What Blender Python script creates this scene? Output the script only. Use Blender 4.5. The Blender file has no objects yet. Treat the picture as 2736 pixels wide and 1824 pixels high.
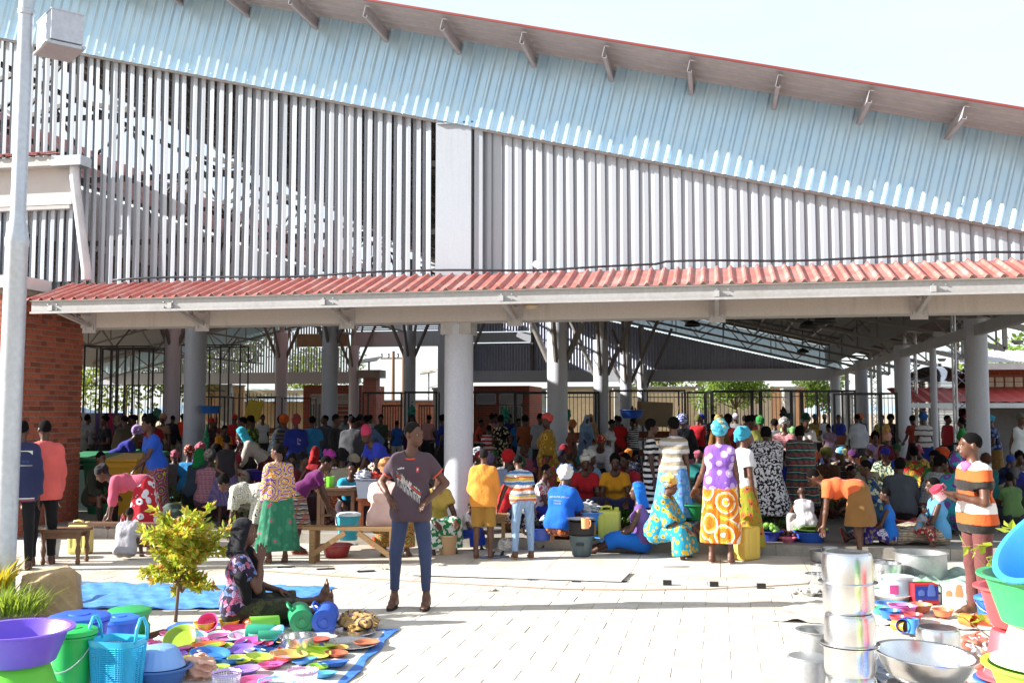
import bpy, math, random
import numpy as np
from mathutils import Vector, Matrix
random.seed(7); rng = np.random.default_rng(7)
sc = bpy.context.scene
COL = sc.collection
# ------------------------------------------------------------------ camera
CAM_H = 1.84; FPX = 2762.0; TH = math.radians(11.26); PH = math.atan(187/2762)
cd = bpy.data.cameras.new('camera'); cam = bpy.data.objects.new('camera', cd); COL.objects.link(cam)
cd.sensor_width = 36; cd.lens = FPX/2736*36; cd.clip_start = 0.1; cd.clip_end = 3000
cam.location = (0, 0, CAM_H); cam.rotation_euler = (math.pi/2+PH, 0, TH)
sc.camera = cam
# ------------------------------------------------------------------ sky and sun
SUN_EL = math.radians(25.5); SUN_A = math.radians(15.5)          # light travels to +X and a little to +Y
wd = bpy.data.worlds.new('World'); sc.world = wd; wd.use_nodes = True
nt = wd.node_tree; bg = nt.nodes['Background']
sky = nt.nodes.new('ShaderNodeTexSky'); sky.sky_type = 'NISHITA'; sky.sun_disc = False
sky.sun_elevation = SUN_EL; sky.sun_rotation = math.atan2(-math.cos(SUN_A), -math.sin(SUN_A))
sky.air_density = 1.0; sky.dust_density = 3.0; sky.ozone_density = 1.0; sky.altitude = 1100
# thin high cloud veil mixed over the blue
_tc = nt.nodes.new('ShaderNodeTexCoord'); _no = nt.nodes.new('ShaderNodeTexNoise'); _no.inputs['Scale'].default_value = 2.2; _no.inputs['Detail'].default_value = 6
_mp = nt.nodes.new('ShaderNodeMapping'); _mp.inputs['Scale'].default_value = (1, 1, 3.5); nt.links.new(_tc.outputs['Generated'], _mp.inputs[0]); nt.links.new(_mp.outputs[0], _no.inputs[0])
_rp = nt.nodes.new('ShaderNodeMapRange'); _rp.inputs[1].default_value = .3; _rp.inputs[2].default_value = .7; _rp.inputs[3].default_value = .6; _rp.inputs[4].default_value = .95; nt.links.new(_no.outputs[0], _rp.inputs[0])
_mx = nt.nodes.new('ShaderNodeMix'); _mx.data_type = 'RGBA'; nt.links.new(_rp.outputs[0], _mx.inputs[0]); nt.links.new(sky.outputs[0], _mx.inputs[6]); _mx.inputs[7].default_value = (2.3, 2.45, 2.55, 1)
nt.links.new(_mx.outputs[2], bg.inputs[0]); bg.inputs[1].default_value = 0.15
sl = bpy.data.lights.new('sun', 'SUN'); so = bpy.data.objects.new('sun', sl); COL.objects.link(so)
sl.energy = 5.0; sl.angle = math.radians(0.5); sl.color = (1.0, 0.96, 0.91)
ldir = Vector((math.cos(SUN_A)*math.cos(SUN_EL), math.sin(SUN_A)*math.cos(SUN_EL), -math.sin(SUN_EL)))
so.rotation_euler = ldir.to_track_quat('-Z', 'Y').to_euler(); so.location = (-20, -8, 20)
vs = sc.view_settings; vs.view_transform = 'Standard'; vs.look = 'None'; vs.exposure = 1.52; vs.gamma = 1.0; vs.use_curve_mapping = False
cy = sc.cycles; cy.max_bounces = 7; cy.diffuse_bounces = 4; cy.glossy_bounces = 3; cy.transmission_bounces = 5; cy.transparent_max_bounces = 8
cy.caustics_reflective = False; cy.caustics_refractive = False; cy.use_denoising = True; cy.sample_clamp_indirect = 6.0
# ------------------------------------------------------------------ where a pixel of the photograph lies in the place
_f = np.array([-math.sin(TH)*math.cos(PH), math.cos(TH)*math.cos(PH), math.sin(PH)])
_r = np.array([math.cos(TH), math.sin(TH), 0.0]); _u = np.cross(_r, _f); _fh = np.array([-math.sin(TH), math.cos(TH), 0.0])
_C = np.array([0, 0, CAM_H])
def ray(x, y): return _f*FPX+_r*(x-1368)+_u*(912-y)
def Wp(x, y, d): v = ray(x, y); return _C+v*(d/v.dot(_fh))
def Gp(x, y, z=0.0): v = ray(x, y); return _C+v*((z-CAM_H)/v[2])
def Yp(x, y, Y): v = ray(x, y); return _C+v*(Y/v[1])
def XY(x, d):
    p = Wp(x, 1099, d); return p[0], p[1]
# ------------------------------------------------------------------ materials
def hexc(h):
    if not isinstance(h, str): return tuple(h)
    v = [int(h[i:i+2], 16)/255 for i in (0, 2, 4)]
    return tuple(((c+0.055)/1.055)**2.4 if c > 0.04045 else c/12.92 for c in v)
MATS = {}
class NT:
    def __init__(s, name):
        s.m = bpy.data.materials.new(name); s.m.use_nodes = True; s.t = s.m.node_tree
        s.b = s.t.nodes['Principled BSDF']; s.o = s.t.nodes['Material Output']; s._co = None
    def n(s, typ, **kw):
        nd = s.t.nodes.new(typ)
        for k, v in kw.items(): setattr(nd, k, v)
        return nd
    def l(s, a, b): s.t.links.new(a, b)
    def co(s):
        if s._co is None: s._co = s.n('ShaderNodeTexCoord').outputs['Object']
        return s._co
    def mapped(s, scale=(1, 1, 1), rot=(0, 0, 0), loc=(0, 0, 0)):
        m = s.n('ShaderNodeMapping'); m.inputs['Scale'].default_value = scale; m.inputs['Rotation'].default_value = rot; m.inputs['Location'].default_value = loc
        s.l(s.co(), m.inputs[0]); return m.outputs[0]
    def noise(s, scale, detail=3, vec=None, rough=.55):
        n = s.n('ShaderNodeTexNoise'); n.inputs['Scale'].default_value = scale; n.inputs['Detail'].default_value = detail; n.inputs['Roughness'].default_value = rough
        s.l(vec if vec is not None else s.co(), n.inputs[0]); return n
    def ramp(s, fac, stops, interp='LINEAR'):
        r = s.n('ShaderNodeValToRGB'); cr = r.color_ramp; cr.interpolation = interp
        while len(cr.elements) < len(stops): cr.elements.new(0.5)
        for e, (p, c) in zip(cr.elements, stops): e.position = p; e.color = tuple(c[:3])+(1,)
        s.l(fac, r.inputs[0]); return r.outputs[0]
    def mix(s, fac, a, b, typ='MIX'):
        m = s.n('ShaderNodeMix', data_type='RGBA', blend_type=typ)
        for k, v in ((0, fac), (6, a), (7, b)):
            if hasattr(v, 'is_linked'): s.l(v, m.inputs[k])
            else: m.inputs[k].default_value = v if k == 0 else tuple(v[:3])+(1,)
        return m.outputs[2]
    def math(s, op, a, b=0.0):
        m = s.n('ShaderNodeMath', operation=op)
        for k, v in ((0, a), (1, b)):
            if hasattr(v, 'is_linked'): s.l(v, m.inputs[k])
            else: m.inputs[k].default_value = v
        return m.outputs[0]
    def bump(s, h, strength, dist=.02):
        b = s.n('ShaderNodeBump'); b.inputs['Strength'].default_value = strength; b.inputs['Distance'].default_value = dist
        s.l(h, b.inputs['Height']); s.l(b.outputs[0], s.b.inputs['Normal'])
    def rand(s): return s.n('ShaderNodeObjectInfo').outputs['Random']
    def done(s, col, rough=.6, metal=0.0, spec=.5):
        if hasattr(col, 'is_linked'): s.l(col, s.b.inputs['Base Color'])
        else: s.b.inputs['Base Color'].default_value = tuple(col[:3])+(1,)
        if hasattr(rough, 'is_linked'): s.l(rough, s.b.inputs['Roughness'])
        else: s.b.inputs['Roughness'].default_value = rough
        s.b.inputs['Metallic'].default_value = metal; s.b.inputs['Specular IOR Level'].default_value = spec
        return s.m
def sc3(c, k): return tuple(min(1, v*k) for v in c[:3])
def plain(name, c, rough=.6, metal=0., var=.18, ns=3., bump=0., bs=40., spec=.5, objvar=0.):
    if name in MATS: return MATS[name]
    c = hexc(c); t = NT(name); n = t.noise(ns, 4)
    col = t.ramp(n.outputs[0], [(.3, sc3(c, 1-var)), (.7, sc3(c, 1+var*.5))])
    if objvar: col = t.mix(t.math('MULTIPLY', t.rand(), objvar), col, sc3(c, .35))
    if bump: t.bump(t.noise(bs, 3).outputs[0], bump, .01)
    MATS[name] = t.done(col, rough, metal, spec); return MATS[name]
def weathered(name, c, dirt, rough=.7, amount=.5, ns=1.2, metal=0., bump=.15):
    if name in MATS: return MATS[name]
    c = hexc(c); dirt = hexc(dirt); t = NT(name)
    n1 = t.noise(ns, 6, rough=.7).outputs[0]; n2 = t.noise(ns*14, 4).outputs[0]
    f = t.ramp(n1, [(.45, (0, 0, 0)), (.75, (amount,)*3)])
    col = t.mix(f, t.ramp(n2, [(.3, sc3(c, .88)), (.7, sc3(c, 1.06))]), dirt)
    t.bump(n2, bump, .006); MATS[name] = t.done(col, rough, metal); return MATS[name]
M_PAVE = None
def make_pave():
    t = NT('concrete_paver'); big = t.noise(.6, 5, rough=.65).outputs[0]; fine = t.noise(60, 4).outputs[0]
    col = t.ramp(big, [(.3, hexc('b9b2a5')), (.55, hexc('ccc6b9')), (.75, hexc('c1b8a8'))])
    col = t.mix(.5, col, t.ramp(fine, [(.3, hexc('b2aea7')), (.7, hexc('d4d0c9'))]))
    col = t.mix(t.math('MULTIPLY', t.rand(), .35), col, hexc('b5a893'))
    sp = t.noise(.9, 6, rough=.75).outputs[0]; sp2 = t.noise(14, 5, rough=.7).outputs[0]
    col = t.mix(t.ramp(sp, [(.48, (0, 0, 0)), (.7, (.65,)*3)]), col, hexc('8f7a60')); col = t.mix(t.ramp(sp2, [(.6, (0, 0, 0)), (.7, (.7,)*3)]), col, hexc('6a5c4a'))
    t.bump(fine, .25, .004); return t.done(col, .85, 0, .3)
M_PAVE = make_pave()
M_JOINT = plain('paver_joint_sand', 'a89d8c', .95, var=.3, ns=30)
M_CONC = weathered('platform_concrete', '918e87', '696359', .85, .6, .9)
M_KERB = weathered('kerb_concrete', '9b958b', '655c50', .85, .7, 2.0)
def streaked(name, c, dirt, rough=.5, amount=.4, vs_=(5, 5, .5), fine=.12):
    c = hexc(c); dirt = hexc(dirt); t = NT(name); n1 = t.noise(2.2, 6, t.mapped(vs_), .7).outputs[0]; n2 = t.noise(1.1, 5, rough=.6).outputs[0]; n3 = t.noise(45, 3).outputs[0]
    f = t.math('MULTIPLY', t.ramp(n1, [(.5, (0, 0, 0)), (.74, (1, 1, 1))]), t.ramp(n2, [(.4, (0, 0, 0)), (.7, (amount,)*3)])); col = t.mix(f, t.ramp(n3, [(.3, sc3(c, 1-fine)), (.7, sc3(c, 1+fine*.4))]), dirt); t.bump(n3, .06, .004)
    MATS[name] = t.done(col, rough); return MATS[name]
M_COLP = streaked('column_paint', 'bbbfc8', '857a6c', .5, .45)
M_BEAM = streaked('beam_paint', 'b6b3ae', '7d7266', .65, .55, (4, 4, .7))
M_STEEL = weathered('grey_steel_paint', 'a9a7a6', '7a7168', .45, .35, 1.5, bump=.03)
M_DARKST = weathered('truss_steel_paint', '75716d', '4c4742', .5, .4, 1.5, bump=.03)
M_SLAT = streaked('slat_paint', 'a6adb6', '7f766f', .42, .4, (14, 14, .45), .06)
M_SLATB = weathered('rear_slat_paint', 'a6acbf', '858a98', .5, .3, .5, bump=.02)
M_ROOFU = weathered('roof_underside', 'a3a1a5', '858286', .45, .3, .6, bump=.02)
M_ROOFSHADE = weathered('roof_underside_shade', '6e6b6a', '524d4b', .55, .3, .6, bump=.02)  # same sheet as the overhang; interior shade is put into this darker colour
M_TRUSSW = plain('white_truss_paint', 'c9ced6', .5, var=.06)
M_RED = weathered('red_roof_paint', 'b5645a', 'ccaea4', .45, .75, 3.5, bump=.03)
M_BLACK = plain('black_tube_paint', '1b1b1d', .45)
M_GALV = weathered('galvanised_steel', 'b8bcc2', '84868a', .38, .4, 2.5, metal=.75, bump=.04)
M_POLE = weathered('galvanised_pole', 'bfc5cd', '8d939b', .42, .35, 1.6, metal=.55, bump=.04)
M_WOOD = None
def wood(name, a, b, sc_=(2, 14, 14), rough=.7):
    if name in MATS: return MATS[name]
    t = NT(name); v = t.mapped(sc_); n = t.noise(3, 6, v, .65).outputs[0]
    col = t.ramp(n, [(.25, hexc(a)), (.5, hexc(b)), (.75, sc3(hexc(a), .8))]); t.bump(n, .35, .006)
    MATS[name] = t.done(col, rough); return MATS[name]
M_WOOD = wood('raw_timber', '6f5535', '8a6a42'); M_WOODD = wood('dark_old_timber', '4b3526', '6b4c34'); M_WOODR = wood('stall_board_timber', '7a3d24', '93512f')
def translucent():
    t = NT('translucent_sheet'); big = t.noise(1.3, 4).outputs[0]
    col = t.ramp(big, [(.3, (.48, .76, 1.0)), (.7, (.64, .87, 1.0))])
    t.done(col, .24, .3, 1.0)
    tr = t.n('ShaderNodeBsdfTransparent'); tr.inputs[0].default_value = (.8, .9, 1, 1)
    tl = t.n('ShaderNodeBsdfTranslucent'); t.l(col, tl.inputs[0])
    m1 = t.n('ShaderNodeMixShader'); m1.inputs[0].default_value = .08; t.l(t.b.outputs[0], m1.inputs[1]); t.l(tl.outputs[0], m1.inputs[2])
    m2 = t.n('ShaderNodeMixShader'); m2.inputs[0].default_value = .15; t.l(m1.outputs[0], m2.inputs[1]); t.l(tr.outputs[0], m2.inputs[2])
    t.l(m2.outputs[0], t.o.inputs[0]); return t.m
M_TRANS = translucent()
def brickmat(name, a, b, c):
    t = NT(name); r = t.rand(); n = t.noise(18, 5).outputs[0]
    base = t.ramp(r, [(0, hexc(a)), (.35, hexc(b)), (.75, hexc(c)), (1, sc3(hexc(a), .6))])
    col = t.mix(t.ramp(n, [(.4, (0, 0, 0)), (.8, (.45,)*3)]), base, hexc('5b3a30')); t.bump(n, .4, .006)
    return t.done(col, .85, 0, .2)
M_BRICK = brickmat('fired_brick', '9c5640', 'ad6047', '884c3c'); M_MORTAR = plain('mortar', '8f8379', .95, var=.25, ns=25)
def brickwall_mat(name, a, b, mort, scale=1.0):
    if name in MATS: return MATS[name]
    t = NT(name); br = t.n('ShaderNodeTexBrick'); geo = t.mapped((1, 1, 1))
    sx = t.n('ShaderNodeSeparateXYZ'); t.l(geo, sx.inputs[0]); cx = t.n('ShaderNodeCombineXYZ')
    t.l(t.math('ADD', sx.outputs[0], sx.outputs[1]), cx.inputs[0]); t.l(sx.outputs[2], cx.inputs[1]); t.l(cx.outputs[0], br.inputs[0])
    br.inputs['Scale'].default_value = scale; br.inputs['Brick Width'].default_value = .23; br.inputs['Row Height'].default_value = .085; br.inputs['Mortar Size'].default_value = .009
    br.inputs['Color1'].default_value = hexc(a)+(1,); br.inputs['Color2'].default_value = hexc(b)+(1,); br.inputs['Mortar'].default_value = hexc(mort)+(1,)
    n = t.noise(2.5, 5).outputs[0]; col = t.mix(t.ramp(n, [(.45, (0, 0, 0)), (.75, (.4,)*3)]), br.outputs[0], hexc('6d4c40'))
    t.bump(br.outputs[1], -.4, .01); MATS[name] = t.done(col, .9, 0, .2); return MATS[name]
# ------------------------------------------------------------------ mesh builder
class MB:
    def __init__(s): s.v = []; s.f = []; s.mi = []; s.cur = 0; s.mats = []
    def mat(s, m):
        if m not in s.mats: s.mats.append(m)
        s.cur = s.mats.index(m); return s
    def add(s, vs, fs):
        o = len(s.v); s.v.extend([tuple(map(float, p)) for p in vs]); s.f.extend([tuple(i+o for i in q) for q in fs]); s.mi.extend([s.cur]*len(fs)); return s
    def box(s, a, b):
        x0, y0, z0 = a; x1, y1, z1 = b
        return s.add([(x0, y0, z0), (x1, y0, z0), (x1, y1, z0), (x0, y1, z0), (x0, y0, z1), (x1, y0, z1), (x1, y1, z1), (x0, y1, z1)],
                     [(0, 3, 2, 1), (4, 5, 6, 7), (0, 1, 5, 4), (1, 2, 6, 5), (2, 3, 7, 6), (3, 0, 4, 7)])
    def obox(s, c, ax, ay, az):      # centre and three half-axis vectors
        c, ax, ay, az = (np.array(q, float) for q in (c, ax, ay, az)); P = []
        for k in (-1, 1):
            for i, j in ((-1, -1), (1, -1), (1, 1), (-1, 1)): P.append(c+ax*i+ay*j+az*k)
        return s.add(P, [(0, 3, 2, 1), (4, 5, 6, 7), (0, 1, 5, 4), (1, 2, 6, 5), (2, 3, 7, 6), (3, 0, 4, 7)])
    def bar(s, a, b, w, h=None, up=(0, 0, 1)):
        a = np.array(a, float); b = np.array(b, float); h = w if h is None else h
        d = b-a; L = np.linalg.norm(d); d /= L; up = np.array(up, float)
        if abs(d.dot(up)) > .98: up = np.array((1., 0, 0))
        x = np.cross(d, up); x /= np.linalg.norm(x); y = np.cross(x, d)
        return s.obox((a+b)/2, d*L/2, x*w/2, y*h/2)
    def tube(s, pts, r, n=8, cap=True):
        pts = [np.array(p, float) for p in pts]; R = r if hasattr(r, '__len__') else [r]*len(pts); V = []; Fc = []
        up = np.array((0, 0, 1.)); px = None
        for i, p in enumerate(pts):
            d = pts[min(i+1, len(pts)-1)]-pts[max(i-1, 0)]; d /= max(np.linalg.norm(d), 1e-9)
            if px is None:
                u_ = up if abs(d.dot(up)) < .95 else np.array((1., 0, 0)); px = np.cross(d, u_)
            else: px = px-d*px.dot(d)
            px /= np.linalg.norm(px); py = np.cross(d, px)
            for k in range(n):
                a = 2*math.pi*k/n; V.append(p+R[i]*(math.cos(a)*px+math.sin(a)*py))
        for i in range(len(pts)-1):
            for k in range(n):
                k2 = (k+1) % n; Fc.append((i*n+k, i*n+k2, (i+1)*n+k2, (i+1)*n+k))
        if cap: Fc.append(tuple(range(n))[::-1]); Fc.append(tuple(range((len(pts)-1)*n, len(pts)*n)))
        return s.add(V, Fc)
    def lathe(s, prof, n=24, c=(0, 0, 0), sx=1., sy=1., wave=None):
        V = []; Fc = []
        for i, (r, z) in enumerate(prof):
            for k in range(n):
                a = 2*math.pi*k/n; rr = r*(1+(wave(a, i, z) if wave else 0)); V.append((c[0]+rr*math.cos(a)*sx, c[1]+rr*math.sin(a)*sy, c[2]+z))
        for i in range(len(prof)-1):
            for k in range(n):
                k2 = (k+1) % n; Fc.append((i*n+k, i*n+k2, (i+1)*n+k2, (i+1)*n+k))
        if prof[0][0] > 1e-6: Fc.append(tuple(range(n))[::-1])
        if prof[-1][0] > 1e-6: Fc.append(tuple(range((len(prof)-1)*n, len(prof)*n)))
        return s.add(V, Fc)
    def mesh(s, name, smooth=False, auto=None):
        me = bpy.data.meshes.new(name); me.from_pydata(s.v, [], s.f); me.update()
        for m in s.mats: me.materials.append(m)
        if len(s.mats) > 1: me.polygons.foreach_set('material_index', s.mi)
        if smooth or auto: me.polygons.foreach_set('use_smooth', [True]*len(me.polygons))
        if auto:
            try: me.set_sharp_from_angle(angle=math.radians(auto))
            except Exception: pass
        return me
    def build(s, name, mat=None, parent=None, loc=(0, 0, 0), rot=(0, 0, 0), smooth=False, auto=None):
        if mat is not None and not s.mats: s.mats.append(mat)
        return link(name, s.mesh(name, smooth, auto), parent, loc, rot)
def link(name, me, parent=None, loc=(0, 0, 0), rot=(0, 0, 0), scale=1.0):
    o = bpy.data.objects.new(name, me); COL.objects.link(o); o.location = loc; o.rotation_euler = rot
    o.scale = (scale,)*3 if not hasattr(scale, '__len__') else scale
    if parent is not None: o.parent = parent
    return o
def tag(o, label=None, cat=None, group=None, kind=None):
    if label: o['label'] = label
    if cat: o['category'] = cat
    if group: o['group'] = group
    if kind: o['kind'] = kind
    return o
def empty(name, label=None, cat=None, loc=(0, 0, 0), rz=0., group=None):
    o = bpy.data.objects.new(name, None); COL.objects.link(o); o.location = loc; o.rotation_euler = (0, 0, rz); o.empty_display_size = .1
    return tag(o, label, cat, group)
def copy_tree(o, parent=None):
    c = o.copy(); COL.objects.link(c); c.parent = parent
    for ch in [k for k in bpy.data.objects if k.parent == o]: copy_tree(ch, c)
    return c
# ================================================================== ground, pavers, platform
b = MB(); b.add([(-900, -300, -.03), (900, -300, -.03), (900, 1500, -.03), (-900, 1500, -.03)], [(0, 1, 2, 3)])
ground = b.build('ground', plain('earth_ground', 'a3937c', .95, var=.25, ns=.3)); tag(ground, kind='structure')
STEP_Y = 13.8; PLAT = .135
b = MB(); b.add([(-16, 2.5, -.006), (12, 2.5, -.006), (12, STEP_Y, -.006), (-16, STEP_Y, -.006)], [(0, 1, 2, 3)])
pav = b.build('pavement', M_JOINT); tag(pav, kind='structure')
PW, PD, GAP = .42, .30, .0045
slab = MB(); x_, y_ = PW/2-GAP/2, PD/2-GAP/2; c_ = .003
slab.add([(-x_, -y_, -.02), (x_, -y_, -.02), (x_, y_, -.02), (-x_, y_, -.02), (-x_, -y_, -c_), (x_, -y_, -c_), (x_, y_, -c_), (-x_, y_, -c_),
          (-x_+c_, -y_+c_, 0), (x_-c_, -y_+c_, 0), (x_-c_, y_-c_, 0), (-x_+c_, y_-c_, 0)],
         [(0, 1, 5, 4), (1, 2, 6, 5), (2, 3, 7, 6), (3, 0, 4, 7), (4, 5, 9, 8), (5, 6, 10, 9), (6, 7, 11, 10), (7, 4, 8, 11), (8, 9, 10, 11)])
slab.mats = [M_PAVE]; slab_me = slab.mesh('paver'); cells = []
row = 0; y = 11.75
while y > 2.6:
    x = -14+(row % 2)*PW/2
    while x < 11: cells.append((x, y)); x += PW
    y -= PD; row += 1
def vis(x, y):
    v = np.array((x, y, 0))-_C; w = v.dot(_f); px = 1368+FPX*v.dot(_r)/w; py = 912-FPX*v.dot(_u)/w
    return w > 0 and -40 < px < 2780 and py < 1860
vc = [c for c in cells if vis(*c)]; vc.sort(key=lambda c: c[0]**2+c[1]**2); first = set(vc[:300]); rest = MB()
for x, y in cells:
    dz = rng.normal(0, .0012); a = rng.normal(0, .004)
    if (x, y) in first: link('paver', slab_me, pav, (x, y, dz), (rng.normal(0, .003), rng.normal(0, .003), a))
    else: rest.add([(vx+x, vy+y, vz+dz) for vx, vy, vz in slab.v], slab.f)
o = rest.build('pavers', M_PAVE, pav); o['kind'] = 'stuff'
# long poured strip beside the step, cut into big bays
xx = -14.0
while xx < 11:
    b = MB().box((xx+.004, 11.93, -.02), (xx+.996, STEP_Y-.004, .0)); o = b.build('concrete_bay', M_PAVE, pav, (0, 0, rng.normal(0, .001))); xx += 1.0
b = MB().box((-34, STEP_Y, -.02), (6.6, 52, PLAT)); plat = b.build('floor', M_CONC); tag(plat, kind='structure')
b = MB()
for k in range(20): b.box((-14+k*1.05+.004, STEP_Y-.02, -.01), (-14+(k+1)*1.05-.004, STEP_Y+.25, PLAT+.004))
o = b.build('kerb', M_KERB); tag(o, kind='structure')
# ================================================================== the market hall
def zb(X): return 6.0-.241*(X+3.66)                 # bottom of the sloping gable band
SL = math.atan(.241); tS = np.array((math.cos(SL), 0, -math.sin(SL))); nS = np.array((math.sin(SL), 0, math.cos(SL)))
hall = empty('market_hall', 'open grey market hall with sloping red roof, louvred gable and round columns', 'market hall', (0, 14, 0))
hall.location = (0, 0, 0)
col_me = {}
def column(x, y, r, ztop, z0=PLAT, name='column'):
    prof = [(r+.03, 0), (r+.03, .05), (r, .06), (r, (ztop-z0)*.45), (r, (ztop-z0)-.02), (r-.01, ztop-z0)]
    return MB().lathe(prof, 28).build(name, M_COLP, hall, (x, y, z0), smooth=False, auto=35)
c0 = column(-3.65, 14.42, .207, 3.1)
MB().box((-.22, -.2, 0), (.22, .2, .18)).box((-.235, -.05, .05), (.235, .05, .12)).build('column_cap', M_STEEL, c0, (0, 0, 2.80))
ROWS = [23.4, 32.4, 41.4, 50.4]
for y in ROWS:
    column(-3.6, y, .235, min(zb(-3.6)-1.9, 4.3)); column(5.38, y, .23, zb(5.38)-.02)
    column(-12.6, y, .26, 5.2); column(-18.3, y, .26, 5.2)
for y in (27.9, 36.9, 45.9): MB().tube([(0, 0, 0), (0, 0, 3.55)], .085, 12).build('downpipe', M_COLP, hall, (5.38, y, PLAT), auto=40)
# steel head posts and raking struts above the columns
for y in ROWS:
    for xc, zt in ((-3.6, 4.3), (-12.6, 5.2), (-18.3, 5.2)):
        zz = min(zt, zb(xc)-1.9) if xc > -5 else zt
        top = zb(xc)+.05 if xc > -14 else zb(-13)
        m = MB().tube([(xc, y, zz-.05), (xc, y, top)], .11, 12); m.build('head_post', M_STEEL, hall, auto=40)
        for sx in (-1, 1):
            MB().tube([(xc+sx*.2, y, zz-1.1), (xc+sx*1.45, y, min(top, zz+1.75))], .07, 10).build('strut', M_DARKST, hall, auto=40)
            MB().tube([(xc, y+sx*.2, zz-1.1), (xc, y+sx*1.6, min(top, zz+1.75))], .06, 8).build('strut', M_DARKST, hall, auto=40)
# front beam
MB().box((-9.45, 14.02, 3.1), (9, 14.42, 3.62)).build('beam', M_BEAM, hall)
MB().box((5.3, 14.42, 3.44), (5.46, 52, 3.66)).build('tie_beam', M_STEEL, hall)
# louvre slats, each a folded strip: front flange and a web that runs back to the left
def slat_mesh(h, w=.16, fl=.078, ang=42):
    t = .004; ph = math.radians(ang)
    P = [(fl, 0), (0, 0), (-w*math.cos(ph), w*math.sin(ph)), (-w*math.cos(ph)-.03, w*math.sin(ph))]
    Q = [(fl, t), (t*.5, t), (-w*math.cos(ph)+t, w*math.sin(ph)+t*.6), (-w*math.cos(ph)-.03, w*math.sin(ph)+t)]
    m = MB(); pts = P+Q[::-1]; n = len(pts); V = [(x, y, 0) for x, y in pts]+[(x, y, h) for x, y in pts]
    F_ = [(i, (i+1) % n, n+(i+1) % n, n+i) for i in range(n)]
    m.add(V, F_); m.mats = [M_SLAT]; return m
x = -13.4; k = 0
while x < 7.2:
    h = zb(x)+.12-3.64
    if not (-3.93 < x < -3.26):
        slat_mesh(h, .088 if x < -3.6 else .12, .054 if x < -3.6 else .06, 42 if x < -3.6 else 21).build('slat', M_SLAT, hall, (x+rng.normal(0, .004), 14.2, 3.64), (rng.normal(0, .002), rng.normal(0, .0028), rng.normal(0, .05)))
    x += .148
MB().box((-3.92, 14.1, 3.64), (-3.40, 14.3, zb(-3.65)+.03)).box((-3.9, 14.06, zb(-3.65)-.06), (-3.36, 14.2, zb(-3.65)-.04)).build('gable_post', M_SLAT, hall)
MB().box((-3.36, 14.13, 3.64), (-3.24, 14.2, zb(-3.3)+.03)).build('gable_post_channel', M_SLAT, hall)
for yy in (14.33,):
    for z in (4.4, 5.4, 6.4):
        MB().box((-13.4, yy, z), (min(7, -3.66+(6.0-z)/.241), yy+.05, z+.08)).build('girt', M_DARKST, hall)
# translucent gable sheets, ribs square to the slope
def sheet(ln, hgt, rib, amp, flat, name, mat, thick=.0):
    xs = []; n = int(round(ln/rib))
    for i in range(n):
        a = i*rib; xs += [(a, 0), (a+rib*flat, 0), (a+rib*(flat+.16), amp), (a+rib*(1-.16), amp)]
    xs.append((n*rib, 0)); xs.append((n*rib+rib*.3, 0))
    V = [(x, -y, 0) for x, y in xs]+[(x, -y, hgt) for x, y in xs]; k = len(xs)
    m = MB(); m.add(V, [(i, i+1, k+i+1, k+i) for i in range(k-1)]); m.mats = [mat]; return m
sheet_me = sheet(.96, 1.26, .16, .028, .52, 's', M_TRANS).mesh('cladding_sheet')
s0 = np.array((-12.9, 14.06, zb(-12.9)-.06)); Ry = SL
for i in range(21):
    p = s0+tS*.96*i; o = link('cladding_sheet', sheet_me, hall, (p[0], 14.06-.004*(i % 2), p[2]), (0, Ry, 0))
for dz, off in ((.03, 0), (1.12, 0)):
    a = s0+tS*0+nS*dz; bb = s0+tS*20.2+nS*dz
    MB().bar((a[0], 14.15, a[2]), (bb[0], 14.15, bb[2]), .06, .09).build('band_rail', M_STEEL, hall)
# screws on the sheets
b = MB()
for i in range(22):
    for j in (.12, .5, .85):
        for dz in (.05, 1.1):
            p = s0+tS*(.96*i+j)+nS*dz; b.lathe([(.008, 0), (.006, .006), (0, .008)], 6)
            for q in range(len(b.v)-18, len(b.v)): vx, vy, vz = b.v[q]; b.v[q] = (p[0]+vx, 14.025-vz, p[2]+vy)
o = b.build('sheet_screws', M_GALV, hall); o['kind'] = 'stuff'
# trusses: chords parallel to the roof, zigzag webs
def truss(y, x0, x1, mat, depth=1.02, n=14, w=.09, tail=True):
    m = MB(); a0 = np.array((x0, y, zb(x0)+.02)); a1 = np.array((x1, y, zb(x1)+.02)); up = np.array((0, 0, depth))
    m.bar(a0, a1, w, w); m.bar(a0+up, a1+up, w, w)
    for i in range(n+1):
        t = i/n; p = a0+(a1-a0)*t
        m.bar(p, p+up, w*.45, w*.45) if i % 2 == 0 else None
        if i < n:
            q = a0+(a1-a0)*(i+1)/n
            m.bar(p if i % 2 else p+up, q+up if i % 2 else q, w*.5, w*.5)
    return m.build('truss', mat, hall)
truss(14.13, -13.2, 7.2, M_TRUSSW, n=22, depth=.95, w=.1)
for y in (18.9, 23.4, 27.9, 32.4, 36.9, 41.4, 45.9, 50.2): truss(y, -13.0, 6.9, M_DARKST, n=18)
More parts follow.
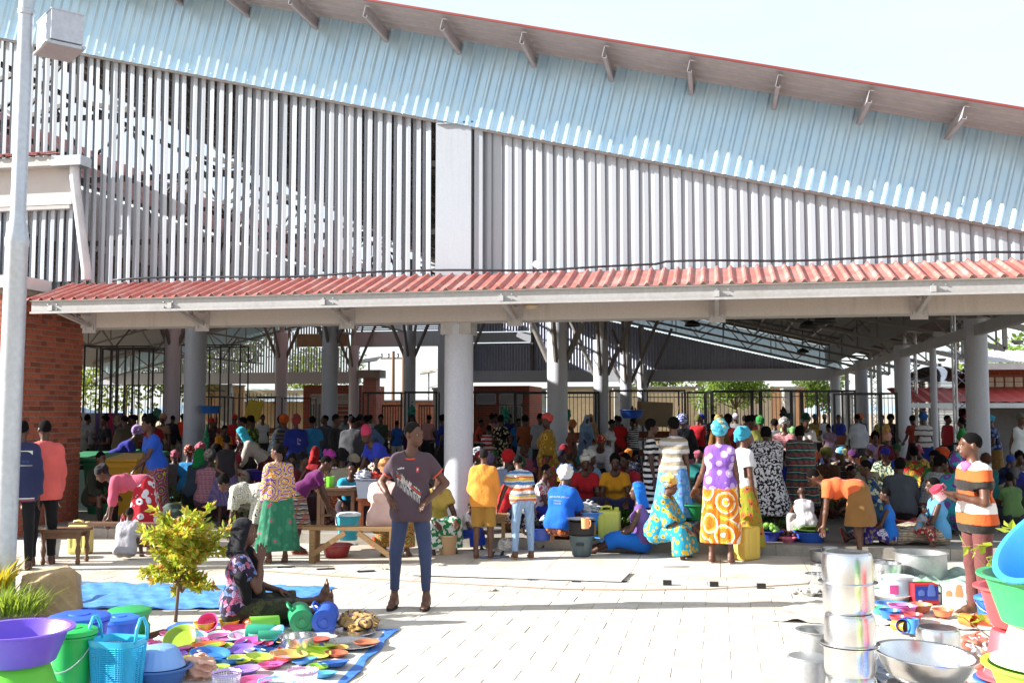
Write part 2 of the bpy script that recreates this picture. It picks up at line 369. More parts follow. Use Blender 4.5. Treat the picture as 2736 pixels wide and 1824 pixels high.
# mirrored side of the roof and the raised clerestory on the far left
def zl(X): return zb(-13)-.241*(-13-X)
for y in (18.9, 27.9, 32.4, 41.4, 50.2):
    m = MB(); a0 = np.array((-33., y, zl(-33))); a1 = np.array((-13.2, y, zl(-13.2))); up = np.array((0, 0, 1.02)); m.bar(a0, a1, .09); m.bar(a0+up, a1+up, .09)
    for i in range(18):
        p = a0+(a1-a0)*i/18; q = a0+(a1-a0)*(i+1)/18; m.bar(p if i % 2 else p+up, q+up if i % 2 else q, .05); m.bar(p, p+up, .04)
    m.build('truss', M_DARKST, hall)
for x in (-12.9, -18.3, -24):
    z = zb(x) if x > -13 else zl(x); m = MB(); m.bar((x, 14.5, z), (x, 52, z), .08); m.bar((x, 14.5, z-1.2), (x, 52, z-1.2), .08)
    for i in range(24):
        y0 = 14.5+i*1.56; m.bar((x, y0, z-(1.2 if i % 2 else 0)), (x, y0+1.56, z-(0 if i % 2 else 1.2)), .05)
    m.build('truss', M_DARKST, hall)
# roof sheet with trapezoid ribs down the slope, purlins, edge trim
ys = np.arange(13.02, 52.6, .25); m = MB(); pr = []
for y in ys: pr += [(y, 0), (y+.15, 0), (y+.175, .035), (y+.225, .035)]
xa, xb = -14.6, 7.6; za = lambda X: zb(X)+1.16
V = [(xa, y, za(xa)+h) for y, h in pr]+[(xb, y, za(xb)+h) for y, h in pr]; k = len(pr)
m.add(V, [(i, i+1, k+i+1, k+i) for i in range(k-1) if pr[i][0] < 14.1]); m.build('roof_sheet', M_ROOFU, hall); m = MB(); m.add(V, [(i, i+1, k+i+1, k+i) for i in range(k-1) if pr[i][0] >= 14.1]); m.build('roof_sheet', M_ROOFSHADE, hall)
m = MB(); V2 = [(x, y, z+.006) for x, y, z in V]; m.add(V2, [(i, k+i, k+i+1, i+1) for i in range(k-1)]); m.build('roof_sheet', M_RED, hall)
MB().bar((xa, 13.03, za(xa)+.02), (xb, 13.03, za(xb)+.02), .018, .03).build('verge_trim', plain('verge_red', '8a3a34', .6), hall)
x = -14.4
while x < 7.4:
    z = za(x)-.02; L = 16.0 if x < -2 else 16.0
    m = MB(); y0, y1 = 13.07, 52.2
    m.box((-.004, y0, -.16), (.004, y1, 0)).box((-.004, y0, -.16), (.055, y1, -.154)).box((.049, y0, -.154), (.055, y1, -.125)).box((-.004, y0, -.006), (.055, y1, 0))
    m.build('purlin', M_ROOFU, hall, (x, 0, z-.03), (0, SL, 0)); x += 1.085
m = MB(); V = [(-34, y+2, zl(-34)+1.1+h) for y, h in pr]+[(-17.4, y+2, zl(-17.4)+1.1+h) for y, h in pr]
m.add(V, [(i, i+1, k+i+1, k+i) for i in range(k-1)]); m.build('roof_sheet', M_ROOFSHADE, hall)
t_ = NT('clerestory_white'); t_.done(hexc('d9dfe0'), .5); _tl = t_.n('ShaderNodeBsdfTranslucent'); _tl.inputs[0].default_value = (.8, .86, .88, 1); _ms = t_.n('ShaderNodeMixShader'); _ms.inputs[0].default_value = .5; t_.l(t_.b.outputs[0], _ms.inputs[1]); t_.l(_tl.outputs[0], _ms.inputs[2]); t_.l(_ms.outputs[0], t_.o.inputs[0]); M_CLER = t_.m
# clerestory strip on the left: white sheet below, red sheet above, running back along the hall
m = MB()
for i, y in enumerate(np.arange(16, 50, .16)): m.add([(-15.6+.03*(i % 2), y, 5.9), (-15.6+.03*((i+1) % 2), y+.16, 5.9), (-15.6+.03*((i+1) % 2), y+.16, 7.5), (-15.6+.03*(i % 2), y, 7.5)], [(0, 1, 2, 3)])
m.build('clerestory_sheet', M_CLER, hall)
m = MB()
for i, y in enumerate(np.arange(16, 50, .2)): m.add([(-15.7+.035*(i % 2), y, 7.51), (-15.7+.035*((i+1) % 2), y+.2, 7.51), (-16.6+.035*((i+1) % 2), y+.2, 8.9), (-16.6+.035*(i % 2), y, 8.9)], [(0, 1, 2, 3)])
m.build('clerestory_roof', M_RED, hall)
for z in (5.86, 7.5): MB().bar((-15.5, 16, z), (-15.5, 50, z), .06, .08).build('clerestory_rail', M_DARKST, hall)
# ------------------------------------------------------------------ canopy
can = sheet(1.05, 1.0, .175, .036, .56, 's', M_RED)
can.v = [(x, z*1.0, -y*1.0+z*.335) for x, y, z in can.v]; V0 = list(can.v); n0 = len(V0); F0 = list(can.f)
can.v = V0+[(x, y, z-.004) for x, y, z in V0]; can.f = F0+[tuple(n0+i for i in q[::-1]) for q in F0]
hl = n0//2; can.f += [(i+1, i, n0+i, n0+i+1) for i in range(hl-1)]; can.mi = [0]*len(can.f)
can_me = can.mesh('canopy_sheet')
x = -9.75
while x < 6.5: link('canopy_sheet', can_me, hall, (x, 13.06-.003*rng.random(), 3.425+.002*rng.random()), (0, 0, rng.normal(0, .002))); x += 1.05
m = MB()
m.box((-9.62, 13.10, 3.23), (7, 13.106, 3.415)).box((-9.62, 13.06, 3.23), (7, 13.10, 3.236)).box((-9.62, 13.06, 3.236), (7, 13.066, 3.26)).box((-9.62, 13.06, 3.409), (7, 13.10, 3.415))
m.build('edge_channel', M_STEEL, hall)
# brackets under the canopy with bolts
def bracket(x):
    m = MB(); m.box((-.11, .0, -.28), (.11, .012, .02)); m.bar((0, .0, -.17), (0, -.92, .0), .055, .05); m.bar((0, -.0, .0), (0, -.92, .03), .05, .04)
    m.bar((0, -.32, -.11), (0, -.32, .0), .03); m.bar((0, -.02, -.16), (0, -.42, .0), .03); m.box((-.032, -.94, -.03), (.032, -.92, .045))
    o = m.build('bracket', M_STEEL, hall, (x, 14.006, 3.30))
    q = MB()
    for bx in (-.07, .07):
        for bz in (-.22, -.18): q.tube([(bx, 0, bz), (bx, -.02, bz)], .012, 6)
    q.build('bolt', M_GALV, o)
for x in (-9.3, -7.45, -5.2, -2.75, .0, 2.55, 5.2): bracket(x)
for x in (-9.35, -7.55, -5.2, -2.75, 0., 2.55):
    q = MB()
    for bx in (0, .14):
        for bz in (0, .07): q.tube([(bx, 0, bz), (bx, -.016, bz)], .013, 6)
    q.build('bolt', M_GALV, hall, (x, 13.098, 3.29))
# cable along the canopy and a bulkhead lamp under the beam
pts = []
for i in range(120):
    x = -8.9+i*.135; pts.append((x, 13.98-.02*math.sin(i*.5), 3.81+.02*math.sin(i*.23)+(.03 if i > 60 else 0)))
MB().tube(pts, .017, 6).build('cable', plain('cable_black', '2a2d33', .5), hall, smooth=True)
MB().lathe([(.0, 0), (.05, .0), (.05, .02), (0, .02)], 12).build('junction_box', plain('white_plastic', 'dfe2e4', .4), hall, (-2.43, 13.92, 3.86), (math.pi/2, 0, 0))
m = MB().lathe([(.0, -.07), (.06, -.06), (.1, -.03), (.11, 0), (0, .0)], 14, sx=1, sy=.7); m.build('bulkhead_lamp', plain('lamp_glass', 'b9a98c', .3), hall, (-2.5, 13.9, 3.30), smooth=True)
# ------------------------------------------------------------------ rear wall of the hall
YB = 50.9
def bx(px, py=1000, Y=YB): return Yp(px, py, Y)[0]
def bz(py, px=1400, Y=YB): return Yp(px, py, Y)[2]
zb1, zb2 = bz(1018, 1900), bz(986, 1900)
MB().box((bx(1172), YB-.2, zb1), (5.5, YB+.2, zb2)).build('beam', M_COLP, hall)
MB().box((-33, YB-.2, zb1), (bx(962), YB+.2, zb2)).build('beam', M_COLP, hall)
z1, z2 = bz(921), bz(880); MB().box((bx(940), YB-.2, z1), (bx(1180), YB+.2, z2)).build('beam', M_COLP, hall)
def fins(x0, x1, zlo, zhi, mat, name, openv):
    m = MB(); x = x0
    while x < x1:
        zt = zhi(x) if callable(zhi) else zhi
        if zt > zlo+.05:
            if openv: m.box((x, YB-.04, zlo), (x+.062, YB+.04, zt))
            else: m.add([(x, YB, zlo), (x+.085, YB-.05, zlo), (x+.148, YB, zlo), (x, YB, zt), (x+.085, YB-.05, zt), (x+.148, YB, zt)], [(0, 1, 4, 3), (1, 2, 5, 4)])
        x += .148
    o = m.build(name, mat, hall); o['kind'] = 'stuff'; return o
gab = lambda X: zb(X)-.1
fins(bx(1425), 5.3, zb2, gab, M_SLATB, 'slat_wall', False)
pz1, pz2 = bz(914, 1340), bz(888, 1340)
MB().box((bx(1258), YB-.15, pz1), (bx(1420), YB+.1, pz2)).build('beam', M_COLP, hall)
fins(bx(1258), bx(1418), zb2, pz1-.05, M_SLATB, 'slat_wall', False); fins(bx(1258), bx(1418), pz2+.05, gab, M_SLATB, 'slat_wall', False)
MB().box((bx(1418), YB-.12, zb2), (bx(1425), YB+.12, 8.2)).build('mullion', M_DARKST, hall)
MB().box((bx(1172), YB-.18, 0), (bx(1258), YB+.18, 8)).build('pier', M_COLP, hall)
for i in range(8): MB().obox((bx(1060), YB, z2+.1+i*.1), ((bx(1180)-bx(940))/2, 0, 0), (0, .04, .035), (0, -.004, .004)).build('louvre_blade', M_SLATB, hall)
fins(-33, bx(795), zb2, lambda X: min(zl(X)-.1, 9), M_SLAT, 'slat_screen', True)
fins(bx(795), bx(940), zb2, bz(928, 870), M_SLAT, 'slat_screen', True)
MB().box((bx(795), YB-.2, bz(926, 870)), (bx(930), YB+.1, bz(892, 870))).build('infill_panel', plain('tan_panel', 'a08a70', .7), hall)
fins(bx(795), bx(940), bz(892, 870), 7.5, M_SLAT, 'slat_screen', True)
m = MB(); m2 = MB()
for i in range(150):
    x0 = -33+i*.13
    if x0 < -14: m.add([(x0, YB+.05-.02*(i % 2), zl(x0)-.05), (x0+.13, YB+.05-.02*((i+1) % 2), zl(x0+.13)-.05), (x0+.13, YB+.05-.02*((i+1) % 2), zl(x0+.13)+1.0), (x0, YB+.05-.02*(i % 2), zl(x0)+1.0)], [(0, 1, 2, 3)])
m.build('gable_sheet', M_TRANS, hall); m = MB()
for i in range(125):
    x0 = -10.5+i*.13; m.add([(x0, YB+.05-.02*(i % 2), zb(x0)-.02), (x0+.13, YB+.05-.02*((i+1) % 2), zb(x0+.13)-.02), (x0+.13, YB+.05-.02*((i+1) % 2), zb(x0+.13)+1.0), (x0, YB+.05-.02*(i % 2), zb(x0)+1.0)], [(0, 1, 2, 3)])
m.build('gable_sheet', M_TRANS, hall)
# hanging lamps
for px, py, d in ((1850, 866, 30), (2162, 870, 24), (2205, 855, 20.5), (2145, 938, 40)):
    p = Wp(px, py, d); MB().lathe([(0, .12), (.05, .12), (.1, .1), (.2, .04), (.24, -.06), (.23, -.06), (.18, .0), (0, .05)], 18).tube([(0, 0, .1), (0, 0, .8)], .015, 5).build('pendant_lamp', M_BLACK, hall, tuple(p), smooth=True)
# outriggers beyond the right-hand columns
for y in (23.4, 27.9, 32.4, 36.9, 41.4, 45.9, 50.2):
    m = MB(); z = zb(5.38); m.bar((5.4, y, z), (7.1, y, z-.42), .1, .12); m.bar((7.1, y, z-.42), (7.1, y, z+.55), .1, .1); m.bar((5.4, y, z+.4), (7.1, y, z+.3), .06); m.bar((6.2, y, z+.35), (7.1, y, z-.4), .05)
    m.build('outrigger', M_STEEL, hall)
    o = MB().box((-.12, -.08, -.06), (.12, .08, .0)).lathe([(.09, -.1), (.11, -.06)], 10).build('eave_lamp', plain('lamp_grey', '8d8d8a', .4), hall, (7.4, y, z-.2))
# inner edge plate along the right eave
MB().box((5.1, 15, zb(5.1)+.15), (5.13, 52, zb(5.1)+.95)).build('eave_plate', M_DARKST, hall)
# ================================================================== brick wing on the left
wing = empty('brick_wing', 'red brick side wing with slatted upper wall, gutter and pale downpipe', 'building')
XW, YF = -10.0, 13.3
MB().box((-15, YF+.012, -.02), (XW-.012, 14.92, 3.64)).build('wall_core', M_MORTAR, wing)
bl, bh, bg_ = .212, .063, .019; restb = MB(); blist = []
def brick_me(hx, hy):
    m = MB().obox((0, 0, 0), (hx, 0, 0), (0, hy, 0), (0, 0, bh/2)); m.mats = [M_BRICK]; return m.mesh('brick')
bm = {('s', bl): brick_me(.03, bl/2), ('s', .1): brick_me(.03, .05), ('f', bl): brick_me(bl/2, .03), ('f', .1): brick_me(.05, .03)}
for r in range(int(3.58/(bh+bg_))):
    z = .045+r*(bh+bg_)+bh/2
    for side, ln in (('s', 1.61), ('f', 3.2)):
        t = .0; i = 0; seq = (bl, .1) if r % 2 == 0 else (.1, bl)
        while t < ln:
            L = min(seq[i % 2], ln-t) if side == 's' else seq[i % 2]; i += 1
            if L > .03:
                if side == 's': blist.append((side, L, XW-.03, 14.92-t-L/2, z, 0 if z > .9 else 2))
                else: blist.append((side, L, XW-t-L/2, YF+.03, z, 1 if t < 1.4 and z > 1.6 else 3))
            t += L+bg_
blist.sort(key=lambda q: (q[5], -q[4])); cnt = 0
for side, L, x, y, z, pr_ in blist:
    pos = (x+(rng.normal(0, .0025) if side == 's' else 0), y+(rng.normal(0, .0025) if side == 'f' else 0), z)
    if cnt < 300 and (side, L) in bm: link('brick', bm[(side, L)], wing, pos, (rng.normal(0, .006), rng.normal(0, .004), rng.normal(0, .006))); cnt += 1
    elif side == 's': restb.obox(pos, (.03, 0, 0), (0, L/2, 0), (0, 0, bh/2))
    else: restb.obox(pos, (L/2, 0, 0), (0, .03, 0), (0, 0, bh/2))
o = restb.build('brickwork', M_BRICK, wing); o['kind'] = 'stuff'
MB().box((-15, YF-.1, 3.642), (XW+.05, 14.0, 3.82)).build('roof_slab', plain('pale_render', 'c4bfc0', .7, var=.1), wing)
x = -9.72
while x > -14: slat_mesh(1.18, .088, .055).build('slat', M_SLAT, wing, (x, 14.06, 3.822), (0, 0, rng.normal(0, .02))); x -= .155
MB().box((-15, 14.0, 5.0), (-9.65, 14.1, 5.56)).build('fascia_panel', plain('fascia_paint', 'bcb6b4', .6, var=.08), wing)
MB().box((-15, 13.98, 4.93), (-9.67, 14.08, 4.985)).build('fascia_rail', M_STEEL, wing)
m = MB().box((-15, 13.8, 5.56), (-9.87, 14.05, 5.575)).box((-15, 13.79, 5.56), (-9.87, 13.8, 5.70)); m.build('gutter', M_STEEL, wing)
MB().box((-9.87, 13.78, 5.55), (-9.37, 14.06, 5.70)).build('gutter_box', M_GALV, wing)
MB().tube([(-9.56, 13.92, 5.55), (-9.555, 13.92, 5.4), (-9.33, 13.95, 3.95), (-9.325, 13.95, 3.82)], .072, 14).build('downpipe', plain('pvc_grey', 'c6cace', .35), wing, auto=50)
m = MB(); prr = []
for i in range(26): prr += [(i*.2, 0), (i*.2+.11, 0), (i*.2+.135, .03), (i*.2+.175, .03)]
V = [(-9.9-x, 13.75, 5.72+h) for x, h in prr]+[(-9.9-x, 14.1, 5.84+h) for x, h in prr]; k = len(prr)
m.add(V, [(i, k+i, k+i+1, i+1) for i in range(k-1)]); m.build('roof_sheet', M_RED, wing)
m = MB(); m.add([(x, y, z-.02) for x, y, z in V], [(i, i+1, k+i+1, k+i) for i in range(k-1)]); m.build('roof_sheet', M_ROOFU, wing)
# unseen block added left of the hall to keep low sun off the interior
nb = empty('unseen_sun_block', 'unseen brick block added to shade the left side of the hall', 'building')
MB().box((-27, 14.2, 0), (-23.4, 34, 4.6)).build('wall', brickwall_mat('side_brick', '8d4c38', '9e5840', '7d7068', .7), nb); MB().box((-27.3, 14.1, 4.6), (-23.2, 34.2, 4.8)).build('coping', M_KERB, nb)
# ================================================================== trees
def leafmat(name, cols, trans=.35, rough=.5):
    if name in MATS: return MATS[name]
    t = NT(name); g = t.n('ShaderNodeNewGeometry'); r = g.outputs['Random Per Island']; st = [(i/max(1, len(cols)-1), hexc(c)) for i, c in enumerate(cols)]
    col = t.ramp(r, st); t.done(col, rough, 0, .4); tl = t.n('ShaderNodeBsdfTranslucent'); t.l(t.mix(.5, col, hexc('b9c640')), tl.inputs[0])
    mx = t.n('ShaderNodeMixShader'); mx.inputs[0].default_value = trans; t.l(t.b.outputs[0], mx.inputs[1]); t.l(tl.outputs[0], mx.inputs[2]); t.l(mx.outputs[0], t.o.inputs[0])
    MATS[name] = t.m; return t.m
M_BARK = wood('bark', '5d4a38', '77604a', (8, 8, 2), .9)
M_LEAFD = leafmat('leaf_dark_green', ['22381a', '2f4a1f', '3f5c28', '4d6a30']); M_LEAFL = leafmat('leaf_light_green', ['3f5c26', '56762f', '6f8f3d', '87a04a'])
def leaf_quad(m, p, d, n, L, w):
    d = d/np.linalg.norm(d); s_ = np.cross(d, n); s_ /= max(np.linalg.norm(s_), 1e-6); nn = np.cross(s_, d)
    m.add([p, p+d*L*.5+s_*w/2-nn*w*.12, p+d*L, p+d*L*.5-s_*w/2-nn*w*.12], [(0, 1, 2), (0, 2, 3)])
def tree(px, d, h, crown_r, label, mat, base=0., n=900, leaf=.3, cz=.65, lobes=9, rx=1., trunk=.14, name='tree', group=None):
    x, y = XY(px, d); R_ = np.random.default_rng(int(px*7+d)); root = empty(name, label, 'tree', (x, y, base), group=group)
    m = MB(); m.tube([(0, 0, 0), (.1, .05, h*.3), (.0, .1, h*.6), (.05, 0, h*.8)], [trunk, trunk*.8, trunk*.55, trunk*.2], 8)
    cs = []
    for i in range(lobes):
        a = R_.uniform(0, 6.28); rr = crown_r*R_.uniform(.25, .8); z = h*cz+R_.uniform(-.3, .34)*h*(1-cz)*2; c = np.array((rr*math.cos(a)*rx, rr*math.sin(a), z)); cs.append((c, crown_r*R_.uniform(.3, .5)))
        m.tube([(0, .05, h*.45), tuple(c*.6+np.array((0, 0, h*.2))), tuple(c)], [trunk*.4, trunk*.22, .015], 5)
    m.build('trunk', M_BARK, root, smooth=True); m = MB()
    for i in range(n):
        c, r = cs[R_.integers(len(cs))]; v = R_.normal(size=3); v /= np.linalg.norm(v); p = c+v*r*R_.uniform(.55, 1.1)*np.array((1.2, 1.2, .8))
        leaf_quad(m, p, v+R_.normal(0, .6, 3), R_.normal(size=3), leaf*R_.uniform(.6, 1.3), leaf*.55)
    m.build('crown', mat, root); return root
tree(330, 62, 8.5, 5.0, 'large dense green tree behind the open rear slats at far left', M_LEAFD, n=7000, leaf=.3, rx=1.6, lobes=16, cz=.6)
tree(610, 66, 12.5, 4.6, 'tall dark tree behind the open rear slats between grey columns', M_LEAFD, n=7000, leaf=.3, lobes=16, cz=.62)
tree(860, 75, 6.5, 3.4, 'low round tree behind the open slats above the brick kiosk', M_LEAFD, n=3000, leaf=.28, lobes=10)
tree(1965, 58, 4.4, 1.7, 'spreading feathery tree in the rear yard beyond the black fence', M_LEAFL, n=4500, leaf=.2, rx=1.3, lobes=13, cz=.72, trunk=.1)
tree(1750, 85, 5.6, 2.2, 'distant round tree above the cream boundary wall', M_LEAFD, n=2400, leaf=.3)
tree(2185, 75, 5.0, 1.9, 'bushy dark tree left of the farthest corner column', M_LEAFD, n=3500, leaf=.28)
tree(1880, 110, 7.4, 4.0, 'small far tree just over the rear wall top', M_LEAFD, n=600, leaf=.6)
tree(2720, 60, 7.0, 3.0, 'tree behind the brick block with vent bricks at right', M_LEAFL, n=900, leaf=.4)
# papaya tree: bare stems, umbrella of lobed leaves at the top
x, y = XY(2522, 45); pap = empty('papaya_tree', 'slim papaya tree with two bare stems above the steel tank', 'tree', (x, y, 0)); m = MB(); lf = MB()
for dx, hh in ((-.25, 5.0), (.45, 5.5)):
    m.tube([(dx, 0, 0), (dx*1.1, 0, hh*.5), (dx*1.5, 0, hh)], [.14, .11, .07], 8)
    for i in range(26):
        a = rng.uniform(0, 6.28); el = rng.uniform(-.4, .6); L = rng.uniform(.5, 1.1); e = np.array((dx*1.5+L*math.cos(a)*math.cos(el), L*math.sin(a)*math.cos(el), hh+.05+L*math.sin(el)))
        m.tube([(dx*1.5, 0, hh-.1), tuple(e)], [.018, .01], 4)
        for j in range(7):
            b_ = a+(j-3)*.45; leaf_quad(lf, e, np.array((math.cos(b_), math.sin(b_), -.25)), np.array((0, .1, 1.)), .34, .13)
m.build('trunk', M_BARK, pap, smooth=True); lf.build('crown', M_LEAFL, pap)
# ================================================================== beyond the hall
M_CREAM = weathered('cream_render', 'c9b38f', '8d7a5f', .9, .7, .5); M_STONEP = weathered('block_pillar', '8f8c86', '67625a', .9, .6, 1.5)
def bwall(name, label, px0, px1, ytop, d, mat, z0=0., th=.25, cat='wall', d1=None):
    d1 = d1 or d; a = np.array((*XY(px0, d), 0)); b_ = np.array((*XY(px1, d1), 0)); zt = Wp((px0+px1)/2, ytop, (d+d1)/2)[2]
    dv = (b_-a); L = np.linalg.norm(dv[:2]); root = empty(name, label, cat, ((a+b_)/2).tolist(), math.atan2(dv[1], dv[0]))
    MB().box((-L/2, 0, z0), (L/2, th, zt)).build('wall', mat, root); MB().box((-L/2-.05, -.05, zt), (L/2+.05, th+.05, zt+.09)).build('coping', M_STONEP, root); return root
bwall('boundary_wall', 'cream rendered boundary wall with weathered top behind rear fence', 1490, 1870, 1036, 61, M_CREAM)
bwall('boundary_wall', 'lower cream wall stretch with grey stain right of the block pillar', 1885, 2060, 1040, 64, weathered('grey_render', 'aa9a83', '7b6f5f', .9, .6, .7))
bwall('house_wall', 'tan rendered house end wall rising beyond the rear fence', 2060, 2150, 1036, 66, weathered('tan_render', 'bb8f68', '8c6a4c', .9, .5, .8)); bwall('brick_wall', 'long red brick wall beyond the entrance gap', 985, 1262, 1072, 66, brickwall_mat('far_brick', 'a4583c', 'b9694a', 'a08a78', .8))
bwall('boundary_wall', 'pinkish rough boundary wall with spiked top at rear left', 530, 650, 1032, 62, weathered('pink_render', 'b3906f', '8b6a52', .9, .6, .8))
bwall('low_wall', 'terracotta low wall far beyond the right columns', 2330, 2480, 1150, 70, brickwall_mat('far_brick2', 'b06846', 'c07a54', 'a08a78', .8))
for px, yt, d, lb in ((605, 1030, 60, 'grey block gate pillar beside white shed'), (1880, 1036, 60, 'pale block pillar between two cream wall stretches'), (2107, 1036, 60, 'dark block pillar in front of the tan house wall'), (1655, 1036, 60, 'dark block pillar half hidden by a hall column'), (1445, 1036, 60, 'block pillar with flat cap right of the brick kiosk'), (2262, 1040, 58, 'slim grey pillar beside the farthest corner column')):
    x, y = XY(px, d); zt = Wp(px, yt, d)[2]; r = empty('block_pillar', lb, 'pillar', (x, y, 0), TH, group='block pillars of the rear boundary')
    for i in range(int(zt/.22)): MB().box((-.3+rng.normal(0, .006), -.3, i*.22+.006), (.3+rng.normal(0, .006), .3, (i+1)*.22)).build('block', M_STONEP, r)
    MB().box((-.38, -.38, int(zt/.22)*.22), (.38, .38, int(zt/.22)*.22+.1)).build('cap', M_STONEP, r)
for px, d, lb in ((1000, 56, 'round concrete gate post left of the entrance gap'), (1170, 56, 'round concrete gate post beside the thick front column')):
    x, y = XY(px, d); MBr = MB().lathe([(.27, 0), (.27, 3.2), (.34, 3.22), (.34, 3.32), (0, 3.36)], 18); tag(MBr.build('gate_post', weathered('gate_conc', 'b6b1a6', '8c857a', .9), None, (x, y, -.2), auto=40), lb, 'gate post')
def gate(px0, px1, d, lb):
    a = np.array((*XY(px0, d), 0)); b_ = np.array((*XY(px1, d), 0)); dv = b_-a; L = np.linalg.norm(dv); r = empty('gate', lb, 'gate', a.tolist(), math.atan2(dv[1], dv[0]))
    MB().box((0, 0, .1), (L, .05, .2)).build('rail', plain('rust_brown', '6b4a35', .7), r); MB().box((0, 0, 2.1), (L, .05, 2.2)).build('rail', plain('rust_brown', '6b4a35', .7), r)
    for i in range(int(L/.14)): MB().box((i*.14, .0, .2), (i*.14+.07, .03, 2.1)).build('bar', plain('rust_brown', '6b4a35', .7), r)
gate(1020, 1080, 55, 'brown barred gate right of the first round gate post'); gate(1118, 1160, 55, 'narrow brown barred gate beside the second gate post')
# palisade fence with spikes: panels between pillars
def palisade(px0, px1, d, zt, lb, step=.22):
    a = np.array((*XY(px0, d), 0)); b_ = np.array((*XY(px1, d), 0)); dv = b_-a; L = np.linalg.norm(dv); r = empty('palisade_fence', lb, 'fence', a.tolist(), math.atan2(dv[1], dv[0]), group='black spiked fence panels along the rear boundary')
    for z in (.3, zt-.35): MB().box((0, -.02, z), (L, .02, z+.05)).build('rail', M_BLACK, r)
    m = MB().box((-.016, -.012, .1), (.016, .012, zt-.1)); m.add([(-.016, -.012, zt-.1), (.016, -.012, zt-.1), (.016, .012, zt-.1), (-.016, .012, zt-.1), (0, 0, zt)], [(0, 1, 4), (1, 2, 4), (2, 3, 4), (3, 0, 4)]); m.mats = [M_BLACK]; me = m.mesh('spike')
    for i in range(int(L/step)): link('spike', me, r, (i*step+.05, 0, 0))
palisade(1400, 1445, 57, 2.95, 'black spiked fence left of column beside brick kiosk'); palisade(1455, 1650, 57, 2.95, 'black spiked fence before the ladder and cream wall'); palisade(1660, 1875, 57, 2.95, 'black spiked fence under the cream boundary wall')
palisade(1890, 2100, 57, 2.95, 'black spiked fence in front of the feathery tree'); palisade(2112, 2240, 57, 3.0, 'black spiked fence left of the farthest corner column'); palisade(2275, 2480, 57, 2.9, 'black spiked fence seen between the right columns')
palisade(210, 420, 57, 3.6, 'black spiked fence behind the clothes stalls at far left', .3); palisade(425, 600, 57, 3.3, 'black spiked fence before the pinkish wall', .3); palisade(615, 800, 57, 2.9, 'black spiked fence before the white roofed shed', .2)
# white-roofed shed and kiosks
a = XY(700, 66); r = empty('shed', 'cream shed with low white corrugated roof beyond rear fence', 'shed', (*a, 0), TH); MB().box((-3.2, 0, 0), (3.2, 3, 3.2)).build('wall', M_CREAM, r)
m = MB()
for i in range(40): m.add([(-3.8+i*.19, -1.3, 2.45+.03*(i % 2)), (-3.8+(i+1)*.19, -1.3, 2.45+.03*((i+1) % 2)), (-3.8+(i+1)*.19, 1.5, 3.3+.03*((i+1) % 2)), (-3.8+i*.19, 1.5, 3.3+.03*(i % 2))], [(0, 1, 2, 3)])
m.build('roof', plain('white_tin', 'd5d8da', .4), r)
for i in range(4): MB().bar((-3+i*2, -1.2, 2.35), (-3+i*2, 0, 2.9), .1).build('rafter', M_WOOD, r)
def kiosk(px0, px1, ytop, lb, wins):
    x0, x1 = bx(px0), bx(px1); zt = bz(ytop, (px0+px1)/2); r = empty('kiosk', lb, 'kiosk', ((x0+x1)/2, YB, 0)); w = (x1-x0)/2
    MB().box((-w, .25, 0), (w, 4, zt)).build('wall', brickwall_mat('kiosk_brick', '8d4431', '9e5039', '7d7068', .7), r)
    for wx0, wx1, z0, z1, kind in wins:
        f = MB().box((wx0, .18, z0), (wx0+.07, .25, z1)).box((wx1-.07, .18, z0), (wx1, .25, z1)).box((wx0, .18, z1-.07), (wx1, .25, z1)).box((wx0, .18, z0), (wx1, .25, z0+.07)).build('window_frame' if kind else 'panel_frame', M_STEEL, r)
        if kind:
            MB().box((wx0+.07, .22, z0+.07), (wx1-.07, .24, z1-.07)).build('pane', plain('dark_glass', '22262b', .15), f)
            for i in range(1, 8): MB().box((wx0+i*(wx1-wx0)/8-.012, .15, z0), (wx0+i*(wx1-wx0)/8+.012, .17, z1)).build('bar', M_STEEL, f)
        else:
            for i in range(9): MB().obox(((wx0+wx1)/2, .21, z0+.08+i*(z1-z0-.14)/8.5), ((wx1-wx0)/2-.07, 0, 0), (0, .02, .03), (0, -.003, .002)).build('louvre', M_STEEL, f)
kiosk(806, 962, 1028, 'red brick kiosk with grey barred window under the rear beam at left', [(-1.2, .05, 1.0, 2.3, 1), (-1.2, .05, 2.32, 2.75, 0), (.1, 1.2, .2, 2.3, 0), (.1, 1.2, 2.32, 2.75, 0)])
kiosk(1262, 1412, 1030, 'red brick kiosk with louvred panels under the closed rear slats', [(-1.3, -.25, 2.2, 2.75, 0), (-.1, 1.1, 2.2, 2.75, 0), (-.1, 1.1, .9, 2.15, 1)])
x, y = XY(992, 53); r = empty('brick_pier', 'short brick pier with dark flat cap at the entrance gap', 'pier', (x, y, 0)); MB().box((-.35, -.3, 0), (.35, .3, 3.55)).build('wall', brickwall_mat('pier_brick', 'a5675a', 'b3786a', '9a8a82', .8), r); MB().box((-.6, -.5, 3.55), (.6, .5, 3.95)).build('cap', M_STONEP, r)
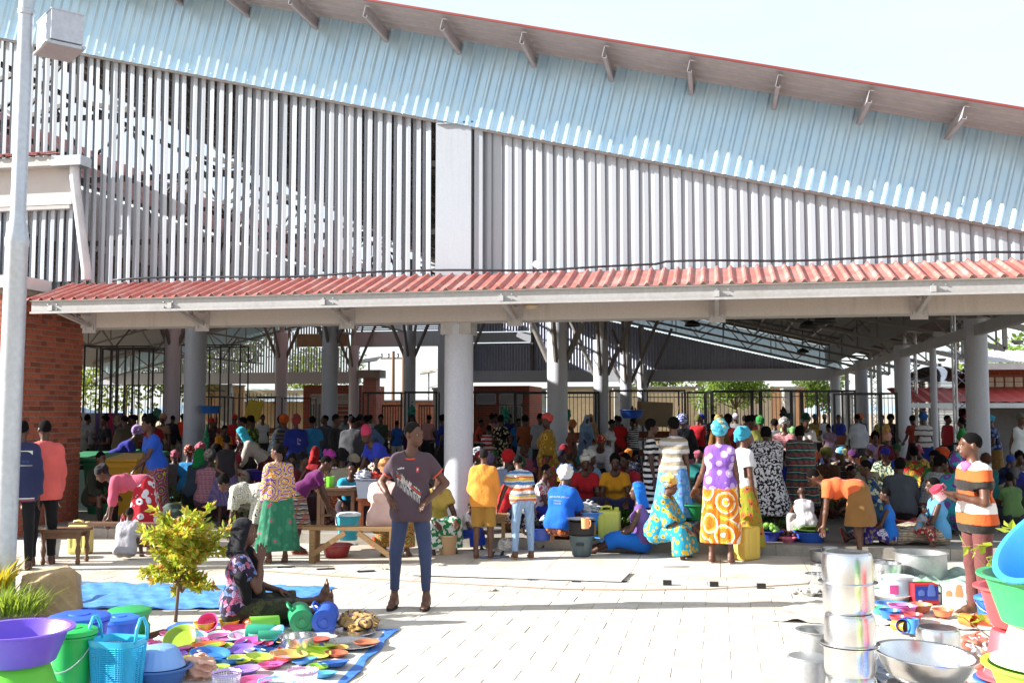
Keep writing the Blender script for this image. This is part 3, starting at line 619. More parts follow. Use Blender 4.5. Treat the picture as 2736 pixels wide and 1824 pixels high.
# power poles and solar lamps in the gap
for px, d, h, lb in ((1078, 78, 10.2, 'tall wooden power pole with cross arm seen through entrance gap'), (1050, 85, 6.8, 'short double wooden power pole beside the tall one')):
    x, y = XY(px, d); r = empty('power_pole', lb, 'power pole', (x, y, 0)); MB().tube([(0, 0, 0), (0, 0, h)], [.17, .12], 8).build('pole', M_WOODD, r); MB().bar((-1.1, 0, h-.6), (1.1, 0, h-.6), .12).build('cross_arm', M_WOODD, r)
    for i in (-1, -.4, .4, 1): MB().lathe([(.04, 0), (.09, .1), (.06, .2), (.09, .3), (0, .36)], 8).build('insulator', M_BLACK, r, (i, 0, h-.54))
for px, py, d, lb in ((985, 962, 55, 'solar street lamp with tilted panel over the brick wall'), (1145, 993, 70, 'smaller solar street lamp right of the power poles')):
    x, y = XY(px, d); z = Wp(px, py, d)[2]; r = empty('solar_lamp', lb, 'street lamp', (x, y, 0)); MB().tube([(0, 0, 0), (0, 0, z)], .06, 8).build('pole', M_GALV, r); m = MB().obox((0, 0, z), (.55, 0, .08), (0, .35, .12), (0, -.015, .02)); m.build('solar_panel', plain('solar_cell', 'a89a86', .4), r); MB().tube([(0, 0, z-1.1), (.9, 0, z-.8)], .03, 6).build('lamp_arm', M_GALV, r)
# lattice posts and steel tank at right
def lattice(px, d, h, lb):
    x, y = XY(px, d); r = empty('lattice_post', lb, 'post', (x, y, 0), group='steel lattice posts beside the hall'); m = MB(); w = .16
    for i, j in ((-1, -1), (1, -1), (1, 1), (-1, 1)): m.tube([(i*w, j*w, 0), (i*w, j*w, h)], .03, 6)
    m.build('chords', M_GALV, r); m = MB()
    for k in range(int(h/.3)):
        z = k*.3
        for (a1, b1), (a2, b2) in (((-1, -1), (1, -1)), ((1, -1), (1, 1)), ((1, 1), (-1, 1)), ((-1, 1), (-1, -1))):
            p, q = ((a1*w, b1*w), (a2*w, b2*w)) if k % 2 else ((a2*w, b2*w), (a1*w, b1*w)); m.tube([(*p, z), (*q, z+.3)], .012, 4)
    m.build('lacing', M_GALV, r)
lattice(2435, 34, 4.6, 'lattice steel post right of the second right-hand column'); lattice(2572, 25, 4.5, 'lattice steel post left of the nearest right-hand column'); lattice(2340, 47, 4.5, 'lattice steel post between the two farther right-hand columns')
x, y = XY(2505, 36); tk = empty('water_tank', 'shiny ribbed stainless steel water tank behind the right columns', 'water tank', (x, y, 0)); prof = [(1.02, .2)]
for i in range(14): z = .3+i*.19; prof += [(1.02, z), (1.05, z+.03), (1.05, z+.07), (1.02, z+.1)]
prof += [(1.0, 3.0), (.85, 3.2), (.45, 3.38), (.2, 3.42), (.2, 3.5), (0, 3.5)]
M_INOX = plain('polished_steel', 'c9cdd2', .12, 1.0, .06); MB().lathe(prof, 36).build('tank', M_INOX, tk, auto=30); MB().box((-1, -1, 0), (1, 1, .2)).build('plinth', M_CONC, tk)
# red canopy building at right
x, y = XY(2700, 33); rb = empty('brick_block', 'brick service block with red metal awning and vent bricks at right', 'building', (x, y, 0), TH*.2)
MB().box((-.6, 1.5, 0), (6, 7, 3.3)).build('wall', brickwall_mat('block_brick', '9a4a34', 'ab563c', '8a7a6e', .7), rb)
m = MB()
for i in range(60): m.add([(-3.5+i*.2, -1.2, 2.12+.03*(i % 2)), (-3.5+(i+1)*.2, -1.2, 2.12+.03*((i+1) % 2)), (-3.5+(i+1)*.2, 1.45, 2.62+.03*((i+1) % 2)), (-3.5+i*.2, 1.45, 2.62+.03*(i % 2))], [(0, 1, 2, 3)])
m.build('awning', plain('awning_red', 'b0403c', .5), rb); MB().box((-3.5, -1.3, 1.95), (8.5, -1.2, 2.1)).build('gutter', M_GALV, rb)
m = MB()
for i in range(60): m.add([(-1.2+i*.16, .6, 3.42+.03*(i % 2)), (-1.2+(i+1)*.16, .6, 3.42+.03*((i+1) % 2)), (-1.2+(i+1)*.16, 4, 4.0+.03*((i+1) % 2)), (-1.2+i*.16, 4, 4.0+.03*(i % 2))], [(0, 1, 2, 3)])
m.build('roof', M_ROOFU, rb); MB().box((-1.2, .58, 3.2), (8.4, .66, 3.41)).build('fascia', plain('fascia_white', 'd8d4d2', .5), rb)
for i in range(7):
    for j in range(2): MB().box((-.3+i*.3, 1.44, 2.66+j*.17), (-.06+i*.3, 1.5, 2.81+j*.17)).box((-.22+i*.3, 1.42, 2.7+j*.17), (-.14+i*.3, 1.44, 2.77+j*.17)).build('vent_block', plain('vent_cream', 'cfc2a8', .9), rb)
MB().box((-.2, 1.44, 0), (1.8, 1.5, 2.0)).build('door', weathered('steel_door', '76787a', '4f4c48', .5, .6, 1.), rb)
for xx in (-1.0, 4): MB().tube([(xx, -1.15, 0), (xx, -1.15, 1.96)], .06, 8).build('post', M_COLP, rb)
# distant hills
m = MB(); n = 60; V = []
for i in range(n+1):
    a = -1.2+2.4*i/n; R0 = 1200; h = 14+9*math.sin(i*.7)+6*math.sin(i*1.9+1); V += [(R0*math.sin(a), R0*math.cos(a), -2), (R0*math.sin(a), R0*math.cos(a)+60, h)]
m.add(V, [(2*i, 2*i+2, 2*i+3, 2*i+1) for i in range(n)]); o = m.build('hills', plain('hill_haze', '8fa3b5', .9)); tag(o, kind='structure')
# black goods net post / small chimney-like mast
# ================================================================== stalls inside the hall
def stall(px0, px1, d, ztop, lb, board=True, posts=2, deep=1.2, tall=None):
    a = np.array((*XY(px0, d), PLAT)); b_ = np.array((*XY(px1, d), PLAT)); dv = b_-a; L = np.linalg.norm(dv); r = empty('stall_frame', lb, 'stall', a.tolist(), math.atan2(dv[1], dv[0]), group='black tube market stalls')
    w = .05
    for i in range(posts):
        for yy in (0, deep):
            x = i*L/(posts-1); MB().box((x-w/2, yy-w/2, 0), (x+w/2, yy+w/2, ztop)).build('post', M_BLACK, r)
    for yy in (0, deep): MB().box((0, yy-w/2+.004, ztop-w), (L, yy+w/2-.004, ztop-.002)).build('top_rail', M_BLACK, r)
    for x in (0, L): MB().box((x-w/2+.004, 0, ztop-w+.003), (x+w/2-.004, deep, ztop-.004)).build('side_rail', M_BLACK, r)
    if board:
        MB().box((.03, -.06, .78), (L-.03, deep, .82)).build('counter_top', plain('counter_slab', '8c8780', .7), r)
        MB().box((.03, deep-.05, .84), (L-.03, deep-.02, 1.06)).build('back_board', M_WOODR, r)
        MB().box((.03, -.03, .3), (L-.03, -.005, .5)).build('front_board', M_WOODR, r)
    return r
stall(970, 1072, 34, 2.35, 'black tube stall with brown counter board left of the dangling green bag'); stall(1082, 1166, 33, 2.35, 'black tube stall with green bag left of thick front column'); stall(1250, 1375, 30, 2.3, 'black tube stall where a green bag hangs near the red jersey')
stall(1378, 1480, 31, 2.3, 'black tube stall just left of the slim middle column'); stall(1505, 1600, 31, 2.3, 'black tube stall with stacked greens right of the middle column'); stall(1630, 1830, 33, 2.4, 'black tube stall hung with a cardboard sheet', posts=3)
stall(1838, 1900, 36, 2.4, 'small black tube stall behind the covered woman'); stall(1905, 2030, 34, 2.4, 'black tube stall in front of the feathery tree'); stall(2035, 2140, 33, 2.4, 'black tube stall with dark lamp shaped bag hanging'); stall(2145, 2285, 31, 2.35, 'black tube stall behind the purple dress girl', posts=3)
stall(2268, 2396, 27, 2.2, 'black tube stall with grey table left of the second right column'); stall(540, 600, 40, 2.3, 'small black stall frame right of the left column'); stall(660, 735, 40, 2.3, 'black stall frame under the yellow jerrycan'); stall(735, 830, 44, 2.3, 'black stall frame before the left brick kiosk', board=False)
stall(222, 395, 36, 4.0, 'tall black clothes stall frame nearest the brick wing', posts=5, deep=1.6); stall(255, 445, 42, 4.3, 'tall black clothes stall frame behind the first one', posts=6, deep=1.6); stall(480, 640, 40, 4.3, 'tall black clothes stall frame right of the left column', posts=4, board=False)
# ================================================================== people: an implicit-surface figure builder
class Field:
    """smooth union of tapered capsules and ellipsoids on a grid, turned into one continuous quad surface"""
    def __init__(s, h, lo, hi):
        s.h = h; s.lo = np.array(lo, np.float32)-3*h; n = np.ceil((np.array(hi)+3*h-s.lo)/h).astype(int)+1; s.n = n
        s.D = np.full(n, .5, np.float32); s.ax = [s.lo[i]+h*np.arange(n[i], dtype=np.float32) for i in range(3)]
    def sub(s, lo, hi):
        a = np.clip(np.floor((np.array(lo)-s.lo)/s.h).astype(int), 0, s.n-1); b_ = np.clip(np.ceil((np.array(hi)-s.lo)/s.h).astype(int)+1, 1, s.n)
        sl_ = tuple(slice(a[i], max(b_[i], a[i]+1)) for i in range(3)); return sl_, s.ax[0][sl_[0]][:, None, None], s.ax[1][sl_[1]][None, :, None], s.ax[2][sl_[2]][None, None, :]
    def smin(s, sl_, d, k):
        a = s.D[sl_]
        if k <= 0: s.D[sl_] = np.minimum(a, d); return
        hh = np.clip(.5+.5*(a-d)/k, 0, 1); s.D[sl_] = a+(d-a)*hh-k*hh*(1-hh)
    def cap(s, a, b, ra, rb=None, k=.02):
        a = np.array(a, float); b = np.array(b, float); rb = ra if rb is None else rb; m = max(ra, rb)+k+3*s.h
        sl_, X, Y, Z = s.sub(np.minimum(a, b)-m, np.maximum(a, b)+m); ab = b-a; L2 = max(ab.dot(ab), 1e-9)
        t = np.clip(((X-a[0])*ab[0]+(Y-a[1])*ab[1]+(Z-a[2])*ab[2])/L2, 0, 1)
        d = np.sqrt((X-a[0]-t*ab[0])**2+(Y-a[1]-t*ab[1])**2+(Z-a[2]-t*ab[2])**2)-(ra+t*(rb-ra)); s.smin(sl_, d, k); return s
    def ell(s, c, r, R=None, k=.02, neg=False):
        c = np.array(c, float); r = np.array(r, float); m = r.max()+k+3*s.h; sl_, X, Y, Z = s.sub(c-m, c+m); X = X-c[0]; Y = Y-c[1]; Z = Z-c[2]
        if R is not None: X, Y, Z = (R[0][j]*X+R[1][j]*Y+R[2][j]*Z for j in range(3))
        k0 = np.sqrt((X/r[0])**2+(Y/r[1])**2+(Z/r[2])**2); k1 = np.sqrt((X/r[0]**2)**2+(Y/r[1]**2)**2+(Z/r[2]**2)**2)+1e-6
        d = k0*(k0-1)/k1
        if neg: s.D[sl_] = np.maximum(s.D[sl_], -d)
        else: s.smin(sl_, d, k)
        return s
    def cut(s, p, n):                       # keep the side the normal points away from
        n = np.array(n, float); n /= np.linalg.norm(n); X, Y, Z = s.ax[0][:, None, None], s.ax[1][None, :, None], s.ax[2][None, None, :]
        s.D = np.maximum(s.D, (X-p[0])*n[0]+(Y-p[1])*n[1]+(Z-p[2])*n[2]).astype(np.float32); return s
    def folds(s, amp, fx, fz, ph=0.):
        X, Y, Z = s.ax[0][:, None, None], s.ax[1][None, :, None], s.ax[2][None, None, :]
        s.D = s.D+(amp*(np.sin(X*fx+ph+2.1*np.sin(Z*fz*.5))*np.sin(Y*fx*.9+ph*1.7+1.3*np.sin(Z*fz))+.5*np.sin(Z*fz*2.3+X*fx*.4+ph))).astype(np.float32); return s
    def mesh(s, name):
        D = s.D; n = D.shape; ins = D < 0
        cnt = np.zeros((n[0]-1, n[1]-1, n[2]-1), np.int8); cs = [(i, j, k) for i in (0, 1) for j in (0, 1) for k in (0, 1)]
        sh = lambda A, c: A[c[0]:n[0]-1+c[0], c[1]:n[1]-1+c[1], c[2]:n[2]-1+c[2]]
        for c in cs: cnt += sh(ins, c)
        act = (cnt > 0) & (cnt < 8); idx = np.full(act.shape, -1, np.int64); cell = np.argwhere(act); idx[act] = np.arange(len(cell))
        acc = np.zeros((len(cell), 3), np.float32); w = np.zeros(len(cell), np.float32); vals = {c: sh(D, c)[act] for c in cs}
        for c in cs:
            for ax in range(3):
                if c[ax] == 0:
                    c2 = list(c); c2[ax] = 1; a = vals[c]; b_ = vals[tuple(c2)]; cr = (a < 0) != (b_ < 0); t = np.where(cr, a/np.where(cr, a-b_, 1), 0)
                    p = np.array(c, np.float32)[None, :].repeat(len(cell), 0); p[:, ax] = t; acc += p*cr[:, None]; w += cr
        V = (cell+acc/np.maximum(w, 1)[:, None])*s.h+s.lo; Q = []
        for ax in range(3):
            o = [1, 1, 1]; o[ax] = 0; u, v = [(1, 2), (2, 0), (0, 1)][ax]
            sl0 = [slice(1, n[i]-1) for i in range(3)]; sl0[ax] = slice(0, n[ax]-1); sl1 = list(sl0); sl1[ax] = slice(1, n[ax])
            a = ins[tuple(sl0)]; b_ = ins[tuple(sl1)]; e = np.argwhere(a != b_)+[1 if i != ax else 0 for i in range(3)]
            if not len(e): continue
            fl = ins[tuple(e.T)]
            def at(du, dv): q = e.copy(); q[:, u] -= du; q[:, v] -= dv; return idx[tuple(q.T)]
            q = np.stack([at(1, 1), at(0, 1), at(0, 0), at(1, 0)], 1); q[~fl] = q[~fl][:, ::-1]; Q.append(q)
        Q = np.concatenate(Q); Q = Q[(Q >= 0).all(1)]
        me = bpy.data.meshes.new(name); me.vertices.add(len(V)); me.vertices.foreach_set('co', V.astype(np.float32).ravel()); me.loops.add(len(Q)*4); me.loops.foreach_set('vertex_index', Q.astype(np.int32).ravel())
        me.polygons.add(len(Q)); me.polygons.foreach_set('loop_start', np.arange(0, len(Q)*4, 4, dtype=np.int32)); me.polygons.foreach_set('loop_total', np.full(len(Q), 4, np.int32)); me.polygons.foreach_set('use_smooth', np.ones(len(Q), bool)); me.update(calc_edges=True); return me
def unit(v): v = np.array(v, float); return v/np.linalg.norm(v)
def rotx(a): c, s_ = math.cos(a), math.sin(a); return np.array([[1, 0, 0], [0, c, -s_], [0, s_, c]])
def rotz(a): c, s_ = math.cos(a), math.sin(a); return np.array([[c, -s_, 0], [s_, c, 0], [0, 0, 1]])
# poses in body axes: x to the figure's left-hand picture side when seen from behind, y forward, z up. arms/legs: (upper, lower) directions
D_ = (0, 0, -1)
POSE = {
 'stand': dict(lean=0, arms=(((-.16, .0, -1), (-.05, .18, -1)), ((.16, 0, -1), (.05, .18, -1))), legs=(((-.05, .02, -1), (-.02, -.04, -1)), ((.05, .0, -1), (.02, -.03, -1)))),
 'stride': dict(lean=3, arms=(((-.15, .3, -1), (-.05, .5, -1)), ((.15, -.3, -1), (.05, .0, -1))), legs=(((-.04, .28, -1), (-.02, -.02, -1)), ((.04, -.2, -1), (.02, -.35, -1)))),
 'front': dict(lean=3, arms=(((-.18, .1, -1), (.35, 1, -.1)), ((.18, .1, -1), (-.35, 1, -.1))), legs=(((-.05, .02, -1), (-.02, -.04, -1)), ((.05, .0, -1), (.02, -.03, -1)))),
 'hips': dict(lean=-3, arms=(((-.8, -.35, -.95), (.62, .55, -.5)), ((.8, -.35, -.95), (-.62, .55, -.5))), legs=(((-.16, .03, -1), (-.02, -.03, -1)), ((.16, .06, -1), (.05, -.05, -1)))),
 'reach': dict(lean=16, arms=(((-.2, .5, -.9), (-.1, .75, -.6)), ((.15, .1, -1), (-.2, .35, -1))), legs=(((-.05, .1, -1), (-.02, -.1, -1)), ((.05, .05, -1), (.02, -.08, -1)))),
 'behind': dict(lean=0, arms=(((-.2, -.25, -1), (.75, -.5, -.35)), ((.2, -.05, -1), (.1, .1, -1))), legs=(((-.05, .02, -1), (-.02, -.04, -1)), ((.05, .0, -1), (.02, -.03, -1)))),
 'load': dict(lean=0, arms=(((-.35, .1, .9), (.2, .05, 1)), ((.16, 0, -1), (.05, .18, -1))), legs=(((-.05, .02, -1), (-.02, -.04, -1)), ((.05, .0, -1), (.02, -.03, -1)))),
 'bend': dict(lean=82, arms=(((-.1, .1, -1), (-.05, .15, -1)), ((.1, .25, -1), (.0, .3, -1))), legs=(((-.1, .14, -1), (-.03, -.12, -1)), ((.1, .1, -1), (.03, -.1, -1)))),
 'stoop': dict(lean=48, arms=(((-.1, .3, -1), (-.05, .5, -1)), ((.1, .4, -1), (.0, .5, -1))), legs=(((-.08, .12, -1), (-.03, -.1, -1)), ((.08, .1, -1), (.03, -.1, -1)))),
 'stool': dict(lean=18, pz=.34, arms=(((-.2, .5, -.9), (.2, .85, -.35)), ((.2, .5, -.9), (-.2, .85, -.35))), legs=(((-.22, 1, .14), (.05, .1, -1)), ((.22, 1, .14), (-.05, .1, -1)))),
 'bench': dict(lean=8, pz=.5, arms=(((-.2, .35, -.95), (.25, .9, -.2)), ((.2, .35, -.95), (-.25, .9, -.2))), legs=(((-.16, 1, -.02), (-.02, .05, -1)), ((.16, 1, -.02), (.02, .05, -1)))),
 'floor': dict(lean=6, pz=.13, arms=(((-.2, .45, -.9), (.2, .85, -.35)), ((.2, .45, -.9), (-.2, .85, -.35))), legs=(((-.22, 1, .03), (.1, 1, -.12)), ((.22, 1, .03), (-.1, 1, -.12)))),
 'knees': dict(lean=20, pz=.14, arms=(((-.3, .6, -.75), (.3, .7, -.1)), ((.3, .6, -.75), (-.3, .7, -.1))), legs=(((-.25, .8, .72), (.0, .35, -1)), ((.25, .8, .72), (.0, .35, -1)))),
 'squat': dict(lean=30, pz=.3, arms=(((-.2, .7, -.7), (.15, .8, -.4)), ((.2, .7, -.7), (-.15, .8, -.4))), legs=(((-.3, .95, .3), (.0, -.5, -1)), ((.3, .95, .3), (.0, -.5, -1)))),
}
_st = POSE['stand']; _so = POSE['stool']
VAR = {'stand': [dict(lean=2), dict(lean=7, arms=(((-.2, .15, -1), (.3, .9, -.35)), ((.16, 0, -1), (.05, .3, -1))), hyaw=25, hpitch=10), dict(lean=-2, twist=12, hyaw=-35, arms=(((-.25, -.1, -1), (-.05, .3, -1)), ((.3, .05, -1), (-.35, .6, -.2)))), dict(lean=12, hpitch=18, arms=(((-.12, .4, -1), (.1, .8, -.5)), ((.14, .35, -1), (-.1, .8, -.6))), legs=(((-.08, .12, -1), (-.03, -.12, -1)), ((.1, -.02, -1), (.02, -.06, -1))))],
 'stool': [dict(lean=12), dict(lean=30, hpitch=12, arms=(((-.25, .7, -.75), (.1, .6, -.9)), ((.2, .7, -.75), (-.1, .7, -.75)))), dict(lean=4, hyaw=30, arms=(((-.3, .1, -1), (.3, .7, -.5)), ((.15, .55, -.85), (-.25, .3, .8)))), dict(lean=20, hyaw=-40, arms=(((-.2, .5, -.9), (.2, .85, -.35)), ((.45, .3, -.85), (.1, .9, -.5))))]}
UA, FA, TH_, SHN = .285, .25, .42, .41
def skeleton(P):
    J = {}; lean = math.radians(P.get('lean', 0)); sp = np.array((0, math.sin(lean), math.cos(lean))); fw = np.array((0, math.cos(lean), -math.sin(lean)))
    hips = {}; pz = P.get('pz'); legs = P['legs']; rel = {}
    for i, s_ in enumerate((-1, 1)):
        h0 = np.array((.095*s_, 0, 0)); k0 = h0+unit(legs[i][0])*TH_; a0 = k0+unit(legs[i][1])*SHN; rel[i] = (h0, k0, a0)
    if pz is None: pz = .075-min(rel[0][2][2], rel[1][2][2])
    off = np.array((0, 0, pz)); J['legs'] = [tuple(q+off for q in rel[i]) for i in (0, 1)]
    J['pel'] = off; tl = .52; J['neck'] = off+sp*tl+np.array((0, 0, .0)); J['sp'] = sp; J['fw'] = fw; J['arms'] = []
    tw = math.radians(P.get('twist', 0)); xa = rotz(tw) @ np.array((1., 0, 0))
    for i, s_ in enumerate((-1, 1)):
        sh_ = J['neck']-sp*.078+xa*.158*s_; e = sh_+unit(P['arms'][i][0])*UA; w = e+unit(P['arms'][i][1])*FA; J['arms'].append((sh_, e, w))
    hp = math.radians(P.get('hpitch', 0))+lean*.45; hy = math.radians(P.get('hyaw', 0)); Rh = rotz(hy) @ rotx(-hp); J['Rh'] = Rh; J['head'] = J['neck']+unit(sp+np.array((0, .0, .35)))*.062+Rh @ np.array((0, .022, .105)); return J
def hand(F, e, w, k, fine, curl, s_):
    d = unit(w-e); up = np.array((0, 0, 1.)) if abs(d[2]) < .8 else np.array((0, 1., 0)); sd = unit(np.cross(d, up)); nrm = np.cross(sd, d)
    if abs(d[2]) > .8: sd, nrm = nrm*1.0, sd*s_          # arms hanging: palms face the thigh
    else: sd, nrm = sd, -nrm
    c = w+d*.045; F.cap(w, w+d*.02, .026, .028, k)
    for o in (-.024, 0, .024): F.cap(w+d*.02+sd*o, w+d*.085+sd*o*1.15, .0165, .015, .012)
    r = .0105 if fine else .0125
    for i, (o, L) in enumerate(((-.033, .062), (-.011, .078), (.011, .074), (.033, .058))):
        b0 = w+d*.085+sd*o; d1 = unit(d+nrm*curl*.6+sd*o*3); b1 = b0+d1*L*.55; d2 = unit(d+nrm*curl*1.7+sd*o*2); F.cap(b0, b1, r, r*.95, .004); F.cap(b1, b1+d2*L*.5, r*.95, r*.8, .003)
    ts = -1 if s_ > 0 else 1; t0 = w+d*.025+sd*.028*ts; t1 = t0+unit(d*.7+sd*.75*ts+nrm*.3)*.045; F.cap(t0, t1, .0145, .0125, .01); F.cap(t1, t1+unit(d+sd*.25*ts+nrm*.35)*.035, .0125, .0095, .004)
def foot(F, a, fwd, k, sole=None):
    f = unit((fwd[0], fwd[1], fwd[2])); up = unit(np.cross(np.cross(f, (0, 0, 1.)) if abs(f[2]) < .9 else np.array((1., 0, 0)), f)) if abs(f[2]) < .9 else np.array((0, -1., 0))
    h0 = a-f*.035-up*.045; F.cap(a, h0, .036, .034, .03); F.cap(h0, a+f*.075-up*.048, .034, .036, .03); F.cap(a+up*.0, a+f*.08-up*.03, .032, .03, .03); F.cap(a+f*.075-up*.052, a+f*.14-up*.058, .034, .026, .02)
    sd = np.cross(f, up)
    for i, o in enumerate((-.028, -.012, .003, .016, .028)): F.cap(a+f*.135-up*.058+sd*o, a+f*(.165+.012*(2-abs(i-1)))-up*.062+sd*o*1.05, .011, .0095, .006)
    return f, up
def bounds(J, ex=.3):
    P = [J['pel'], J['neck'], J['head']]+[q for L in J['legs'] for q in L]+[q for A in J['arms'] for q in A]; P = np.array(P); return P.min(0)-ex, P.max(0)+ex
def footdir(L, fl):
    shin = unit(L[2]-L[1])
    if shin[2] < -.75: return unit((shin[0]*.3+(L[1]-L[0])[0]*.4, 1, 0)) if not fl else unit((0, 1, 0))
    return unit(np.array((0, .25, 1.))-shin*np.dot((0, .25, 1.), shin))
def body_mesh(J, h, fem, face=True, curl=.35):
    lo, hi = bounds(J, .22); F = Field(h, lo, hi); k = .03; sp, fw = J['sp'], J['fw']; p = J['pel']; nk = J['neck']; x = unit(J['arms'][1][0]-J['arms'][0][0]); xx = np.array((1., 0, 0)); hw = .085 if fem else .075
    F.cap(p-xx*hw+sp*.02, p+xx*hw+sp*.02, .105 if fem else .098, k=k); F.cap(p-xx*.055+sp*.17, p+xx*.055+sp*.17, .092, k=.05); F.cap(p-x*.075+sp*.33, p+x*.075+sp*.33, .1, k=.05); F.cap(nk-x*.125-sp*.085, nk+x*.125-sp*.085, .056, k=.06)
    for s_ in (-1, 1): F.cap(nk-sp*.01, nk+x*.12*s_-sp*.065, .045, .042, k=.05)
    if fem:
        for s_ in (-1, 1): F.ell(p+sp*.335+x*.065*s_+fw*.085, (.058, .058, .058), k=.03)
    for i, s_ in enumerate((-1, 1)):
        sh_, e, w = J['arms'][i]; F.cap(sh_, e, .05, .038, k=.03); F.cap(e, e+(w-e)*.35, .037, .036, k=.012); F.cap(e+(w-e)*.3, w, .037, .025, k=.015); hand(F, e, w, .012, h < .012, curl, s_)
        a, b_, c = J['legs'][i]; F.cap(a, b_, .083, .055, k=.04); F.cap(b_, b_+(c-b_)*.4, .053, .051, k=.02); F.cap(b_+(c-b_)*.3-unit(footdir(J['legs'][i], 0))*.012, c, .05, .033, k=.02); foot(F, c, footdir(J['legs'][i], 0), .02)
    Rh = J['Rh']; hc = J['head']; T = lambda *q: hc+Rh @ np.array(q)
    F.cap(nk-sp*.03, T(0, -.015, -.05), .054, .05, k=.03)
    F.ell(T(0, -.012, .03), (.075, .094, .088), Rh, .02); F.ell(T(0, .035, -.035), (.056, .058, .075), Rh, .03); F.ell(T(0, .058, -.088), (.028, .024, .022), Rh, .025)
    if face:
        F.cap(T(0, .09, .002), T(0, .104, -.03), .0105, .0165, k=.012); F.cap(T(-.017, .096, -.034), T(.017, .096, -.034), .0085, k=.008); F.cap(T(-.022, .088, -.062), T(.022, .088, -.062), .011, k=.01); F.cap(T(-.02, .084, -.072), T(.02, .084, -.072), .0115, k=.01); F.cap(T(-.04, .078, .02), T(.04, .078, .02), .014, k=.015)
        for s_ in (-1, 1): F.ell(T(.033*s_, .092, -.002), (.018, .014, .012), Rh, neg=True); F.ell(T(.078*s_, -.012, -.008), (.011, .02, .032), Rh, .008)
    return F.mesh('body')
def top_mesh(J, h, sleeve, fem, loose, length, ph, fold=.004):
    lo, hi = bounds(J, .25); F = Field(h, lo, hi); sp, fw = J['sp'], J['fw']; p = J['pel']; nk = J['neck']; x = unit(J['arms'][1][0]-J['arms'][0][0]); xx = np.array((1., 0, 0)); g = .012+loose
    F.cap(p-xx*.085+sp*(.02-length), p+xx*.085+sp*(.02-length), .114+g, k=.05); F.cap(p-xx*.07+sp*.16, p+xx*.07+sp*.16, .095+g, k=.06); F.cap(p-x*.078+sp*.33, p+x*.078+sp*.33, .101+g, k=.05); F.cap(nk-x*.128-sp*.085, nk+x*.128-sp*.085, .058+g*.6, k=.06)
    for s_ in (-1, 1): F.cap(nk-sp*.02, nk+x*.125*s_-sp*.068, .044+g*.6, .045+g*.6, k=.05)
    F.cap(p-xx*.08+sp*.07, p+xx*.08+sp*.07, .108+g, k=.05)
    if fem:
        for s_ in (-1, 1): F.ell(p+sp*.33+x*.065*s_+fw*.09, (.062+g*.5,)*3, k=.04)
    for i in (0, 1):
        sh_, e, w = J['arms'][i]
        if sleeve > 0:
            t = min(sleeve, 1); q = sh_+(e-sh_)*t; F.cap(sh_, q, .058+g*.7, .05+g*.9, k=.03)
            if sleeve > 1: F.cap(e, e+(w-e)*(sleeve-1), .048+g*.7, .036+g*.8, k=.02)
    if fold: F.folds(fold, 21, 15, ph)
    F.cut(p-sp*(.06+length), -sp); nd = unit(sp*.8+fw*.5) if not fem else unit(sp*.7+fw*.6); F.ell(nk+sp*.03+fw*.035, (.085 if fem else .07, .09, .085), None, neg=True)
    if sleeve > 0:
        for i in (0, 1):
            sh_, e, w = J['arms'][i]
            c, d = (sh_+(e-sh_)*sleeve, unit(e-sh_)) if sleeve <= 1 else (e+(w-e)*(sleeve-1), unit(w-e))
            # trim sleeve ends square with a flat collar of empty space
            m = .14; sl_, X, Y, Z = F.sub(c-m, c+m); dd = (X-c[0])*d[0]+(Y-c[1])*d[1]+(Z-c[2])*d[2]; r2 = np.sqrt(np.maximum((X-c[0])**2+(Y-c[1])**2+(Z-c[2])**2-dd**2, 0)); msk = np.where((dd > 0) & (r2 < .085), dd, -1.); F.D[sl_] = np.maximum(F.D[sl_], np.where(msk > 0, msk, F.D[sl_]))
    return F.mesh('garment')
def leg_pt(L, t):            # 0 hip, 1 knee, 2 ankle
    return L[0]+(L[1]-L[0])*t if t <= 1 else L[1]+(L[2]-L[1])*(t-1)
def trouser_mesh(J, h, length, ph, wide=.0, fold=.004):
    lo, hi = bounds(J, .25); F = Field(h, lo, hi); sp = J['sp']; p = J['pel']; xx = np.array((1., 0, 0)); F.cap(p-xx*.08+sp*.02, p+xx*.08+sp*.02, .112, k=.04)
    for L in J['legs']:
        a, b_ = L[0], leg_pt(L, min(1, length)); F.cap(a, b_, .098+wide*.5, .072+wide, k=.05)
        if length > 1: F.cap(L[1], leg_pt(L, length), .07+wide, .052+wide, k=.02)
    if fold: F.folds(fold, 24, 13, ph)
    F.cut(p+sp*.06, sp)
    for L in J['legs']:
        c = leg_pt(L, length); d = unit(c-leg_pt(L, length-.1)); m = .16; sl_, X, Y, Z = F.sub(c-m, c+m); dd = (X-c[0])*d[0]+(Y-c[1])*d[1]+(Z-c[2])*d[2]; r2 = np.sqrt(np.maximum((X-c[0])**2+(Y-c[1])**2+(Z-c[2])**2-dd**2, 0)); F.D[sl_] = np.where((dd > 0) & (r2 < .12), np.maximum(F.D[sl_], dd), F.D[sl_])
    return F.mesh('garment')
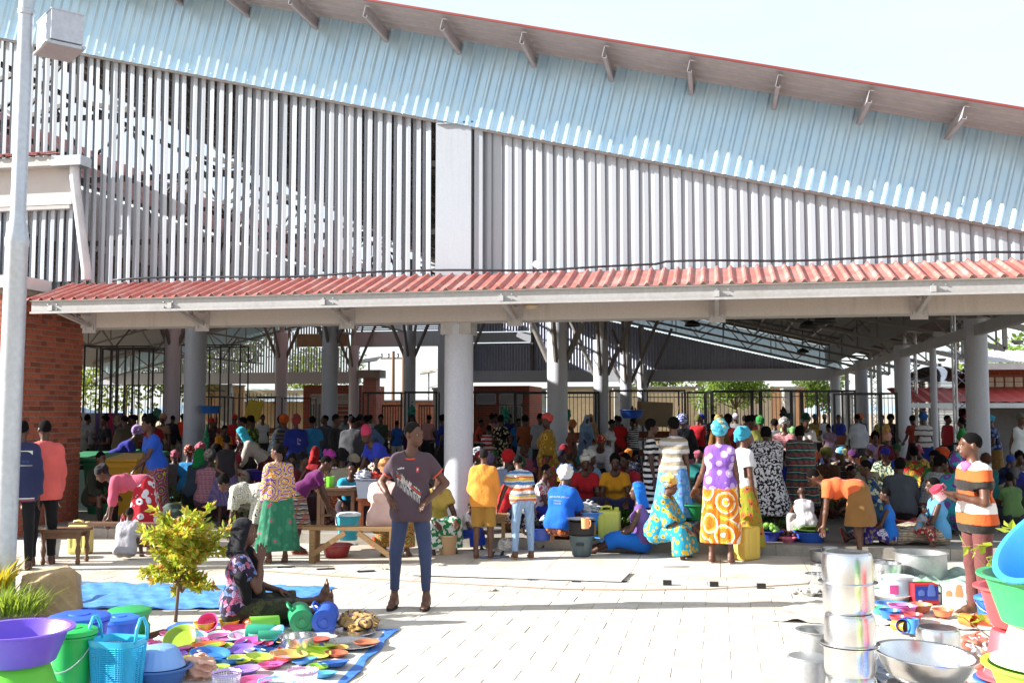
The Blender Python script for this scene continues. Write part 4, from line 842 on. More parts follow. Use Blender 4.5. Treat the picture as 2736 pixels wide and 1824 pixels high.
def skirt_mesh(J, h, length, flare, ph, high=.12, fold=.008):
    lo, hi = bounds(J, .4); F = Field(h, lo, hi); sp = J['sp']; p = J['pel']; xx = np.array((1., 0, 0)); L0, L1 = J['legs']; F.cap(p-xx*.08+sp*high*.8, p+xx*.08+sp*high*.8, .103, k=.05); F.cap(p-xx*.085-sp*.0, p+xx*.085-sp*.0, .122, k=.06)
    n = 7; prev = None; seated = unit(L0[1]-L0[0])[2] > -.6
    for i in range(n+1):
        t = length*i/n; a, b_ = leg_pt(L0, t), leg_pt(L1, t); r = (.105-.02*min(t, 1)+flare*t*.5) if not seated else (.108-.022*min(t, 1)+flare*.25*max(t-1, 0)); F.cap(a, b_, r*(.75 if seated else 1), k=.08)
        mid = (a+b_)/2
        if prev is not None: F.cap(prev[0], a, prev[2], r, k=.05); F.cap(prev[1], b_, prev[2], r, k=.05)
        prev = (a, b_, r)
    if fold:
        X, Y, Z = F.ax[0][:, None, None], F.ax[1][None, :, None], F.ax[2][None, None, :]; dz = np.clip((p[2]-Z)*1.6+.1, .1, 1); th = np.arctan2(Y-p[1], X-p[0]); F.D = F.D+(fold*dz*(np.sin(th*9+ph+1.2*np.sin(Z*5))+.6*np.sin(th*17+ph*2))).astype(np.float32)
    X, Y, Z = F.ax[0][:, None, None], F.ax[1][None, :, None], F.ax[2][None, None, :]; q_ = p+sp*(high+.03); pl = (X-q_[0])*sp[0]+(Y-q_[1])*sp[1]+(Z-q_[2])*sp[2]; F.D = np.where((pl > 0) & (Y < q_[1]+.17), np.maximum(F.D, pl), F.D).astype(np.float32); c = (leg_pt(L0, length)+leg_pt(L1, length))/2; d = unit(c-(leg_pt(L0, length-.15)+leg_pt(L1, length-.15))/2); F.cut(c, d) if d[2] < -.7 or abs(d[1]) > .8 else F.cut((0, 0, .03), (0, 0, -1)); F.cut((0, 0, .012), (0, 0, -1)); return F.mesh('garment')
def head_mesh(J, h, kind, ph):
    hc = J['head']; Rh = J['Rh']; T = lambda *q: hc+Rh @ np.array(q); F = Field(h, hc-.34, hc+.34); up = Rh @ np.array((0, 0, 1.)); fw = Rh @ np.array((0, 1., 0))
    if kind == 'crop': F.ell(T(0, -.0125, .031), (.0785, .0965, .091), Rh, 0); F.folds(.001, 120, 110, ph); F.cut(T(0, .05, .04), unit(fw*1.0-up*.6)); F.cut(T(0, -.03, -.008), unit(-up+fw*.45))
    elif kind == 'hair': F.ell(T(0, -.022, .04), (.088, .104, .1), Rh, 0); F.folds(.005, 90, 80, ph); F.cut(T(0, .06, .04), unit(fw-up*.6)); F.cut(T(0, -.03, -.03), unit(-up+fw*.5))
    elif kind == 'afro': F.ell(T(0, -.03, .05), (.115, .125, .12), Rh, 0); F.folds(.007, 80, 70, ph); F.cut(T(0, .055, .045), unit(fw-up*.5)); F.cut(T(0, -.03, -.05), unit(-up+fw*.4))
    elif kind == 'bun': F.ell(T(0, -.02, .036), (.083, .1, .095), Rh, 0); F.ell(T(0, -.06, .13), (.05, .05, .045), Rh, .02); F.ell(T(0, -.11, .05), (.045, .045, .045), Rh, .02); F.folds(.003, 90, 80, ph); F.cut(T(0, .06, .04), unit(fw-up*.6)); F.cut(T(0, -.03, -.02), unit(-up+fw*.5))
    elif kind in ('wrap', 'wrapknot', 'turban'):
        g = .0 if kind == 'wrap' else .012; F.ell(T(0, -.018, .04), (.09+g, .11+g, .1+g), Rh, 0); F.cap(T(-.05, -.09, .06), T(.05, -.09, .06), .035+g, k=.03)
        if kind == 'wrapknot': F.ell(T(.05, -.1, .1), (.045, .035, .05), Rh, .02); F.ell(T(-.01, -.12, .04), (.035, .03, .06), Rh, .02); F.cap(T(-.02, -.12, .02), T(-.03, -.13, -.1), .03, .015, .02)
        if kind == 'turban': F.ell(T(0, -.02, .11), (.085, .095, .06), Rh, .03); F.cap(T(-.09, -.0, .06), T(.09, .0, .07), .03, k=.03); F.ell(T(.04, .05, .12), (.04, .035, .035), Rh, .015)
        F.folds(.006, 40, 55, ph); F.cut(T(0, .07, .028), unit(fw*.8-up)); F.cut(T(0, -.03, -.03), unit(-up+fw*.45))
    elif kind == 'scarf': F.ell(T(0, -.018, .035), (.092, .112, .1), Rh, 0); F.cap(T(0, -.05, -.02), T(0, -.08, -.19), .075, .085, .04); F.cap(T(-.06, -.02, -.03), T(-.09, -.03, -.2), .05, .05, .04); F.cap(T(.06, -.02, -.03), T(.09, -.03, -.2), .05, .05, .04); F.folds(.006, 34, 40, ph); F.cut(T(0, .068, .045), unit(fw-up*.35)); F.cut(T(0, .03, -.04), unit(fw*.9-up*.2)); F.cut(T(0, 0, -.22), -up)
    elif kind == 'veil': F.ell(T(0, -.018, .035), (.095, .115, .103), Rh, 0); F.cap(T(0, -.04, -.03), T(0, -.06, -.24), .085, .15, .05); F.cap(T(-.07, -.0, -.1), T(-.15, -.0, -.27), .06, .07, .05); F.cap(T(.07, -.0, -.1), T(.15, .0, -.27), .06, .07, .05); F.folds(.007, 30, 36, ph); F.ell(T(0, .09, -.01), (.058, .06, .085), Rh, neg=True)
    elif kind in ('cap', 'beanie'):
        hh = .105 if kind == 'cap' else .14; F.ell(T(0, -.015, .045), (.087, .104, hh-.01), Rh, 0); F.cut(T(0, 0, .03), -up)
        if kind == 'cap': F.ell(T(0, .12, .042), (.062, .075, .012), Rh, .008)
        else: F.cap(T(-.05, .0, .04), T(.05, 0, .04), .06, k=.03); F.cut(T(0, 0, .02), -up)
    return F.mesh('headwear')
# ------------------------------------------------------------------ cloth
FAB = {}
def fab(spec):
    """'hex' plain; 'S:c1,c2,scale' stripes; 'V:..' upright stripes; 'P:..' plaid; 'F:..' flowers; 'K:..' bold wax print; 'Z:..' zebra; 'D:..' dots; 'M:..' motley; 'B:' blocks"""
    if spec in FAB: return FAB[spec]
    t = NT('cloth_'+spec.replace(':', '_').replace(',', '_')[:40])
    kind, rest_ = (spec.split(':')+[None])[:2] if ':' in spec else ('', spec); a = rest_.split(','); cols = [sc3(hexc(c), .95) for c in a if len(c) == 6]; scl = float([c for c in a if len(c) != 6][0]) if any(len(c) != 6 for c in a) else 1.
    w = t.noise(4, 3).outputs[0]; warp = t.mapped(); nv = t.n('ShaderNodeVectorMath', operation='MULTIPLY_ADD'); nz = t.noise(6, 2); t.l(nz.outputs[1], nv.inputs[0]); nv.inputs[1].default_value = (.05,)*3; t.l(warp, nv.inputs[2]); vec = nv.outputs[0]
    sx = t.n('ShaderNodeSeparateXYZ'); t.l(vec, sx.inputs[0]); c1 = cols[0]; c2 = cols[1] if len(cols) > 1 else c1; c3 = cols[2] if len(cols) > 2 else c2; c4 = cols[3] if len(cols) > 3 else c3
    def band(out, s_, duty=.5): m = t.math('FRACT', t.math('MULTIPLY', out, s_)); return t.math('LESS_THAN', m, duty)
    def vor(s_, feat='F1'): v = t.n('ShaderNodeTexVoronoi', feature=feat); v.inputs['Scale'].default_value = s_; t.l(vec, v.inputs[0]); return v
    if kind == 'S': col = t.mix(band(sx.outputs[2], 12*scl), c1, c2); col = t.mix(band(sx.outputs[2], 6*scl, .25), col, c3) if len(cols) > 2 else col; col = t.mix(band(t.math('ADD', sx.outputs[2], .02), 4*scl, .16), col, c4) if len(cols) > 3 else col
    elif kind == 'V': col = t.mix(band(t.math('ADD', sx.outputs[0], sx.outputs[1]), 14*scl), c1, c2)
    elif kind == 'P':
        col = t.mix(t.math('MULTIPLY', band(sx.outputs[2], 7*scl, .4), .6), c1, c2); col = t.mix(t.math('MULTIPLY', band(t.math('ADD', sx.outputs[0], t.math('MULTIPLY', sx.outputs[1], .6)), 7*scl, .4), .6), col, c3); col = t.mix(band(t.math('ADD', sx.outputs[2], .03), 7*scl, .08), col, c4)
    elif kind == 'F': v = vor(11*scl); col = t.ramp(v.outputs[0], [(0, c3), (.18, c3), (.2, c2), (.42, c2), (.46, c1), (1, c1)], 'LINEAR'); col = t.mix(t.math('LESS_THAN', vor(17*scl).outputs[0], .13), col, c4)
    elif kind == 'K':
        v = vor(5.5*scl); r1 = t.math('FRACT', t.math('MULTIPLY', v.outputs[0], 4.2)); col = t.ramp(r1, [(0, c1), (.3, c1), (.32, c2), (.55, c2), (.57, c3), (.78, c3), (.8, c4), (1, c1)]); v2 = vor(26*scl); col = t.mix(t.math('MULTIPLY', t.math('LESS_THAN', v2.outputs[0], .28), .7), col, c4)
    elif kind == 'Z': wv = t.noise(26*scl, 2, vec, .4).outputs[0]; col = t.mix(t.math('GREATER_THAN', wv, .5), c1, c2)
    elif kind == 'D': v = vor(15*scl); col = t.mix(t.math('LESS_THAN', v.outputs[0], .3), c1, c2)
    elif kind == 'M': v = vor(8*scl); r = t.n('ShaderNodeSeparateColor'); t.l(v.outputs[1], r.inputs[0]); col = t.ramp(r.outputs[0], [(0, c1), (.35, c2), (.6, c3), (.85, c4)], 'CONSTANT'); col = t.mix(t.math('GREATER_THAN', t.noise(34*scl, 2).outputs[0], .56), col, c1)
    elif kind == 'B': v = vor(9*scl); v.distance = 'CHEBYCHEV'; r1 = t.math('FRACT', t.math('MULTIPLY', v.outputs[0], 5.)); col = t.ramp(r1, [(0, c3), (.2, c3), (.22, c1), (.5, c1), (.52, c2), (.78, c2), (.8, c1)], 'CONSTANT')
    else: col = c1+(1,); col = t.ramp(w, [(.3, sc3(c1, .86)), (.7, sc3(c1, 1.08))])
    n = t.noise(7, 5, t.mapped((1, 1, .55)), .6).outputs[0]; t.bump(n, .65, .035); m = t.done(col, .85, 0, .15)
    try: t.b.inputs['Sheen Weight'].default_value = .1
    except Exception: pass
    FAB[spec] = m; return m
def skinmat(name, c):
    t = NT(name); n = t.noise(14, 4).outputs[0]; c = hexc(c); col = t.ramp(n, [(.3, sc3(c, .85)), (.7, sc3(c, 1.12))]); t.bump(t.noise(70, 3).outputs[0], .12, .004); m = t.done(col, .47, 0, .45)
    return m
SKIN = [skinmat('skin_deep', '4a2e21'), skinmat('skin_brown', '5c3b2a'), skinmat('skin_dark', '38241c')]
M_HAIR = plain('black_hair', '0d0b0a', .9, var=.3, ns=60, bump=.6, bs=160, spec=.12); M_GREYH = plain('grey_hair', '1d1917', .9, var=.3, ns=60, bump=.6, bs=160, spec=.15); M_EYE = plain('eye_white', '9c9284', .25); M_PUP = plain('eye_pupil', '0c0806', .2)
M_LIP = plain('lip', '4a2320', .45); M_SOLE = plain('sandal_rubber', '2b2522', .8)
CACHE = {}
HAIRK = ('crop', 'hair', 'afro', 'bun')
def person(px, d, label, pose='stand', yaw=180, top='888888', bot='333333', head='crop', hcol=None, ht=1.68, skin=0, z=None, sleeve=.55, kind='skirt', length=None, fem=True, q=2, loose=.012, tl=0., flare=.12, P=None, group='crowd in the market', sandals=None, eyes=False, x=None, y=None, shawl=None, fold=1., wide=0., curl=.35, stout=.93):
    """px, d: where the figure stands (picture column, metres away); yaw 0 faces the camera, 90 picture-right, 180 away; q detail 0 near .. 2 far"""
    h = (.0095, .0135, .02)[q]
    if x is None: x, y = XY(px, d)
    if z is None: z = PLAT if y > STEP_Y else 0.
    pd = dict(POSE[pose]); 
    if q == 2 and P is None and pose in VAR: P = VAR[pose][int(px*3+d*7) % len(VAR[pose])]
    if P: pd.update(P)
    if length is None: length = {'skirt': 1.8, 'trousers': 1.93, 'shorts': .95, 'dress': 1.75, 'wrap': 1.8}[kind]
    ph = (int(px) % 4)*1.3 if q == 2 else px*.37
    key0 = (pose, str(P), q); J = skeleton(pd)
    def cached(key, fn):
        if key not in CACHE: CACHE[key] = fn()
        return CACHE[key]
    root = link('person', cached(key0+('body', fem, curl), lambda: body_mesh(J, h, fem, True, curl)), None, (x, y, z))
    az = math.atan2(y, x); view = az-math.pi/2; sc_ = ht/1.72; wx = sc_*(.9+.06*math.sin(px*1.7+d)) if q else sc_*stout; root.scale = (wx, wx, sc_*(.97 if q == 2 else 1)); root.rotation_euler = (0, 0, view+math.pi+math.radians(yaw)); tag(root, label, 'person', group)
    def setm(o, m):
        if not o.data.materials: o.data.materials.append(None)
        o.material_slots[0].link = 'OBJECT'; o.material_slots[0].material = m
    setm(root, SKIN[skin])
    if q == 0 or eyes:
        for s_ in (-1, 1):
            p = J['head']+J['Rh'] @ np.array((.032*s_, .079, -.002)); e = MB().mat(M_EYE).lathe([(0, -.01), (.007, -.007), (.0098, 0), (.007, .007), (0, .01)], 10).mat(M_PUP).lathe([(0, .0065), (.0062, .0072), (.004, .0095), (0, .0106)], 8).build('eye', None, root, tuple(p), smooth=True); e.rotation_euler = Matrix((J['Rh'] @ rotx(-math.pi/2)).tolist()).to_euler()
        p = J['head']+J['Rh'] @ np.array((0, .0905, -.067)); e = MB().lathe([(0, -.013), (.016, -.008), (.02, 0), (.016, .007), (0, .011)], 12, sy=.62).build('mouth', M_LIP, root, tuple(p), smooth=True); e.rotation_euler = Matrix(J['Rh'].tolist()).to_euler()
    def child(nm, key, fn, m): o = link(nm, cached(key, fn), root); setm(o, m); return o
    full = kind == 'dress'
    if top: child('dress_top' if full else 'shirt', key0+('top', sleeve, fem, loose, tl, ph), lambda: top_mesh(J, h, sleeve, fem, loose, tl, ph, .0055*fold), fab(top))
    if kind in ('skirt', 'dress', 'wrap') and bot: child('skirt', key0+('skirt', length, flare, ph), lambda: skirt_mesh(J, h, length, flare, ph, fold=.008*fold), fab(bot if not full else (bot or top)))
    elif kind in ('trousers', 'shorts'): child(kind, key0+(kind, length, ph, wide), lambda: trouser_mesh(J, h, length, ph, wide, .004*fold), fab(bot))
    if head: child('hair' if head in HAIRK else ('cap' if head in ('cap', 'beanie') else 'headscarf'), key0+('head', head, ph), lambda: head_mesh(J, min(h, .012), head, ph), (M_HAIR if hcol is None else M_GREYH if hcol == 'grey' else fab(hcol)) if head in HAIRK else fab(hcol or '444444'))
    if shawl:
        def sh_mesh():
            lo, hi = bounds(J, .3); F = Field(h, lo, hi); sp, fw = J['sp'], J['fw']; p = J['pel']; nk = J['neck']; xx = np.array((1., 0, 0)); F.cap(nk-xx*.14-sp*.06, nk+xx*.14-sp*.06, .105, k=.06); F.cap(p-xx*.1+sp*.3, p+xx*.1+sp*.3, .145, k=.06); F.cap(p-xx*.11+sp*.1, p+xx*.11+sp*.1, .15, k=.06)
            for i in (0, 1): a, e, w = J['arms'][i]; F.cap(a, a+(e-a)*.75, .09, .085, k=.05)
            F.folds(.007, 18, 9, ph); F.cut(nk+sp*.025, sp); F.cut(p+sp*.02, -sp); F.ell(nk+sp*.03+fw*.06, (.1, .1, .1), neg=True); return F.mesh('garment')
        child('shawl', key0+('shawl', ph), sh_mesh, fab(shawl))
    if sandals:
        root.location.z += .016
        for L in J['legs']:
            f = footdir(L, 0); side = np.cross(f, (0, 0, 1.)) if abs(f[2]) < .9 else np.array((1., 0, 0)); side = unit(side); up = np.cross(side, f); c = L[2]+f*.06-up*.082; m = MB(); pts = []
            for i in range(16): a = 2*math.pi*i/16; pts.append((math.cos(a)*.135, math.sin(a)*(.045+.006*math.cos(a))))
            V = [c+f*u_+side*v_+up*zz for zz in (-.008, .008) for u_, v_ in pts]; m.add(V, [tuple(range(16))[::-1], tuple(range(16, 32))]+[(i, (i+1) % 16, 16+(i+1) % 16, 16+i) for i in range(16)])
            for s_ in (-1, 1): m.tube([c+f*.07+up*.012, c+f*.03+side*.025*s_+up*.055, c-f*.02+side*.04*s_+up*.012], .008, 6)
            o = m.build('sandal', None, root); o.data.materials.append(None); setm(o, fab(sandals) if isinstance(sandals, str) else M_SOLE)
    root['_J'] = 0; del root['_J']; return root, J
# ================================================================== the people of the picture
pp = person
# --- foreground
man, J_ = pp(1100, 9.85, 'young man in dark maroon tee and blue trousers, hands on hips, in front of column', 'hips', -14, '53434b', '3d4664', 'crop', 'grey', ht=1.74, skin=1, kind='trousers', length=1.82, fem=False, q=0, wide=-.008, loose=.006, sandals=True, fold=.6, group='people in the foreground', tl=.06,
            P=dict(hyaw=62, arms=(((-.85, -.3, -1), (.5, .62, -.5)), ((.85, -.3, -1), (-.52, .62, -.5))), legs=(((-.13, .0, -1), (-.03, -.02, -1)), ((.13, .04, -1), (.04, -.03, -1)))))
sit, J_sit = pp(636, 9.05, 'woman in black headscarf and checked dress sitting on the ground by the plates', 'floor', 92, 'M:2a2438,a890b0,b05a78,5a7ab0,3.2', 'M:2c2c24,4a4a30,3a3a2a,20201c,2.2', 'scarf', '1b1b20', ht=1.68, skin=1, kind='skirt', length=1.4, q=0, sandals=None, sleeve=.6, group='people in the foreground',
            P=dict(hyaw=-8, lean=6, arms=(((-.2, .5, -.85), (.3, .8, -.2)), ((.12, .5, -.75), (-.28, .1, 1))), legs=(((-.12, 1, .05), (.05, 1, .03)), ((.14, 1, .0), (-.03, 1, -.06)))))
rman, _ = pp(2602, 9.45, 'man in orange, white and black striped polo shirt holding a pink mug', 'front', -62, 'S:c95a2c,e2dcd8,2b2826,.42', '6a3f3c', 'crop', None, ht=1.66, skin=1, kind='trousers', fem=False, q=0, stout=1.03, loose=.014, length=1.97, fold=.7, group='people in the foreground', tl=.06,
             P=dict(hyaw=-14, lean=2, arms=(((-.25, .1, -1), (.55, .85, .28)), ((.28, .1, -1), (-.55, .85, .25))), legs=(((-.06, .05, -1), (-.02, -.05, -1)), ((.1, -.03, -1), (.03, -.03, -1)))))
navy, _ = pp(62, 12.2, 'man in navy and white jacket seen from behind, half hidden by the lamp pole', 'stand', 172, '2b3050', '15161a', 'crop', None, ht=1.75, kind='trousers', fem=False, q=1, loose=.03, sleeve=1.85, tl=.07, group='people near the brick wing')
sal, _ = pp(122, 12.6, 'man in salmon pink jacket and black boots in front of the brick wing', 'stand', 198, 'd2605a', '191719', 'crop', None, ht=1.75, kind='trousers', fem=False, q=1, loose=.035, sleeve=1.85, tl=.08, group='people near the brick wing')
pp(395, 14.4, 'woman bending left in red wax print wrap with starburst circles', 'bend', 265, 'c25a72', 'F:b02632,d9d5dc,1c1c2c,c0c0d0,.75', 'wrap', '1f1a1e', ht=1.6, q=1, flare=.3, sleeve=1.3, length=1.5, group='people near the brick wing')
pp(252, 16.2, 'man in dark shirt seated low in front of the waste bins', 'stool', 40, '23261f', '26241f', 'crop', None, fem=False, kind='trousers', q=1, sleeve=1.8, group='people near the brick wing')
pp(425, 15.6, 'woman in blue tee over striped vest, patterned wrap skirt, reaching left', 'reach', 292, '2350b4', 'K:8a2a30,2c3a88,8f8c3a,1c1c26,1.1', 'bun', None, ht=1.66, q=1, tl=.0, group='people near the brick wing')
pp(342, 13.05, 'small boy in dusty pale shirt sitting on the paving, back turned', 'knees', 158, 'a9a6ac', '9a938a', 'crop', 'grey', ht=1.2, fem=False, kind='trousers', q=1, loose=.03, sleeve=.95, group='people near the brick wing')
pp(300, 18.3, 'woman with lilac headscarf stooping behind the waste bins', 'stoop', 85, '2a2c88', '5a2030', 'turban', 'M:8f74a8,b59ac4,7d6898,c9b8d4', q=2)
pp(338, 20.5, 'man in olive brown jacket standing with back turned, left of the first column', 'stand', 190, '4f4737', '2e2a24', 'crop', None, ht=1.7, fem=False, kind='trousers', loose=.04, sleeve=1.8, tl=.2)
pp(284, 23, 'woman in black top and olive skirt standing by hanging clothes', 'front', 300, '1a1a20', 'M:4c4a2a,6a6636,3a3a24,2c2c20', 'bun', None, q=2)
pp(216, 23, 'woman in pale top and navy skirt right beside the brick corner', 'stand', 210, 'a8a59e', '1f2440', 'hair', None, q=2)
pp(412, 22, 'youth in red tee with white lettering behind the blue tee woman', 'stand', 8, 'a01f24', '26262c', 'crop', None, ht=1.66, fem=False, kind='trousers')
pp(455, 30, 'man in black jacket and khaki trousers beside the far left column', 'stand', 150, '15161c', '6a5f4c', 'crop', None, fem=False, kind='trousers', loose=.03, sleeve=1.85, tl=.06)
pp(489, 35, 'person in bright orange top and long grey pleated skirt', 'stand', 200, 'd8481f', 'V:6c6a68,8a8884', 'hair', None, sleeve=0)
pp(345, 30, 'woman with short hair in green print behind the olive jacket man', 'stand', 20, '5a6a40', '444444', 'crop', None)
pp(368, 27, 'woman in black with loose hair among the clothes stalls', 'stand', 250, '1f1c22', '2c2430', 'hair', None, shawl=None)
pp(388, 25.5, 'woman with tall hair bun in dark red behind the red tee youth', 'stand', 30, '6a1f26', '2c2430', 'bun', None)
pp(437, 27, 'woman with tan headwrap beside the black jacket man', 'stand', 330, '8a6a52', '50463c', 'turban', 'a9785c')
pp(235, 27, 'shopper in grey cardigan behind the clothes rail', 'stand', 160, '77757a', '333333', 'hair', None)
# --- left bay crowd
pp(518, 17.2, 'woman with bright green headscarf and slate blue tee seated, back turned', 'stool', 140, '34404e', '17181c', 'scarf', '1d7a3e', q=1)
pp(505, 18.2, 'woman with red dotted headwrap and sky blue shirt seated by column', 'stool', 150, '2a7ab0', '33404a', 'turban', 'D:7a2420,d8c8b0,1.6', q=2)
pp(607, 15.6, 'girl in black bodice and purple skirt with arm behind her back', 'behind', 176, '221f24', 'V:4c4264,5a4f74', 'crop', None, ht=1.36, q=1, sleeve=0, length=1.25, flare=.3, shawl=None)
pp(556, 16, 'seated woman in faded pink check with grey flowered headwrap', 'stool', 165, 'P:a06a78,b98894,8a5a68,c0a0a8,2', '5a4050', 'turban', 'M:4a4a50,8a8478,2c2c30,a09a90', q=1)
pp(575, 18.5, 'woman with round afro and yellow black lattice blouse, seated', 'stool', 120, 'B:26221c,b59a52,3a3020,1.8', '222222', 'afro', None, ht=1.7)
pp(628, 28, 'man in red shirt and red cap seen from behind', 'stand', 186, 'b02a2c', '141418', 'cap', 'c02a2a', fem=False, kind='trousers')
pp(655, 20, 'woman in pale pink tee and black skirt walking left', 'stride', 262, 'b8868f', '1b1a1e', 'crop', None, length=1.1, kind='skirt')
pp(712, 18, 'stooping woman with turquoise headscarf and beige shirt holding a purple basin', 'stoop', 268, 'a39c92', 'F:3a1f24,8a3a3c,c0a060,2c1c20', 'scarf', '38a8c0', sleeve=1.5)
pp(680, 22.5, 'woman in green and yellow print dress behind the pink tee woman', 'stand', 240, 'F:3f5a2a,8f9a3c,c8b84c,2c3a20', 'F:3f4a3a,6a3f5c,8f9a3c,2c3a20', 'hair', None)
pp(595, 22, 'girl in orange yellow tee behind the afro woman', 'stand', 20, 'd08a26', '333a44', 'crop', None, ht=1.5)
load1, _ = pp(565, 25, 'person in red cap carrying a blue basin on the head', 'load', 60, '4a2c30', '24222a', 'cap', 'b8281f', fem=False, kind='trousers', ht=1.6)
jerry, _ = pp(672, 27, 'person balancing a big yellow jerrycan on the head', 'load', 100, '5a6a38', '2c2c30', 'crop', None, ht=1.62)
pp(702, 30, 'youth in white tee under the yellow jerrycan', 'stand', 10, 'c0beb8', '333333', 'crop', None, fem=False, kind='trousers')
pp(735, 22, 'woman with big loose hair in pale blue flowered top', 'stand', 100, 'F:7f98a8,c0ccd0,4a5a68,98aab4', '33384a', 'afro', None)
pp(766, 21, 'woman with orange headwrap in dark striped blouse', 'stand', 210, 'S:3a3a48,5c5c6a,7a6a50', '4a3a30', 'turban', 'c0541f')
pp(792, 20, 'woman in royal blue football jersey and red patterned headwrap', 'stand', 195, '24348c', 'P:26303c,3a4a58,1f2830,55606a', 'turban', 'M:8a3a3a,b06a60,5a2a30,c09088', sleeve=.9, loose=.03)
pp(834, 20.5, 'man in bright blue polo with white shoulder stripe, back turned', 'front', 175, '2f80b4', '2a2c34', 'crop', None, fem=False, kind='trousers', loose=.03)
pp(869, 25, 'man in dark grey shirt near the kiosk window', 'stand', 330, '3c434e', '26262a', 'crop', None, fem=False, kind='trousers')
pp(746, 12.75, 'girl in purple and gold wax print top and green flowered skirt, back turned', 'stand', 190, 'K:6a3f9c,c8a648,b87038,e0d08a,.9', 'F:2c6a50,3a7a5c,b04a64,2c6a50,.7', 'crop', None, ht=1.44, skin=1, q=0, sleeve=1.75, length=1.78, flare=.14, sandals='8a6a50', group='people at the front of the left bay', P=dict(hyaw=48))
pp(705, 13.25, 'woman bending left in black, white and olive blocks print dress', 'bend', 262, 'B:e0ded8,23262c,8f8c34,1.1', 'B:e0ded8,23262c,8f8c34,1.1', 'hair', None, ht=1.5, q=1, length=.95, sleeve=.9, loose=.03, group='people at the front of the left bay')
pp(795, 13.6, 'child in plum tee and blue checked skirt leaning right behind the green skirt girl', 'stoop', 95, '5e1f56', 'P:26304e,c8c0b0,8a3a30,d0b050,2', 'crop', None, ht=1.42, q=1, length=1.25, sandals='c8502c', group='people at the front of the left bay')
pp(838, 19, 'seated person in red hooded wrap and red tee, back turned', 'stool', 170, '99202a', '3a2024', 'scarf', 'a52628')
pp(858, 16.2, 'old woman with magenta headscarf and orange blue print dress seated facing right', 'stool', 62, 'K:c06a26,2c4a7a,d8b060,e0d8c8,1.2', 'K:a84a22,2c3a58,c88a30,7a2a20,1.2', 'wrapknot', 'b43f9c', q=1, sleeve=.9)
pp(806, 16, 'seated woman in maroon with black head cloth behind the purple top girl', 'stool', 30, '5c1c26', '3a2024', 'wrap', '16141a', q=2)
pp(945, 24, 'man in charcoal top seen behind the grey coat man', 'stand', 40, '3a3a3e', '2a2a2e', 'crop', None, fem=False, kind='trousers')
pp(893, 20, 'man in charcoal jacket looking down at his hands', 'front', 80, '26262a', '2a2428', 'crop', None, ht=1.72, fem=False, kind='trousers', sleeve=1.85, loose=.03)
pp(938, 18.2, 'man in long grey coat standing behind the cyan tee girl', 'stand', 160, '414146', '202024', 'crop', None, ht=1.7, fem=False, kind='trousers', sleeve=1.85, loose=.04, tl=.3)
pp(978, 21.5, 'man in blue grey shirt with back turned and hand on hip', 'hips', 200, '5a7098', '1d1f26', 'crop', None, ht=1.7, fem=False, kind='trousers', sleeve=1.8, loose=.03, tl=.15)
pp(902, 17, 'seated woman wrapped in white cloth left of the cyan tee girl', 'stool', 85, 'c4c2cc', 'c4c2cc', 'wrap', 'b8a890', shawl='d0ced6')
pp(938, 15.4, 'girl in bright cyan tee seated facing camera at the small table', 'stool', 5, '2796b8', '3a3038', 'crop', None, ht=1.5, q=1)
pp(982, 15.2, 'person in royal blue shirt crouched with back turned beside the grey tub', 'squat', 190, '2030a0', '222230', None, None, ht=1.5, q=1)
pp(1040, 15.6, 'woman in pink woolly hat and royal blue top bending over', 'stoop', 305, '2c3aa8', '30283a', 'beanie', 'b8385c', q=1)
pp(1028, 12.95, 'woman in pale pink blouse and brown lace headscarf sitting on the bench, back turned', 'bench', 158, 'c9a79c', 'K:5a6a3a,b8642c,2c2c28,c89a50,1.2', 'turban', 'M:8a5a30,b5824c,6a4426,c09a66,2', ht=1.66, q=1, loose=.03, sleeve=.6, z=-.03, group='people at the front of the left bay')
pp(1160, 13.9, 'person in green and white leaf print skirt seated behind the young man', 'stool', 20, 'b8a050', 'Z:2c7a4a,d8d8d0,.7', 'crop', None, q=1)
pp(990, 30, 'man in white tee with black sleeves at a stall', 'stand', 185, 'b9b5ac', '2a2a2e', 'crop', None, fem=False, kind='trousers')
pp(958, 33, 'youth in red shirt and dark cap near the gate posts', 'stand', 20, 'a82c34', '26262a', 'cap', '23243a', fem=False, kind='trousers')
pp(937, 35, 'person in yellow vest near the gate posts', 'stand', 0, 'b8a838', '2c2c30', 'crop', None, fem=False, kind='trousers')
pp(916, 33, 'person in pale grey top behind the round column', 'stand', 40, '98a0a4', '33343a', 'crop', None)
pp(1101, 27, 'woman in dark plum hooded veil behind the stall', 'stand', 0, '331c38', '2a1a30', 'veil', '2c2330', sleeve=1.8)
pp(1142, 31, 'woman with long hair and pink shirt at the narrow gate', 'stand', 160, 'c08a86', '2c2c33', 'hair', None)
pp(1060, 30, 'boy in blue and yellow shirt carrying a white bundle', 'stand', 200, '2c62b4', 'c0bcb4', 'crop', None, ht=1.5, fem=False, kind='trousers')
pp(1018, 28, 'stall keeper with cabbages behind the counter left of the young man', 'front', 0, '3a4a3c', '26262c', 'hair', None)
pp(1180, 26, 'woman in deep blue blouse just left of the thick column', 'stand', 250, '1f2c88', '26262c', 'hair', None)
